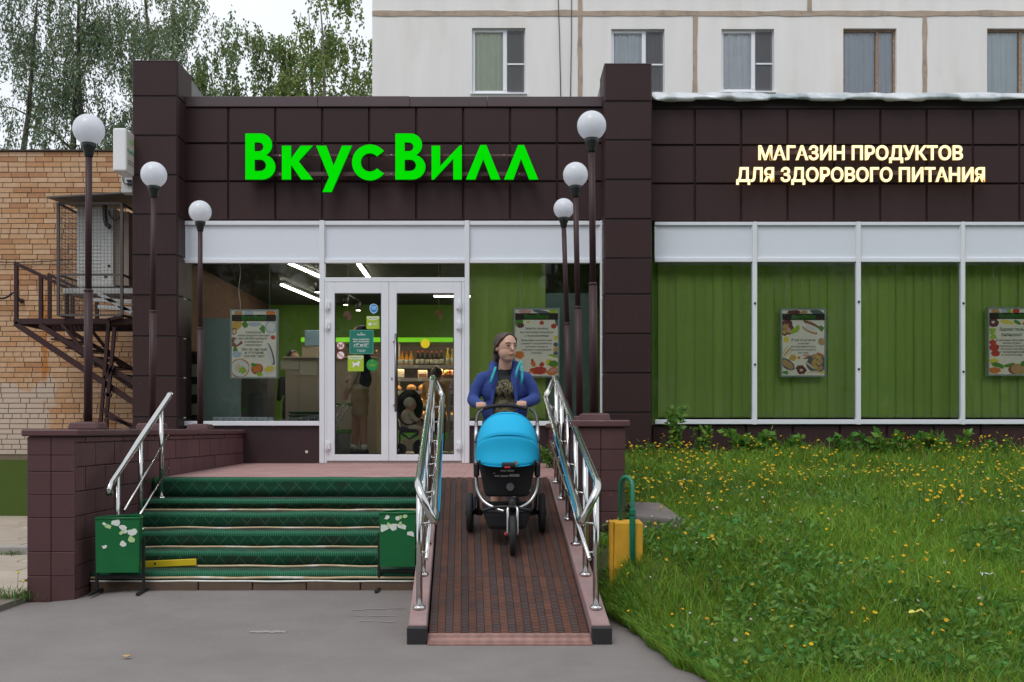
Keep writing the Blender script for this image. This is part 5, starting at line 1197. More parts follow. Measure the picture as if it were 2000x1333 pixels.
for i, (x, c) in enumerate(((-.98, 'orange'), (-.93, 'yellow'), (-.88, 'orange'), (-.95, 'yellow'), (-.90, 'red'))):
    t = MB().ball((x, YSH + .05, 2.24 + .035 * (i > 2)), .035, 12, 8).build('fruit', PC[c]); tag(t, ('orange fruit at the left of the basket', 'yellow fruit low in the basket', 'orange fruit at the right of the basket', 'yellow fruit on top of the basket', 'red fruit on top of the basket')[i] + ' behind the right door', 'fruit', 'fruit in the basket')
bk = MB().lathe([(.09, 2.172), (.12, 2.21), (.125, 2.225), (.11, 2.22)], (-.93, YSH + .06, 0), 16).build('fruit_basket', PC['brown']); tag(bk, 'brown basket of fruit on the second shelf behind the right door', 'basket')
rk = thing('wire_rack', 'wire basket rack of goods at the right edge of the right door', 'rack', (-.62, 3.0, FL))
for x in (-.86, -.40):
    for Y in (2.9, 3.3): MB().bar((x, Y, FL), (x, Y, 2.05), .02, .02).build('post', shelf_m, rk)
for z in (1.2, 1.45, 1.7, 1.95):
    m = MB()
    for i in range(14): m.bar((-.86 + i * .0354, 2.9, z), (-.86 + i * .0354, 2.9, z + .1), .004, .004)
    for k in range(3): m.bar((-.86, 2.9, z + k * .05), (-.40, 2.9, z + k * .05), .005, .005)
    m.build('basket_wire', steel, rk); box('basket_floor', shelf_m, rk, -.86, -.40, 2.9, 3.3, z - .01, z)
for z, n in ((1.2, 3), (1.45, 3), (1.7, 3), (1.95, 2)):
    for i in range(n): q = MB().box(-.83 + i * .14, -.72 + i * .14, 2.95, 3.1, z + .001, z + .001 + R.uniform(.08, .15)).build('carton', (pack, PC['white'], PC['brown'], PC['pink'])[R.randrange(4)], None, bevel=.006); tag(q, ORD[i] + ' small carton on the ' + {1.2: 'lowest', 1.45: 'second', 1.7: 'third', 1.95: 'top'}[z] + ' tier of the wire rack', 'carton', 'cartons in the wire rack')
# left window: counter, screen, cabinet, striped shelf, baskets, trolley, radiator
ct = thing('counter', 'beige checkout counter seen through the left window', 'counter', (-3.0, 2.4, FL)); beige = M('counter_beige', (.48, .40, .29), .5, var=.08)
box('front', beige, ct, -3.25, -1.9, 2.3, 2.9, FL, fz(700, 2.3)); box('top', M('counter_top', (.60, .54, .44), .4), ct, -3.28, -1.88, 2.26, 2.94, fz(700, 2.3), fz(697, 2.3)); 
for xa_, xb_, ya_, yb_ in ((548, 583, 704, 722), (586, 618, 706, 733)): box('notice', M('faded_paper', (.55, .55, .42), .7), ct, fx(xa_, 2.29), fx(xb_, 2.29), 2.29, 2.299, fz(yb_, 2.29), fz(ya_, 2.29))
mo = thing('monitor', 'pale blue back of a screen on the counter in the left window', 'monitor', (-2.7, 2.6, 2.1)); box('screen_back', M('pale_blue_back', (.30, .46, .58), .5), mo, fx(595, 2.5), fx(634, 2.5), 2.5, 2.56, fz(676, 2.5), fz(645, 2.5), .01); box('stand', beige, mo, fx(590, 2.52), fx(632, 2.52), 2.52, 2.7, fz(700, 2.52) + .005, fz(676, 2.5))
cb = thing('steel_cabinet', 'narrow brown-grey cabinet below the poster in the left window', 'cabinet', (-3.4, .9, FL)); cm = M('cabinet_grey', (.15, .135, .11), .5)
box('carcass', cm, cb, fx(470, .8), fx(522, .8), .8, 1.3, FL, fz(730, .8)); box('door', M('cabinet_door', (.09, .10, .09), .3), cb, fx(485, .79), fx(513, .79), .785, .798, FL + .1, fz(768, .79)); box('sticker', PC['leaf'], cb, fx(472, .79), fx(480, .79), .79, .799, fz(806, .79), fz(796, .79))
ss = thing('striped_shelf', 'cream and black slatted shelf at the far left of the left window', 'shelf', (-4.2, .5, FL))
box('back', M('shelf_black', (.015, .014, .012), .6), ss, -4.40, fx(398, .55), .56, .6, 1.3, 2.35)
for y0_, y1_ in ((712, 736), (751, 771), (789, 811)): box('slat', M('cream_slat', (.40, .41, .28), .6), ss, -4.40, fx(386, .5), .50, .555, fz(y1_, .5), fz(y0_, .5))
for i in range(7): o = MB(); w_ = .30 + .004 * i; o.hexa([(-2.95 - .0, 1.2, FL + .30 + i * .045), (-2.42, 1.2, FL + .30 + i * .045), (-2.42, 1.55, FL + .30 + i * .045), (-2.95, 1.55, FL + .30 + i * .045), (-2.98, 1.18, FL + .335 + i * .045), (-2.39, 1.18, FL + .335 + i * .045), (-2.39, 1.57, FL + .335 + i * .045), (-2.98, 1.57, FL + .335 + i * .045)]); tag(o.build('shopping_basket', M('basket_green', (.005, .10, .035), .5), None, bevel=.006), 'dark green shopping basket behind the trolley, ' + ORD[i] + ' from the bottom of the stack', 'basket', 'stacked shopping baskets')
tag(box('basket_stand', cm, None, -2.9, -2.45, 1.22, 1.53, FL, FL + .298), 'low stand under the stack of green baskets', 'stand')
def trolley(label, X, Y, L):
    t = thing('shopping_trolley', label, 'trolley', (X, Y, FL)); zr = 1.52; zf = 1.44; zl_ = 1.2
    w = .22
    for s_ in (-1, 1):
        m = MB()
        for i in range(17):
            f = i / 16; x = X + L * f; m.bar((x, Y + s_ * w, zl_ + .07 * f), (x, Y + s_ * w, zf + (zr - zf) * f), .006, .006)
        for k in range(4): m.bar((X, Y + s_ * w, zl_ + (zf - zl_) * k / 3), (X + L, Y + s_ * w, zl_ + .07 + (zr - zl_ - .07) * k / 3), .008, .008)
        tag(m.build('basket_side', steel, t), kind='stuff')
        MB().tube([(X + .1, Y + s_ * w, FL + .06), (X + L * .75, Y + s_ * w, FL + .2), (X + L + .06, Y + s_ * w, 1.6), (X + L + .14, Y + s_ * w, 1.66)], .012, 8).build('frame_tube', steel, t)
        for x in (X + .1, X + L * .8): MB().lathe([(.045, -.012), (.05, 0), (.045, .012)], (x, Y + s_ * w, FL + .05), 14, 'y').build('caster', rubber, t)
    MB().tube([(X + L + .14, Y - w, 1.66), (X + L + .14, Y + w, 1.66)], .016, 8).build('handle', PC['leaf'], t)
    m = MB()
    for k in range(6): m.bar((X, Y - w + k * 2 * w / 5, zl_), (X + L, Y - w + k * 2 * w / 5, zl_ + .07), .006, .006)
    m.build('basket_floor', steel, t)
trolley('chrome shopping trolley nearest the door in the left window', -3.0, .62, .66); trolley('second shopping trolley nested behind the first', -2.86, .70, .66)
ra = thing('radiator', 'low pale radiator along the bottom of the left window', 'radiator', (-3.3, .2, 1.3))
for i in range(11): x = fx(417, .16) + i * (fx(536, .16) - fx(417, .16)) / 11; MB().box(x, x + .062, .12, .20, 1.16, fz(815, .16)).build('section', white_sheet, ra, bevel=.008)
tb = thing('litter_basket', 'grey bin with a green liner inside the left door', 'bin', (-2.25, .8, FL)); MB().lathe([(.10, FL), (.115, 1.30), (.12, 1.32), (.11, 1.32)], (fx(668, .8), .8, 0), 18).build('drum', M('bin_grey', (.30, .30, .27), .4), tb); MB().lathe([(.122, 1.27), (.126, 1.325), (.115, 1.327)], (fx(668, .8), .8, 0), 18).build('liner', PC['leaf'], tb)
for px, zt_, n_ in ((679, 608, 'a'), (857, 606, 'b')):
    t = thing('hanging_ornament', {'a': 'dried-flower ornament hanging behind the left door', 'b': 'wooden ornament hanging behind the right door'}[n_], 'ornament', (fx(px, .4), .4, fz(zt_, .4)))
    MB().tube([(fx(px, .4), .4, fz(zt_, .4)), (fx(px, .4), .4, 3.6)], .006, 6).build('cord', PC['tan'], t)
    m = MB(); m.ball((fx(px, .4), .4, fz(zt_ + 5, .4)), (.045, .03, .04), 10, 6); m.ball((fx(px + 3, .4), .4, fz(zt_ + 12, .4)), (.03, .02, .045), 10, 6); m.ball((fx(px - 4, .4), .4, fz(zt_ + 8, .4)), (.03, .02, .025), 10, 6); m.build('posy', PC['pink'] if n_ == 'a' else PC['tan'], t)
tr_ = thing('track_light', 'black spotlight on a ceiling track at the left window', 'light', (-2.6, 2.2, 3.3)); MB().bar((-2.75, 1.4, 3.5), (-2.45, 4.5, 3.5), .03, .03).build('track', black_plastic, tr_)
for i in range(4):
    c = Vector((-2.70 + i * .09, 1.9 + i * .75, 3.38)); sp = MB().lathe([(.04, -.07), (.045, .06)], c, 12).build('spot_body', black_plastic, tr_); MB().lathe([(.034, -.074), (.034, -.071)], c, 12).build('spot_lens', led, sp)
# ------------------------------------------------------------------ vegetation
NR = np.random.default_rng(5)
def mesh_np(name, V, F4=None, F3=None, col=None, mat=None):
    me = bpy.data.meshes.new(name); nq = 0 if F4 is None else len(F4); nt = 0 if F3 is None else len(F3)
    me.vertices.add(len(V)); me.vertices.foreach_set('co', np.ascontiguousarray(V, dtype=np.float32).ravel())
    loops = np.concatenate([a.ravel() for a in (F4, F3) if a is not None]).astype(np.int32)
    me.loops.add(len(loops)); me.loops.foreach_set('vertex_index', loops)
    st = np.concatenate([np.arange(nq) * 4, nq * 4 + np.arange(nt) * 3]).astype(np.int32)
    me.polygons.add(nq + nt); me.polygons.foreach_set('loop_start', st)
    if col is not None:
        a = me.color_attributes.new('tone', 'FLOAT_COLOR', 'POINT'); c = np.ones((len(V), 4), np.float32); c[:, :3] = col; a.data.foreach_set('color', c.ravel())
    me.update(calc_edges=True); me.validate()
    if mat: me.materials.append(mat)
    return me
def leaf_material(name, trans=.35, rough=.55):
    t = NT(name); at_ = t.n('ShaderNodeAttribute', attribute_name='tone'); t.col(at_.outputs['Color']); t.set(rough, 0, .3)
    tl = t.n('ShaderNodeBsdfTranslucent'); t.l(at_.outputs['Color'], tl.inputs[0]); mx = t.n('ShaderNodeMixShader'); mx.inputs[0].default_value = trans
    t.l(t.b.outputs[0], mx.inputs[1]); t.l(tl.outputs[0], mx.inputs[2]); t.l(mx.outputs[0], t.out.inputs[0]); return t.m
leaf_m = leaf_material('leaf'); grass_m = leaf_material('grass_blade', .4, .5)
def unit(a): return a / np.maximum(np.linalg.norm(a, axis=1, keepdims=True), 1e-9)
def leaf_cards(P, L, W, col, D=None):
    """a pointed four-sided leaf at each point"""
    n = len(P); d = unit(NR.normal(size=(n, 3))) if D is None else unit(D + .55 * NR.normal(size=(n, 3))); s = unit(np.cross(d, NR.normal(size=(n, 3))))
    L = np.broadcast_to(L, n)[:, None] * NR.uniform(.7, 1.25, (n, 1)); W = np.broadcast_to(W, n)[:, None] * NR.uniform(.8, 1.2, (n, 1))
    V = np.stack([P, P + d * L * .45 + s * W * .5, P + d * L, P + d * L * .45 - s * W * .5], 1).reshape(-1, 3)
    F = np.arange(4 * n).reshape(n, 4); return V, F, np.repeat(col, 4, 0)
def tones(n, base, spread=.25, warm=.15):
    v = NR.normal(1, spread, (n, 1)).clip(.45, 1.7); w = NR.normal(0, warm, n); c = np.array(base)[None] * v
    c[:, 0] *= 1 + w; c[:, 2] *= 1 - .6 * w; return c.clip(.004, 1)
bark = M('grey_bark', (.085, .075, .065), .9, 0, .3, 6, bump=.6, bs=14); birch_bark = M('birch_bark', (.24, .215, .18), .85, 0, .4, 5, bump=.4, bs=20)
def tree(name, label, base, height, rx, crown0, base_col, nleaf, leafL, leafW, droop, seed, bk=None, group=None, npuff=46, stems=1, lean=0.0, tall=1.0):
    rr = random.Random(seed); t = thing(name, label, 'tree', base, group); bx_, by_, bz_ = base
    m = MB(); tips = []
    for s_ in range(stems):
        off = (rr.uniform(-.5, .5), rr.uniform(-.5, .5)) if stems > 1 else (0, 0); p = Vector((off[0], off[1], -.2)); pts, rad = [p.copy()], [.035 * height ** .5 * 1.6]
        dx, dy = lean + rr.uniform(-.05, .05) + (off[0] * .05), rr.uniform(-.05, .05)
        for k in range(10):
            dx += rr.uniform(-.05, .05); dy += rr.uniform(-.05, .05); p = p + Vector((dx * height / 10, dy * height / 10, height * .095)); pts.append(p.copy()); rad.append(rad[0] * (1 - (k + 1) / 10.6))
        m.tube(pts, rad, 9)
        for k in range(2, 10):
            for _ in range(2):
                a = rr.uniform(0, 6.28); ln = rx * rr.uniform(.5, 1.0) * (1 - .45 * (k / 10)); q = pts[k]; e = q + Vector((math.cos(a) * ln, math.sin(a) * ln, ln * rr.uniform(.3, .9)))
                if q.z > crown0 * .55: md = q.lerp(e, .5) + Vector((0, 0, ln * .1)); m.tube([q, md, e], [rad[k] * .45, rad[k] * .3, .012], 5); tips += [e, md]
    m.build('trunk', bk or bark, t, True)
    cz = (crown0 + height) / 2; rz = (height - crown0) / 2; puffs = []
    while len(puffs) < npuff:
        q = Vector((rr.uniform(-1, 1), rr.uniform(-1, 1), rr.uniform(-1, 1)))
        if .35 < q.length < 1: puffs.append(Vector((q.x * rx + lean * height * .5, q.y * rx, cz + q.z * rz)))
    puffs += tips[:npuff // 2]; per = nleaf // len(puffs); Ps, Ds = [], []
    for c in puffs:
        r = rx * rr.uniform(.16, .36); n = int(per * rr.uniform(.5, 1.5))
        if droop:
            ns = max(3, n // 26); o = NR.normal(0, r * .55, (ns, 3)); o[:, 2] *= .7; ln = NR.uniform(.5, 1.6, ns) * droop; k = NR.integers(0, ns, n); f = NR.uniform(0, 1, n)
            sw = NR.normal(0, .12, (ns, 2)); P = np.array(c)[None] + o[k]; P[:, 2] -= f * ln[k]; P[:, :2] += sw[k] * (f * ln[k])[:, None]; P += NR.normal(0, .05, P.shape); Dv = np.tile([0, 0, -1.0], (n, 1))
        else:
            P = np.array(c)[None] + NR.normal(0, r * .55, (n, 3)); Dv = NR.normal(size=(n, 3)); Dv[:, 2] -= .5
        Ps.append(P); Ds.append(Dv)
    P = np.concatenate(Ps); Dv = np.concatenate(Ds); V, F, C = leaf_cards(P, leafL, leafW, tones(len(P), base_col), Dv)
    link('crown', mesh_np('crown', V, F, None, C, leaf_m), None, t, True)
    return t
def tb_(px, Y): return (fx(px, Y), Y, -.05)
GB = 'trees behind the brick annexe'
tree('willow_tree', 'large grey-green willow behind the brick annexe', tb_(190, 25), 21, 2.7, 7.5, (.185, .245, .135), 36000, .16, .052, 1.3, 21, None, GB, 64, 2, .01)
tree('willow_tree', 'dark willow cut by the left edge of the picture', tb_(-30, 22), 19, 1.9, 6.0, (.15, .20, .115), 14000, .16, .052, 1.2, 5, None, GB, 40, 1, .0)
tree('poplar_tree', 'tall grey-green tree rising just behind the left brown pillar', tb_(352, 29), 23, 2.3, 6.5, (.185, .25, .12), 34000, .155, .06, .8, 9, None, GB, 100, 1, .0)
tree('birch_tree', 'thin birch with a drooping top between pillar and sky gap', tb_(468, 27), 19.0, 1.9, 7.0, (.18, .25, .09), 22000, .15, .075, .9, 33, birch_bark, GB, 60, 1, .01)
tree('birch_tree', 'light green birch standing against the end of the pale block', tb_(650, 27), 19.4, 2.3, 6.5, (.21, .28, .08), 30000, .15, .08, .9, 14, birch_bark, GB, 64, 2, .0)
tree('birch_tree', 'lower birch between the two taller birches above the parapet', tb_(560, 31), 14.2, 1.9, 5.5, (.18, .245, .08), 16000, .15, .075, .8, 41, birch_bark, GB, 44, 1, .0)
# what stands across the road and shows in the shop glass
GR = 'trees across the road, mirrored in the glass'
for i, (x, y, h, r) in enumerate(((-13, -30, 13, 4.2), (-6, -33, 15, 4.5), (2.5, -29, 14, 4.5), (10, -31, 15, 4.8), (17.5, -28, 14, 4.6), (25, -30, 14, 4.6))):
    tree('street_tree', ['tree across the road mirrored left of the doors', 'tree across the road mirrored in the doors', 'tree across the road mirrored right of the doors', 'tree across the road mirrored in the first blinded pane', 'tree across the road mirrored in the third blinded pane', 'tree across the road mirrored in the pane at the right edge'][i], (x, y, -.05), h, r, 1.6, (.05, .085, .028), 5200, .42, .26, 0, 60 + i, None, GR, 50)
ob = thing('far_building', 'grey block across the road mirrored in the shop glass', 'building', (0, -52, 0))
box('wall', M('far_wall', (.30, .29, .28), .9, var=.1), ob, -45, 45, -60, -50, -.05, 17)
for i in range(26):
    for j in range(5): box('window', M('far_pane', (.06, .07, .08), .2) if (i, j) == (0, 0) else bpy.data.materials['far_pane'], ob, -43 + i * 3.4, -41.4 + i * 3.4, -50.0, -49.94, 1.8 + j * 3, 3.3 + j * 3)

# lawn: blades, broad leaves, hawkbit flowers
def lawn_points(n, y0=-8.6, y1=-.15, power=1.0):
    Y = NR.uniform(y0, y1, n * 3); Z = Y - CAM_Y; keep = NR.uniform(0, 1, n * 3) < (5.0 / Z) ** power; Y = Y[keep]
    e = np.array([edge_x(y) if y < -5.0 else .935 for y in Y]); xr = .5075 * (Y - CAM_Y) + 1.2; X = e + .0 + (xr - e) * NR.uniform(0, 1, len(Y)); X = X[:]; w = (xr - e) / (xr - e).max(); k2 = NR.uniform(0, 1, len(Y)) < w
    X, Y = X[k2], Y[k2]; return X[:n], Y[:n]
def lawn_heights(X, Y): return np.array([lawn_z(x, y) for x, y in zip(X, Y)])
n = 280000; X, Y = lawn_points(n); n = len(X); Zg = lawn_heights(X, Y)
pn = np.array([mnoise.noise((x * 1.3, y * 1.3, 4)) for x, y in zip(X, Y)]); pn2 = np.array([mnoise.noise((x * .5, y * .5, 9)) for x, y in zip(X, Y)])
h = NR.gamma(5, .0145, n).clip(.025, .24) * (1 + .55 * pn) * (1 + .55 * np.clip((Y + 5.0) / 4, 0, 1)); h *= np.where(X - np.array([edge_x(y) if y < -5.0 else .93 for y in Y]) < .12, .6, 1)
a = NR.uniform(0, 6.283, n); ln = NR.uniform(.15, 1.0, n) * h; w = NR.uniform(.003, .0062, n) * (1 + .12 * (Y - CAM_Y - 5).clip(0, 8)); d = np.stack([np.cos(a), np.sin(a)], 1); s = np.stack([-d[:, 1], d[:, 0]], 1)
tw = NR.uniform(0, 6.28, n); s = np.stack([np.cos(tw), np.sin(tw)], 1)
B = np.stack([X, Y, Zg - .01], 1)
def off(f, hz, wd): o = B.copy(); o[:, :2] += d * (ln * f)[:, None] + s * (w * wd)[:, None]; o[:, 2] += h * hz; return o
V = np.stack([off(0, 0, -.5), off(0, 0, .5), off(.35, .62, .42), off(.35, .62, -.42), off(1, .97, 0)], 1).reshape(-1, 3); b5 = np.arange(n)[:, None] * 5
C = tones(n, (.185, .325, .034), .26, .2); C *= (1 + .22 * pn2[:, None]); dry = NR.uniform(0, 1, n) < .035; C[dry] = np.array([.26, .20, .07]) * NR.uniform(.6, 1.2, (dry.sum(), 1))
gr = link('grass', mesh_np('grass', V, b5 + np.array([[0, 1, 2, 3]]), b5 + np.array([[3, 2, 4]]), np.repeat(C, 5, 0), grass_m)); tag(gr, 'uneven green grass covering the lawn bank', 'grass', kind='stuff')
def edge_blades(n):
    Y = NR.uniform(-8.6, -5.35, n); e = np.array([edge_x(y) for y in Y]); X = e + np.abs(NR.normal(0, .10, n)) - .02; Zg = np.array([max(lawn_z(x, y), road_z(x, y)) for x, y in zip(X, Y)]); h = NR.uniform(.03, .13, n); a = NR.normal(math.pi, 1.0, n); d = np.stack([np.cos(a), np.sin(a)], 1); tw = NR.uniform(0, 6.28, n); s = np.stack([np.cos(tw), np.sin(tw)], 1) * NR.uniform(.002, .004, (n, 1)); B = np.stack([X, Y, Zg - .012], 1)
    def off(f, hz, wd): o = B.copy(); o[:, :2] += d * (h * .8 * f)[:, None] + s * wd; o[:, 2] += h * hz; return o
    V = np.stack([off(0, 0, -1), off(0, 0, 1), off(.4, .6, .8), off(.4, .6, -.8), off(1, .8, 0)], 1).reshape(-1, 3); b5 = np.arange(n)[:, None] * 5
    tag(link('edge_grass', mesh_np('edge_grass', V, b5 + np.array([[0, 1, 2, 3]]), b5 + np.array([[3, 2, 4]]), np.repeat(tones(n, (.17, .31, .036), .24, .2), 5, 0), grass_m)), 'grass overhanging the asphalt edge', 'grass', kind='stuff')
edge_blades(9000)
X, Y = lawn_points(42000); pn = np.array([mnoise.noise((x * .9, y * .9, 14)) for x, y in zip(X, Y)]); k = pn > -.05; X, Y = X[k], Y[k]; n = len(X)
P = np.stack([X, Y, lawn_heights(X, Y) + NR.uniform(.01, .10, n)], 1); Dv = NR.normal(size=(n, 3)); Dv[:, 2] = np.abs(Dv[:, 2]) * .5 + .1
V, F, C = leaf_cards(P, NR.uniform(.025, .075, n), NR.uniform(.016, .038, n), tones(n, (.13, .27, .05), .22, .2), Dv); tag(link('clover', mesh_np('clover', V, F, None, C, grass_m)), 'broad clover and dandelion leaves among the grass', 'ground cover', kind='stuff')
def flowers(name, n, y0, y1, power, col, r0, r1, h0, h1, label, thr):
    X, Y = lawn_points(n * 3, y0, y1, power); pn = np.array([mnoise.noise((x * .8, y * .8, 30)) for x, y in zip(X, Y)]); k = pn > thr; X, Y = X[k][:n], Y[k][:n]; n = len(X); G_ = lawn_heights(X, Y)
    hh = NR.uniform(h0, h1, n); ax_ = NR.normal(0, .03, (n, 2)); top = np.stack([X + ax_[:, 0], Y + ax_[:, 1], G_ + hh], 1); r = NR.uniform(r0, r1, n); K = 7
    nrm = unit(np.stack([NR.normal(0, .5, n), NR.normal(-.5, .4, n), np.ones(n)], 1)); u = unit(np.cross(nrm, np.array([[1.0, .1, 0]]))); v = np.cross(nrm, u); an = np.arange(K) * 6.283 / K
    ring = top[:, None] + (u[:, None] * np.cos(an)[None, :, None] + v[:, None] * np.sin(an)[None, :, None]) * (r[:, None, None] * NR.uniform(.75, 1.15, (n, K, 1)))
    cen = top - nrm * (r * .35)[:, None]; base = np.stack([X, Y, G_], 1); sw = .0016
    V = np.concatenate([cen[:, None], ring, (base + [sw, 0, 0])[:, None], (base - [sw, 0, 0])[:, None], (cen - [sw, 0, 0])[:, None], (cen + [sw, 0, 0])[:, None]], 1); m = V.shape[1]; o = np.arange(n)[:, None] * m
    F3 = np.concatenate([o + np.array([[0, 1 + i, 1 + (i + 1) % K]]) for i in range(K)]); F4 = o + np.array([[K + 1, K + 2, K + 3, K + 4]])
    C = np.zeros((n, m, 3)); C[:, :K + 1] = tones(n, col, .12, .1)[:, None]; C[:, K + 1:] = np.array([.09, .15, .03])
    tag(link(name, mesh_np(name, V.reshape(-1, 3), F4, F3, C.reshape(-1, 3), grass_m)), label, 'flowers', kind='stuff')
flowers('hawkbit_flowers', 900, -4.6, -.2, .2, (.80, .50, .012), .008, .018, .14, .34, 'yellow flowers scattered thickly over the upper lawn', -.05)
flowers('lawn_flowers', 170, -7.6, -4.4, .3, (.80, .48, .012), .009, .016, .07, .18, 'sparser yellow flowers on the lower lawn', -.4)
flowers('clover_heads', 130, -7.4, -2.0, .3, (.55, .48, .42), .008, .013, .08, .2, 'pale clover heads in the grass', -.3)
def weed(px, Y, h, label, n=90, leaf=.055, spread=.16, yellow=0):
    x = fx(px, Y); z = lawn_z(x, Y); t = thing('weed', label, 'plant', (x, Y, z), 'tall weeds along the shop plinth'); m = MB(); Ps = []
    for k in range(5):
        e = Vector((R.uniform(-spread, spread), R.uniform(-.06, .06), h * R.uniform(.6, 1))); m.tube([(0, 0, -.02), e * .5 + Vector((0, 0, .03)), e], [.004, .003, .0015], 5); Ps += [[e.x * f, e.y * f, e.z * f] for f in np.linspace(.15, 1, n // 5)]
    m.build('stem', M('weed_stem', (.10, .16, .04), .7) if 'weed_stem' not in bpy.data.materials else bpy.data.materials['weed_stem'], t, True)
    P = np.array(Ps) + NR.normal(0, .012, (len(Ps), 3)); Dv = NR.normal(size=P.shape); Dv[:, 2] = Dv[:, 2] * .4 + .25; V, F, C = leaf_cards(P, leaf, leaf * .55, tones(len(P), (.135, .28, .042), .22, .2), Dv); link('foliage', mesh_np('foliage', V, F, None, C, grass_m), None, t, True)
for args in ((1318, -.45, .48, 'tallest weed, before the plinth just right of the middle pillar', 110, .06, .10), (1368, -.4, .34, 'weed second right of the middle pillar', 70, .06, .10), (1240, -.5, .20, 'low weed at the foot of the middle pillar', 70, .05, .25), (1470, -.5, .24, 'broad weed below the first window mullion', 120, .09, .28), (1540, -.6, .20, 'low broad weed below the poster with walnuts', 90, .08, .25), (1640, -.45, .22, 'weed below the second window mullion', 90, .07, .28), (1740, -.5, .22, 'bushy weed below the third pane', 110, .085, .30), (1850, -.45, .24, 'broad-leaved weed left of the third mullion', 130, .09, .26), (1955, -.5, .18, 'low weed near the right edge by the footing', 60, .06, .2), (1075, -1.2, .17, 'small weed growing on the landing beside the right wall', 50, .05, .12)):
    weed(args[0], args[1], args[2] * 1.5, args[3], int(args[4] * 2.2), args[5] * 1.3, args[6] * 1.25)
bpy.data.objects['weed.009'].location.z = .885
# grass tuft and flowers at the foot of the left pier, tufts along joints
def tuft(name, label, cx, cy, cz, n, sp, h0, h1):
    X = NR.normal(cx, sp[0], n); Y = NR.normal(cy, sp[1], n); B = np.stack([X, Y, np.full(n, cz)], 1); h = NR.uniform(h0, h1, n); a = NR.uniform(0, 6.28, n); d = np.stack([np.cos(a), np.sin(a), np.zeros(n)], 1); s = np.stack([-np.sin(a), np.cos(a), np.zeros(n)], 1) * .0035; up = np.array([[0, 0, 1.0]])
    V = np.stack([B - s, B + s, B + d * (h * .25)[:, None] + up * (h * .6)[:, None] + s * .7, B + d * (h * .25)[:, None] + up * (h * .6)[:, None] - s * .7, B + d * (h * .7)[:, None] + up * (h * .95)[:, None]], 1).reshape(-1, 3); b5 = np.arange(n)[:, None] * 5
    tag(link(name, mesh_np(name, V, b5 + np.array([[0, 1, 2, 3]]), b5 + np.array([[3, 2, 4]]), np.repeat(tones(n, (.095, .18, .035), .2, .2), 5, 0), grass_m)), label, 'grass', kind='stuff')
tuft('grass_tuft', 'grass tuft at the foot of the left pier', fx(15, -5.15), -5.1, .03, 260, (.10, .08), .03, .12)
tuft('pavement_grass', 'grass sprouting along the kerb left of the pier', fx(38, -2.5), -2.62, .04, 160, (.07, .05), .03, .10)
tuft('step_grass', 'small grass sprouts where the landing meets the left wall', -3.24, -3.3, .84, 60, (.03, .14), .02, .07)
for i, (px, py) in enumerate(((33, 1118), (43, 1135))):
    p = at(px, py, -5.1); t = thing('flower', ('upper', 'lower')[i] + ' yellow flower in the tuft by the left pier', 'flower', (p.x, p.y, .03), 'flowers by the left pier'); MB().tube([(0, 0, 0), (.01, 0, p.z - .03)], .0016, 5).build('stem', bpy.data.materials['weed_stem'], t, True); MB().lathe([(.002, p.z - .04), (.016, p.z - .03), (.004, p.z - .026)], (.01, 0, 0), 9).build('bloom', yel_p, t, True)

# ------------------------------------------------------------------ yellow block with green hoop, slab, small litter, marks on the asphalt
YH = -5.6
hb = thing('concrete_block', 'yellow painted concrete block at the lawn corner', 'block', (fx(1225, YH), YH, .2)); ylw = M('flaking_yellow', (.62, .33, .02), .75, 0, .25, 9, dirt=(.30, .24, .18), ds=14, dl=.60, bump=.4)
MB().hexa([(fx(1199, YH), YH, .1), (fx(1255, YH), YH, .1), (fx(1255, YH), YH + .17, .1), (fx(1199, YH), YH + .17, .1), (fx(1201, YH), YH + .005, fz(1021, YH)), (fx(1256, YH), YH, fz(1021, YH)), (fx(1256, YH), YH + .17, fz(1019, YH)), (fx(1201, YH), YH + .17, fz(1019, YH))]).build('block_body', ylw, hb, bevel=.008)
MB().box(fx(1193, YH), fx(1200, YH), YH + .02, YH + .15, .12, fz(1019, YH)).build('side_lip', ylw, hb, bevel=.006)
hp = thing('metal_hoop', 'green painted steel hoop fixed to the yellow block', 'hoop', (fx(1224, YH), YH, .3)); gp = M('hoop_green', (.006, .16, .085), .45, 0, .2, 10)
xa, xb = fx(1216, YH), fx(1235, YH); zt = fz(948, YH); pts = [(xa, YH + .13, .45), (xa, YH + .12, zt)] + [((xa + xb) / 2 - (xb - xa) / 2 * math.cos(math.pi * i / 8), YH + .12 - .12 * i / 8, zt + .055 * math.sin(math.pi * i / 8)) for i in range(1, 8)] + [(xb, YH - .01, zt), (xb + .004, YH - .02, .2)]
MB().tube(pts, .016, 10).build('hoop_tube', gp, hp); MB().box(xb - .02, xb + .02, YH - .035, YH + .015, fz(1006, YH), fz(994, YH)).build('clamp', gp, hp, bevel=.004); MB().box(xb - .022, xb + .020, YH - .022, YH - .004, .25, fz(1008, YH)).build('flat_bar', gp, hp, bevel=.003)
sl = MB(); xs_, xe = fx(1238, -4.9), fx(1338, -4.9); sl.hexa([(xs_, -5.0, .42), (xe, -4.9, .42), (xe - .05, -4.4, .42), (xs_, -4.45, .42), (xs_, -5.0, .66), (xe, -4.92, .62), (xe - .12, -4.4, .72), (xs_, -4.45, .73)]); tag(sl.build('stone_slab', M('old_concrete', (.16, .14, .13), .9, 0, .3, 7, bump=.6, bs=25), None, bevel=.02, seg=2), 'old grey concrete slab in the grass behind the yellow block', 'slab')
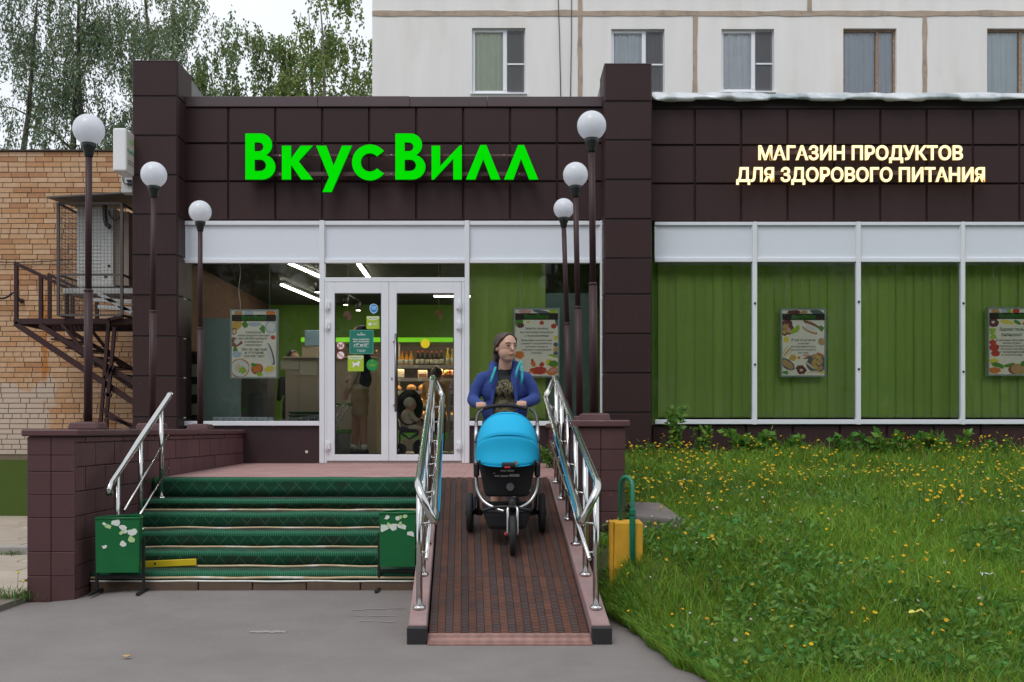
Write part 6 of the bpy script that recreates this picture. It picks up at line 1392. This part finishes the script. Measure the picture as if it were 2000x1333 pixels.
def crumple(name, label, cat, p, s_, mt, seed):
    rr = random.Random(seed); b = MB(); k = 5
    for i in range(k):
        for j in range(k): b.v.append((p.x + (i / (k - 1) - .5) * s_ * 1.5, p.y + (j / (k - 1) - .5) * s_, p.z + rr.uniform(0, .45) * s_))
    for i in range(k - 1):
        for j in range(k - 1): b.f.append([i * k + j, (i + 1) * k + j, (i + 1) * k + j + 1, i * k + j + 1]); b.mi.append(0); b.sm.append(False)
    o = b.build(name, mt); sd = o.modifiers.new('s', 'SOLIDIFY'); sd.thickness = .002; tag(o, label, cat)
def on_lawn(px, Y, dz=.09): x = fx(px, Y); return Vector((x, Y, lawn_z(x, Y) + dz))
crumple('paper_scrap', 'crumpled white paper lying on the lawn at the right', 'litter', on_lawn(1930, -6.35, .10), .05, paper_w, 2); crumple('yellow_wrapper', 'pale yellow wrapper in the grass near the bottom right', 'litter', on_lawn(1788, -6.95, .09), .055, M('yellow_wrapper', (.66, .62, .12), .6), 4)
crumple('fallen_leaf', 'small dry leaf on the asphalt at the lower left', 'leaf', Vector((fx(248, -7.0), -7.0, .012)), .03, PC['tan'], 6)
chalk = M('faded_paint', (.30, .285, .275), .85, 0, .25, 25)
def mark(px, py, w, hgt, seed, label):
    Yg = 1.32 * FPX / (py - 840) + CAM_Y; x = fx(px, Yg); rr = random.Random(seed); pts = []
    n = 14
    for i in range(n): f = i / (n - 1); pts.append((x + w * f, Yg + rr.uniform(0, .3) * hgt, 0))
    for i in range(n): f = 1 - i / (n - 1); pts.append((x + w * f, Yg + hgt * rr.uniform(.7, 1), 0))
    b = MB(); b.v = [(q[0], q[1], road_z(q[0], q[1]) + .004) for q in pts]; b.f = [[i, i + 1, 2 * n - 2 - i, 2 * n - 1 - i] for i in range(n - 1)]; b.mi = [0] * len(b.f); b.sm = [False] * len(b.f); o = b.build('road_mark', chalk); tag(o, label, kind='structure')
mark(484, 1238, .235, .09, 1, 'faded pale patch on the asphalt')
for i, (px, py, w) in enumerate(((684, 1199, .10), (712, 1198, .16), (760, 1197, .11), (690, 1208, .07), (716, 1209, .20), (700, 1217, .10), (738, 1218, .12))): mark(px, py, w, .022, 10 + i, 'worn chalk marks on the asphalt')
# ------------------------------------------------------------------ people: one continuous skin, clothing as children
class Blob:
    def __init__(s): s.b = MB()
    def cap(s, p0, p1, r0, r1=None, n=14):
        p0, p1 = Vector(p0), Vector(p1); r1 = r0 if r1 is None else r1; d = (p1 - p0).normalized(); pts, rs = [], []
        for k in range(6): a = math.pi / 2 * k / 5; pts.append(p0 - d * r0 * math.cos(a)); rs.append(max(1e-4, r0 * math.sin(a)))
        for k in range(6): a = math.pi / 2 * k / 5; pts.append(p1 + d * r1 * math.sin(a)); rs.append(max(1e-4, r1 * math.cos(a)))
        s.b.tube(pts, rs, n); return s
    def chain(s, pts, rs):
        for i in range(len(pts) - 1): s.cap(pts[i], pts[i + 1], rs[i], rs[i + 1])
        return s
    def ell(s, c, r, yaw=0, n=18):
        k = len(s.b.v); s.b.ball((0, 0, 0), r, n, 12); cy, sy = math.cos(yaw), math.sin(yaw)
        for i in range(k, len(s.b.v)): x, y, z = s.b.v[i]; s.b.v[i] = (c[0] + x * cy - y * sy, c[1] + x * sy + y * cy, c[2] + z)
        return s
    def skin(s, name, voxel, smooth, mats, parent, zone=None):
        o = s.b.build('tmp', None); md = o.modifiers.new('r', 'REMESH'); md.mode = 'VOXEL'; md.voxel_size = voxel; md.use_smooth_shade = True
        m2 = o.modifiers.new('s', 'SMOOTH'); m2.factor = .5; m2.iterations = smooth
        bpy.context.view_layer.update(); me = bpy.data.meshes.new_from_object(o.evaluated_get(bpy.context.evaluated_depsgraph_get())); bpy.data.objects.remove(o)
        me.materials.clear()
        for m in mats: me.materials.append(m)
        for p in me.polygons:
            p.use_smooth = True
            if zone: p.material_index = zone(p.center)
        return link(name, me, None, parent)
skin_m = M('skin', (.56, .33, .235), .5, 0, .06, 14); lip_m = M('lips', (.42, .15, .12), .5); eye_m = M('eyes', (.03, .022, .02), .25); hair_m = M('brown_hair', (.045, .022, .016), .42, 0, .35, 40, bump=.5, bs=90)
def print_mat():
    t = NT('printed_tee'); t.set(.85); s_ = t.scale(42, 42, 15); w = t.n('ShaderNodeTexWave'); w.inputs['Scale'].default_value = 1.0; w.inputs['Distortion'].default_value = 9; w.inputs['Detail'].default_value = 2; t.l(s_, w.inputs['Vector'])
    k = t.math('MULTIPLY', t.step(w.outputs[0], .68, .82), t.step(t.noise(38, 2), .40, .52)); x = t.xyz(); k = t.math('MULTIPLY', k, t.step(x[2], 1.755, 1.735))
    t.col(t.mix(k, (.014, .014, .015), (.42, .36, .15))); return t.m
tee = print_mat(); jacket_m = M('blue_fleece', (.024, .052, .22), .9, 0, .16, 16, bump=.35, bs=160); teal_str = M('teal_ribbon', (.02, .42, .44), .6); dark_cloth = M('dark_cloth', (.02, .021, .026), .85); shoe_m = M('dark_shoe', (.02, .022, .025), .6)

W = thing('person', 'woman in a blue hooded jacket and printed black T-shirt pushing the pram', 'person', (0, -4.15, ramp_z(-4.15)))
HC = Vector((.013, -4.17, 2.022)); yaw = math.radians(33); fw = Vector((math.sin(yaw), -math.cos(yaw), 0)); sd_ = Vector((math.cos(yaw), math.sin(yaw), 0)); up = Vector((0, 0, 1))
B = Blob()
B.ell((0, -4.10, 1.34), (.172, .128, .13)).ell((0, -4.105, 1.48), (.178, .130, .16)).ell((0, -4.105, 1.65), (.185, .122, .165)).cap((-.14, -4.11, 1.765), (.14, -4.11, 1.765), .052).ell((0, -4.14, 1.66), (.15, .115, .09))
B.chain([(0, -4.10, 1.77), (.006, -4.12, 1.84), (.012, -4.15, 1.93)], [.085, .060, .056])
B.ell(HC + up * .020, (.088, .099, .108), yaw).ell(HC + fw * .022 - up * .042, (.078, .070, .078), yaw).ell(HC + fw * .040 - up * .090, (.048, .042, .036), yaw)
B.cap(HC + fw * .094 + up * .014, HC + fw * .110 - up * .024, .008, .0130); B.ell(HC + fw * .087 - up * .062, (.024, .010, .010), yaw)
B.ell(HC + fw * .086 + up * .036, (.056, .013, .010), yaw)
for sg in (-1, 1): B.ell(HC + sd_ * sg * .089 - fw * .008 - up * .008, (.012, .018, .030), yaw)
feet = {-1: (-.075, -4.36), 1: (.085, -3.98)}
for sg in (-1, 1):
    fx_, fy_ = feet[sg]; gz = ramp_z(fy_); B.chain([(sg * .085, -4.10, 1.32), (fx_, fy_ + .06, gz + .42), (fx_, fy_ + .04, gz + .07)], [.088, .058, .038]); B.chain([(fx_, fy_ + .06, gz + .045), (fx_, fy_ - .12, gz + .012)], [.040, .034])
hands = {-1: Vector((-.192, -4.50, 1.512)), 1: Vector((.142, -4.50, 1.522))}; elb = {-1: Vector((-.268, -4.14, 1.575)), 1: Vector((.262, -4.14, 1.585))}
for sg in (-1, 1):
    h_ = hands[sg]; B.chain([(sg * .18, -4.11, 1.75), elb[sg], h_ + Vector((sg * .012, .075, .012))], [.044, .036, .026]); B.ell(h_ + Vector((0, .028, .020)), (.038, .042, .019))
    for k in range(4):
        x = h_.x + (k - 1.5) * .0205; l_ = (.92, 1.05, 1.0, .82)[k]; B.chain([(x, h_.y + .005, h_.z + .026), (x, h_.y - .026 * l_, h_.z + .020), (x, h_.y - .034 * l_, h_.z - .002), (x, h_.y - .020 * l_, h_.z - .018)], [.0105, .0098, .0092, .0085])
    B.chain([(h_.x - sg * .034, h_.y + .035, h_.z + .010), (h_.x - sg * .046, h_.y + .012, h_.z - .006), (h_.x - sg * .036, h_.y - .008, h_.z - .020)], [.0125, .011, .009])
def wz(c):
    if c.y < -4.40 and c.z > 1.3: return 0
    if c.z > 1.835 - .30 * max(0, -c.y - 4.17): return 0
    if c.z > 1.40: return 1
    if c.z > 1.0: return 2
    g = ramp_z(c.y)
    return 3 if c.z < g + .075 else 0
B.skin('body', .0062, 3, [skin_m, tee, dark_cloth, shoe_m], W, wz)
J = Blob(); J.ell((0, -4.105, 1.655), (.202, .136, .170)).ell((0, -4.10, 1.48), (.20, .144, .16)).ell((0, -4.09, 1.37), (.195, .140, .10)).cap((-.155, -4.11, 1.762), (.155, -4.11, 1.762), .064)
for sg in (-1, 1):
    J.chain([(sg * .180, -4.11, 1.752), (sg * .232, -4.12, 1.68), elb[sg] + Vector((0, .005, .0)), elb[sg].lerp(hands[sg], .5) + Vector((sg * .006, .02, .002)), hands[sg] + Vector((sg * .012, .10, .014))], [.067, .058, .052, .047, .041]); J.cap(hands[sg] + Vector((sg * .010, .125, .015)), hands[sg] + Vector((sg * .009, .075, .014)), .043, .040)
    J.chain([(sg * .05, -4.02, 1.885), (sg * .090, -4.09, 1.872), (sg * .098, -4.17, 1.815), (sg * .092, -4.225, 1.70), (sg * .098, -4.24, 1.56), (sg * .105, -4.235, 1.44)], [.044, .044, .034, .022, .020, .020])
J.ell((0, -4.005, 1.83), (.125, .065, .085))
jk = J.skin('jacket', .0075, 4, [jacket_m], W)
bm = bmesh.new(); bm.from_mesh(jk.data)          # the jacket hangs open at the front
op = [f for f in bm.faces if f.calc_center_median().y < -4.16 and f.calc_center_median().z > 1.30 and abs(f.calc_center_median().x) < .052 + .045 * sm((1.82 - f.calc_center_median().z) / .34)]
bmesh.ops.delete(bm, geom=op, context='FACES'); bm.to_mesh(jk.data); bm.free(); s3 = jk.modifiers.new('s', 'SOLIDIFY'); s3.thickness = .009; s3.offset = -1
H = Blob(); H.ell(HC - fw * .020 + up * .034, (.096, .102, .100), yaw).ell(HC - fw * .055 - up * .02, (.084, .065, .095), yaw); H.chain([HC - fw * .10 - up * .01, HC - fw * .12 - up * .09 - sd_ * .02, Vector((-.095, -4.09, 1.88)), Vector((-.125, -4.14, 1.80))], [.045, .036, .024, .010])
for sg in (-1, 1): H.chain([HC + fw * .050 + sd_ * sg * .016 + up * .108, HC + fw * .046 + sd_ * sg * .066 + up * .070, HC + sd_ * sg * .092 + up * .012, HC - fw * .04 + sd_ * sg * .090 - up * .045], [.018, .017, .016, .016])
H.skin('hair', .007, 3, [hair_m], W)
for sg in (-1, 1):
    MB().ball(HC + fw * .0905 + sd_ * sg * .034 + up * .010, (.013, .007, .0056), 10, 6).build('eye', eye_m, W)
    MB().tube([HC + fw * .1005 + sd_ * sg * .016 + up * .030, HC + fw * .096 + sd_ * sg * .034 + up * .034, HC + fw * .080 + sd_ * sg * .054 + up * .028], .0030, 6).build('eyebrow', hair_m, W)
MB().tube([HC + fw * .090 - sd_ * .022 - up * .064, HC + fw * .0965 - up * .061, HC + fw * .090 + sd_ * .022 - up * .064], .0045, 6).build('lips', lip_m, W)
def ribbon(pts, w=.020):
    b = MB(); 
    for p in pts: b.v += [(p[0] - w / 2, p[1], p[2]), (p[0] + w / 2, p[1], p[2])]
    for i in range(len(pts) - 1): b.f.append([2 * i, 2 * i + 1, 2 * i + 3, 2 * i + 2]); b.mi.append(0); b.sm.append(True)
    o = b.build('drawstring', teal_str, W); m = o.modifiers.new('s', 'SOLIDIFY'); m.thickness = .005
YF = -4.285
for pts in ([(968, 717), (965, 727), (961, 738), (957, 749)], [(1019, 705), (1013, 714), (1009, 726), (1008, 738)], [(1016, 708), (1020, 722), (1020, 736), (1019, 749)]): ribbon([at(p[0], p[1], YF + .03 * (1 - i / 3)) for i, p in enumerate(pts)])

# ------------------------------------------------------------------ the pram
PR = thing('pram', 'three-wheeled pram with turquoise hood, black seat and silver frame on the ramp', 'pram', (.02, -4.95, ramp_z(-4.95)))
alu = M('brushed_aluminium', (.55, .56, .57), .3, .9, .06, 20); blk = M('black_fabric', (.010, .010, .012), .8, 0, .3, 40, bump=.2, bs=120); turq = M('turquoise_fabric', (.0, .40, .68), .75, 0, .05, 9, bump=.12, bs=220)
def wheel(c, r, w, nm):
    wl = MB().lathe([(r * .80, -w * .42), (r * .93, -w * .5), (r, -w * .25), (r, w * .25), (r * .93, w * .5), (r * .80, w * .42), (r * .80, -w * .42)], c, 28, 'x').build('wheel', rubber, PR); wl['label'] = nm
    MB().lathe([(r * .80, -w * .3), (r * .72, -w * .3), (r * .72, w * .3), (r * .80, w * .3), (r * .80, -w * .3)], c, 24, 'x').build('rim', M('wheel_rim', (.06, .06, .065), .4) if 'wheel_rim' not in bpy.data.materials else bpy.data.materials['wheel_rim'], wl)
    for k in range(5): a = 2 * math.pi * k / 5 + .3; MB().bar(c, Vector(c) + Vector((0, math.cos(a), math.sin(a))) * r * .76, .018, .014, (1, 0, 0)).build('spoke', bpy.data.materials['wheel_rim'], wl)
    MB().lathe([(.024, -w * .7), (.024, w * .7)], c, 12, 'x').build('hub', black_plastic, wl)
RYW = -4.74; rz_ = ramp_z(RYW) + .158; wheel((-.275, RYW, rz_), .155, .05, 'left rear wheel'); wheel((.298, RYW, rz_), .155, .05, 'right rear wheel')
FYW = -5.22; fz_ = ramp_z(FYW) + .150; FXW = .062; wheel((FXW, FYW, fz_), .147, .046, 'front wheel')
MB().tube([(-.26, RYW, rz_), (.285, RYW, rz_)], .014, 10).build('rear_axle', black_plastic, PR)
for sg in (-1, 1): MB().bar((.01 + sg * .19, RYW - .02, rz_ + .0), (.01 + sg * .24, RYW + .0, rz_ + .01), .05, .05).build('axle_mount', black_plastic, PR)
for x in (FXW - .035, FXW + .035): MB().tube(bez([(FXW, FYW + .10, fz_ + .205), (x, FYW + .05, fz_ + .20), (x, FYW + .02, fz_ + .12), (x, FYW, fz_)], 5), .011, 8).build('fork_leg', alu, PR)
MB().lathe([(.026, fz_ + .17), (.03, fz_ + .20), (.03, fz_ + .25), (.02, fz_ + .27)], (FXW, FYW + .10, 0), 14).build('fork_head', black_plastic, PR); box('quick_release', red_p, PR, FXW - .062, FXW - .038, FYW - .01, FYW + .03, fz_ - .005, fz_ + .022, .006)
for sg in (-1, 1):
    X = lambda v: .02 + sg * v
    MB().tube(bez([(X(.235), -4.96, 1.09), (X(.237), -4.99, .96), (X(.225), -5.01, .85), (X(.17), -5.05, .765), (X(.07), -5.10, .715), (X(.02), -5.12, .70)], 6), .0135, 10).build('front_tube', alu, PR)
    MB().tube(bez([(X(.19), -4.53, 1.492), (X(.238), -4.56, 1.44), (X(.250), -4.64, 1.30), (X(.252), -4.80, 1.06), (X(.235), -4.95, .93)], 6), .013, 10).build('handle_tube', M('grey_tube', (.05, .05, .055), .35), PR)
    MB().tube([(X(.245), -4.84, 1.02), (X(.225), -4.76, rz_ + .03)], .013, 10).build('rear_tube', alu, PR)
    MB().box(X(.235) - .022, X(.235) + .022, -5.03, -4.93, .955, 1.065).build('joint_housing', black_plastic, PR, bevel=.012)
    MB().tube([(X(.246), -4.60, 1.37), (X(.250), -4.70, 1.22)], .016, 10).build('grip_joint', alu, PR)
MB().tube([(-.135, -5.03, .850), (.20, -5.03, .856)], .010, 8).build('cross_tube', alu, PR)
MB().tube(bez([(-.175, -4.53, 1.492), (-.12, -4.525, 1.508), (-.02, -4.52, 1.520), (.08, -4.525, 1.515), (.19, -4.53, 1.492)], 6), .0165, 12).build('handle_bar', M('foam_grip', (.022, .022, .024), .8), PR)
# hood: fabric stretched over bows that turn about the side pivots
def hood(f0, f1, n, w, r, name, mt, sag):
    b = MB(); m_ = 22; C0 = Vector((.022, -4.86, 1.105))
    for i in range(n + 1):
        t_ = i / n; fi = math.radians(f0 + (f1 - f0) * t_); q = 1 - sag * math.sin(math.pi * t_)
        for j in range(m_ + 1):
            th = math.pi * j / m_; cx, s_ = math.cos(th), math.sin(th) ** .72; ww = w * (1 + .03 * math.sin(fi)); rr_ = r * q * (1 - .10 * abs(math.sin(fi)))
            b.v.append((C0.x + ww * cx * (abs(cx) ** -.18 if abs(cx) > .01 else 1), C0.y - math.sin(fi) * rr_ * s_, C0.z + math.cos(fi) * rr_ * s_))
    for i in range(n):
        for j in range(m_): k = i * (m_ + 1) + j; b.f.append([k, k + 1, k + m_ + 2, k + m_ + 1]); b.mi.append(0); b.sm.append(True)
    o = b.build(name, mt, PR); s2 = o.modifiers.new('s', 'SOLIDIFY'); s2.thickness = .006; return o
hood(-52, -22, 4, .215, .365, 'hood_back', M('grey_hood_panel', (.05, .052, .058), .8), .02); hood(-22, 16, 6, .232, .368, 'hood_panel', turq, .03); hood(16, 58, 6, .238, .368, 'hood_panel', turq, .035); hood(58, 101, 8, .244, .365, 'hood_panel', turq, .10)
for fi in (-22, 16, 58, 101):
    f_ = math.radians(fi); pts = []
    for j in range(23):
        th = math.pi * j / 22; cx = math.cos(th); s_ = math.sin(th) ** .72; rr_ = .369 * (1 - .10 * abs(math.sin(f_))); pts.append((.022 + .24 * cx * (abs(cx) ** -.18 if abs(cx) > .01 else 1), -4.86 - math.sin(f_) * rr_ * s_, 1.105 + math.cos(f_) * rr_ * s_))
    MB().tube(pts, .0045, 6).build('hood_seam', turq if fi > -22 else blk, PR)
sb_ = MB(); sb_.hexa([(-.15, -5.04, .80), (.19, -5.04, .80), (.17, -4.78, .86), (-.13, -4.78, .86), (-.205, -5.10, 1.09), (.25, -5.10, 1.09), (.245, -4.66, 1.16), (-.20, -4.66, 1.16)]); st_ = sb_.build('seat', blk, PR, bevel=.035, seg=3)
for (xa, xb, za, zb) in ((-.03, .015, 1.000, 1.016), (.022, .075, 1.000, 1.016), (-.075, -.035, .962, .974), (-.028, .03, .960, .974), (.036, .115, .962, .982), (-.085, -.07, .985, .992)):
    zf = lambda z: -5.113 + (1.09 - z) * .21
    b = MB(); b.v = [(xa, zf(za), za), (xb, zf(za), za), (xb, zf(zb), zb), (xa, zf(zb), zb)]; b.f = [[0, 1, 2, 3]]; b.mi = [0]; b.sm = [False]; b.build('printed_mark', M('grey_print', (.30, .30, .29), .7) if 'grey_print' not in bpy.data.materials else bpy.data.materials['grey_print'], st_)
MB().lathe([(.030, -.012), (.030, .0), (.018, .006)], (.045, -5.075, .885), 16, 'y').build('seat_knob', M('grey_knob', (.12, .13, .14), .4), PR)
MB().box(-.02, .085, -5.215, -5.14, 1.035, 1.075).build('light_clip', black_plastic, PR, bevel=.014, seg=2); MB().lathe([(.018, -.02), (.02, .01)], (.085, -5.185, 1.068), 12, 'y').build('lamp', alu, PR); box('reflector', red_p, PR, .0, .045, -5.220, -5.212, 1.032, 1.044, .002)
bs_ = MB(); bs_.hexa([(-.12, -5.12, .56), (.16, -5.12, .56), (.18, -4.80, .58), (-.14, -4.80, .58), (-.165, -5.14, .70), (.20, -5.14, .70), (.225, -4.78, .76), (-.185, -4.78, .76)]); bs_.build('basket', blk, PR, bevel=.03, seg=2)
MB().tube(bez([(-.17, -5.13, .705), (-.06, -5.16, .735), (.06, -5.165, .735), (.21, -5.13, .705)], 5), .012, 8).build('basket_rim', black_plastic, PR)
MB().box(-.245, -.225, -4.86, -4.80, .70, .80).build('brake_pedal', M('dark_blue_plastic', (.03, .04, .08), .5), PR, bevel=.008)

# ------------------------------------------------------------------ people inside the shop
def simple_person(label, prims, zone, mats, loc, hairp=None, voxel=.012):
    t = thing('person', label, 'person', loc); b = Blob()
    for p in prims: getattr(b, p[0])(*p[1:])
    b.skin('body', voxel, 3, mats, t, zone)
    if hairp:
        h = Blob()
        for p in hairp: getattr(h, p[0])(*p[1:])
        h.skin('hair', voxel, 2, [hair_m], t)
    return t
khaki = M('khaki_shorts', (.42, .31, .18), .85, 0, .15, 14, bump=.3, bs=30); sand_tee = M('sand_tee', (.58, .50, .38), .85, 0, .1, 12); navy = M('navy_vest', (.018, .024, .045), .85); mustard = M('mustard_top', (.42, .22, .05), .85, 0, .15, 12); skin2 = M('tanned_skin', (.50, .26, .16), .5, 0, .08, 12)
mx, my = -1.98, 1.15
man = simple_person('man in khaki shorts standing inside the left door', [
    ('ell', (mx, my, 1.86), (.125, .155, .13)), ('ell', (mx - .01, my, 2.05), (.12, .155, .16)), ('ell', (mx + .01, my, 2.27), (.125, .18, .15)), ('cap', (mx + .02, my, 2.4), (mx, my, 2.52), .055, .05), ('ell', (mx - .015, my, 2.62), (.10, .078, .125)),
    ('chain', [(mx + .0, my - .085, 1.82), (mx + .045, my - .09, 1.47), (mx + .065, my - .09, 1.06)], [.105, .068, .042]), ('chain', [(mx + .0, my + .085, 1.82), (mx - .06, my + .09, 1.47), (mx - .09, my + .09, 1.06)], [.105, .068, .042]),
    ('chain', [(mx + .0, my - .085, 1.74), (mx + .02, my - .09, 1.56)], [.118, .108]), ('chain', [(mx, my + .085, 1.74), (mx - .03, my + .09, 1.56)], [.118, .108]),
    ('chain', [(mx + .09, my - .09, 1.015), (mx - .12, my - .09, 1.0)], [.048, .040]), ('chain', [(mx - .06, my + .09, 1.015), (mx - .27, my + .09, 1.0)], [.048, .040]),
    ('chain', [(mx + .02, my - .19, 2.36), (mx - .03, my - .22, 2.08), (mx - .15, my - .20, 1.82)], [.06, .048, .034]), ('ell', (mx - .165, my - .20, 1.77), (.035, .025, .055)), ('chain', [(mx + .02, my + .19, 2.36), (mx - .05, my + .22, 2.08), (mx - .2, my + .15, 2.0)], [.06, .048, .034])],
    lambda c: 3 if c.z < 1.055 else (0 if c.z < 1.50 else (1 if c.z < 1.88 and c.x > mx - .125 else (0 if c.z > 2.44 or c.x < mx - .13 else 2))), [skin2, khaki, sand_tee, shoe_m], (mx, my, FL), [('ell', (mx + .015, my, 2.66), (.10, .085, .10))])
v_ = Blob(); v_.ell((mx + .055, my, 2.23), (.105, .175, .20)).ell((mx + .06, my, 2.02), (.10, .165, .15)); v_.skin('vest', .012, 3, [navy], man)
for sy in (-.09, .09): MB().tube([(mx + (.065 if sy < 0 else -.09), my + sy, 1.05), (mx + (.065 if sy < 0 else -.09), my + sy, 1.12)], .046, 12).build('sock', wht, man)
cx_, cy_ = fx(573, 3.2), 3.2
simple_person('shop assistant with dark hair half hidden behind the left poster', [('ell', (cx_, cy_, 2.0), (.20, .12, .22)), ('ell', (cx_, cy_, 1.7), (.17, .13, .25)), ('cap', (cx_, cy_, 2.15), (cx_, cy_ - .02, 2.32), .055), ('ell', (cx_ + .02, cy_ - .03, 2.42), (.085, .10, .12)), ('cap', (cx_ - .18, cy_, 2.1), (cx_ - .2, cy_ - .1, 1.8), .055, .04), ('cap', (cx_ + .18, cy_, 2.1), (cx_ + .2, cy_ - .1, 1.8), .055, .04), ('chain', [(cx_ - .08, cy_, 1.6), (cx_ - .08, cy_, 1.02)], [.10, .06]), ('chain', [(cx_ + .08, cy_, 1.6), (cx_ + .08, cy_, 1.02)], [.10, .06])], lambda c: 0 if c.z > 2.25 else 1, [skin2, dark_cloth], (cx_, cy_, FL), [('ell', (cx_ - .01, cy_ + .01, 2.46), (.10, .11, .12))], .016)
qx, qy = fx(850, 3.2), 3.2
simple_person('shopper in a mustard top reaching to the shelves behind the right door', [('ell', (qx, qy, 1.60), (.15, .14, .15)), ('ell', (qx, qy + .06, 1.80), (.16, .13, .18)), ('ell', (qx, qy + .16, 1.98), (.17, .14, .14)), ('cap', (qx, qy + .2, 2.05), (qx, qy + .27, 2.14), .05), ('ell', (qx, qy + .31, 2.2), (.085, .10, .115)), ('chain', [(qx - .16, qy + .17, 2.02), (qx - .20, qy + .3, 1.85), (qx - .2, qy + .55, 1.80)], [.06, .045, .03]), ('chain', [(qx + .16, qy + .17, 2.02), (qx + .2, qy + .1, 1.75), (qx + .2, qy + .2, 1.55)], [.06, .045, .03]), ('chain', [(qx - .08, qy, 1.55), (qx - .09, qy, 1.02)], [.10, .055]), ('chain', [(qx + .08, qy, 1.55), (qx + .09, qy, 1.02)], [.10, .055])], lambda c: 0 if c.z > 2.08 else (1 if c.z > 1.5 else 2), [skin2, mustard, dark_cloth], (qx, qy, FL), [('ell', (qx, qy + .29, 2.23), (.095, .105, .11))], .016)
# child in a hooded tricycle behind the right door
ty = 1.0; tx = fx(800, ty)
ch = simple_person('small child in a pale bonnet sitting in the hooded tricycle', [('ell', (tx + .02, ty, 1.66), (.075, .07, .08)), ('ell', (tx - .02, ty, 1.50), (.10, .09, .11)), ('ell', (tx - .01, ty, 1.40), (.10, .09, .08)), ('chain', [(tx + .02, ty - .06, 1.36), (tx + .16, ty - .06, 1.34), (tx + .17, ty - .06, 1.18)], [.05, .042, .03]), ('chain', [(tx + .02, ty + .06, 1.36), (tx + .16, ty + .06, 1.34), (tx + .17, ty + .06, 1.18)], [.05, .042, .03]), ('chain', [(tx + .02, ty - .10, 1.54), (tx + .10, ty - .10, 1.45), (tx + .17, ty - .06, 1.46)], [.035, .03, .022])], lambda c: 0 if c.z > 1.58 or c.x > tx + .12 else 1, [skin_m, sand_tee], (tx, ty, 1.3), None, .009)
bn = Blob(); bn.ell((tx + .0, ty, 1.685), (.084, .082, .078)); bn.skin('bonnet', .009, 2, [M('pale_bonnet', (.55, .52, .42), .85)], ch)
tk = thing('tricycle', 'dark push tricycle with round hood behind the right door', 'tricycle', (tx, ty, FL)); purp = M('purple_frame', (.06, .04, .16), .35); dkf = M('hood_dark', (.02, .018, .022), .7)
ring = [(tx - .0 + .175 * math.cos(a), ty - .05 + .04 * math.sin(a), 1.62 + .235 * math.sin(a)) for a in [2 * math.pi * i / 28 for i in range(29)]]; MB().tube(ring, .014, 8).build('hood_ring', dkf, tk)
hb_ = MB(); hb_.ball((tx - .03, ty + .18, 1.62), (.19, .14, .235), 20, 12); hb_.build('hood_shell', dkf, tk)
MB().hexa([(tx - .13, ty - .1, 1.28), (tx + .12, ty - .1, 1.28), (tx + .12, ty + .12, 1.28), (tx - .13, ty + .12, 1.28), (tx - .15, ty - .11, 1.36), (tx + .12, ty - .11, 1.34), (tx + .12, ty + .12, 1.34), (tx - .15, ty + .12, 1.36)]).build('seat', dkf, tk, bevel=.02)
MB().tube([(tx - .13, ty, 1.28), (tx + .0, ty, 1.20), (tx + .12, ty, 1.27), (tx + .19, ty, 1.32)], .018, 8).build('frame', purp, tk); MB().tube([(tx + .19, ty, 1.42), (tx + .165, ty, 1.22), (tx + .15, ty, 1.06)], .016, 8).build('fork', purp, tk); MB().tube([(tx + .17, ty - .14, 1.46), (tx + .18, ty, 1.44), (tx + .17, ty + .14, 1.46)], .012, 8).build('handlebar', dkf, tk)
for (wx, wy, r) in ((tx + .15, ty, .115), (tx - .14, ty - .15, .085), (tx - .14, ty + .15, .085)):
    wl = MB().lathe([(r * .78, -.02), (r * .95, -.022), (r, 0), (r * .95, .022), (r * .78, .02), (r * .78, -.02)], (wx, wy, FL + r), 22, 'y').build('wheel', rubber, tk); MB().lathe([(.02, -.03), (r * .3, -.012), (r * .3, .012), (.02, .03)], (wx, wy, FL + r), 12, 'y').build('hub', steel, wl)
MB().tube([(tx - .14, ty - .16, FL + .085), (tx - .14, ty + .16, FL + .085)], .01, 8).build('rear_axle', purp, tk); MB().tube([(tx - .14, ty, FL + .085), (tx - .13, ty, 1.3), (tx - .22, ty + .1, 1.62), (tx - .3, ty + .2, 1.95)], .012, 8).build('push_bar', dkf, tk)
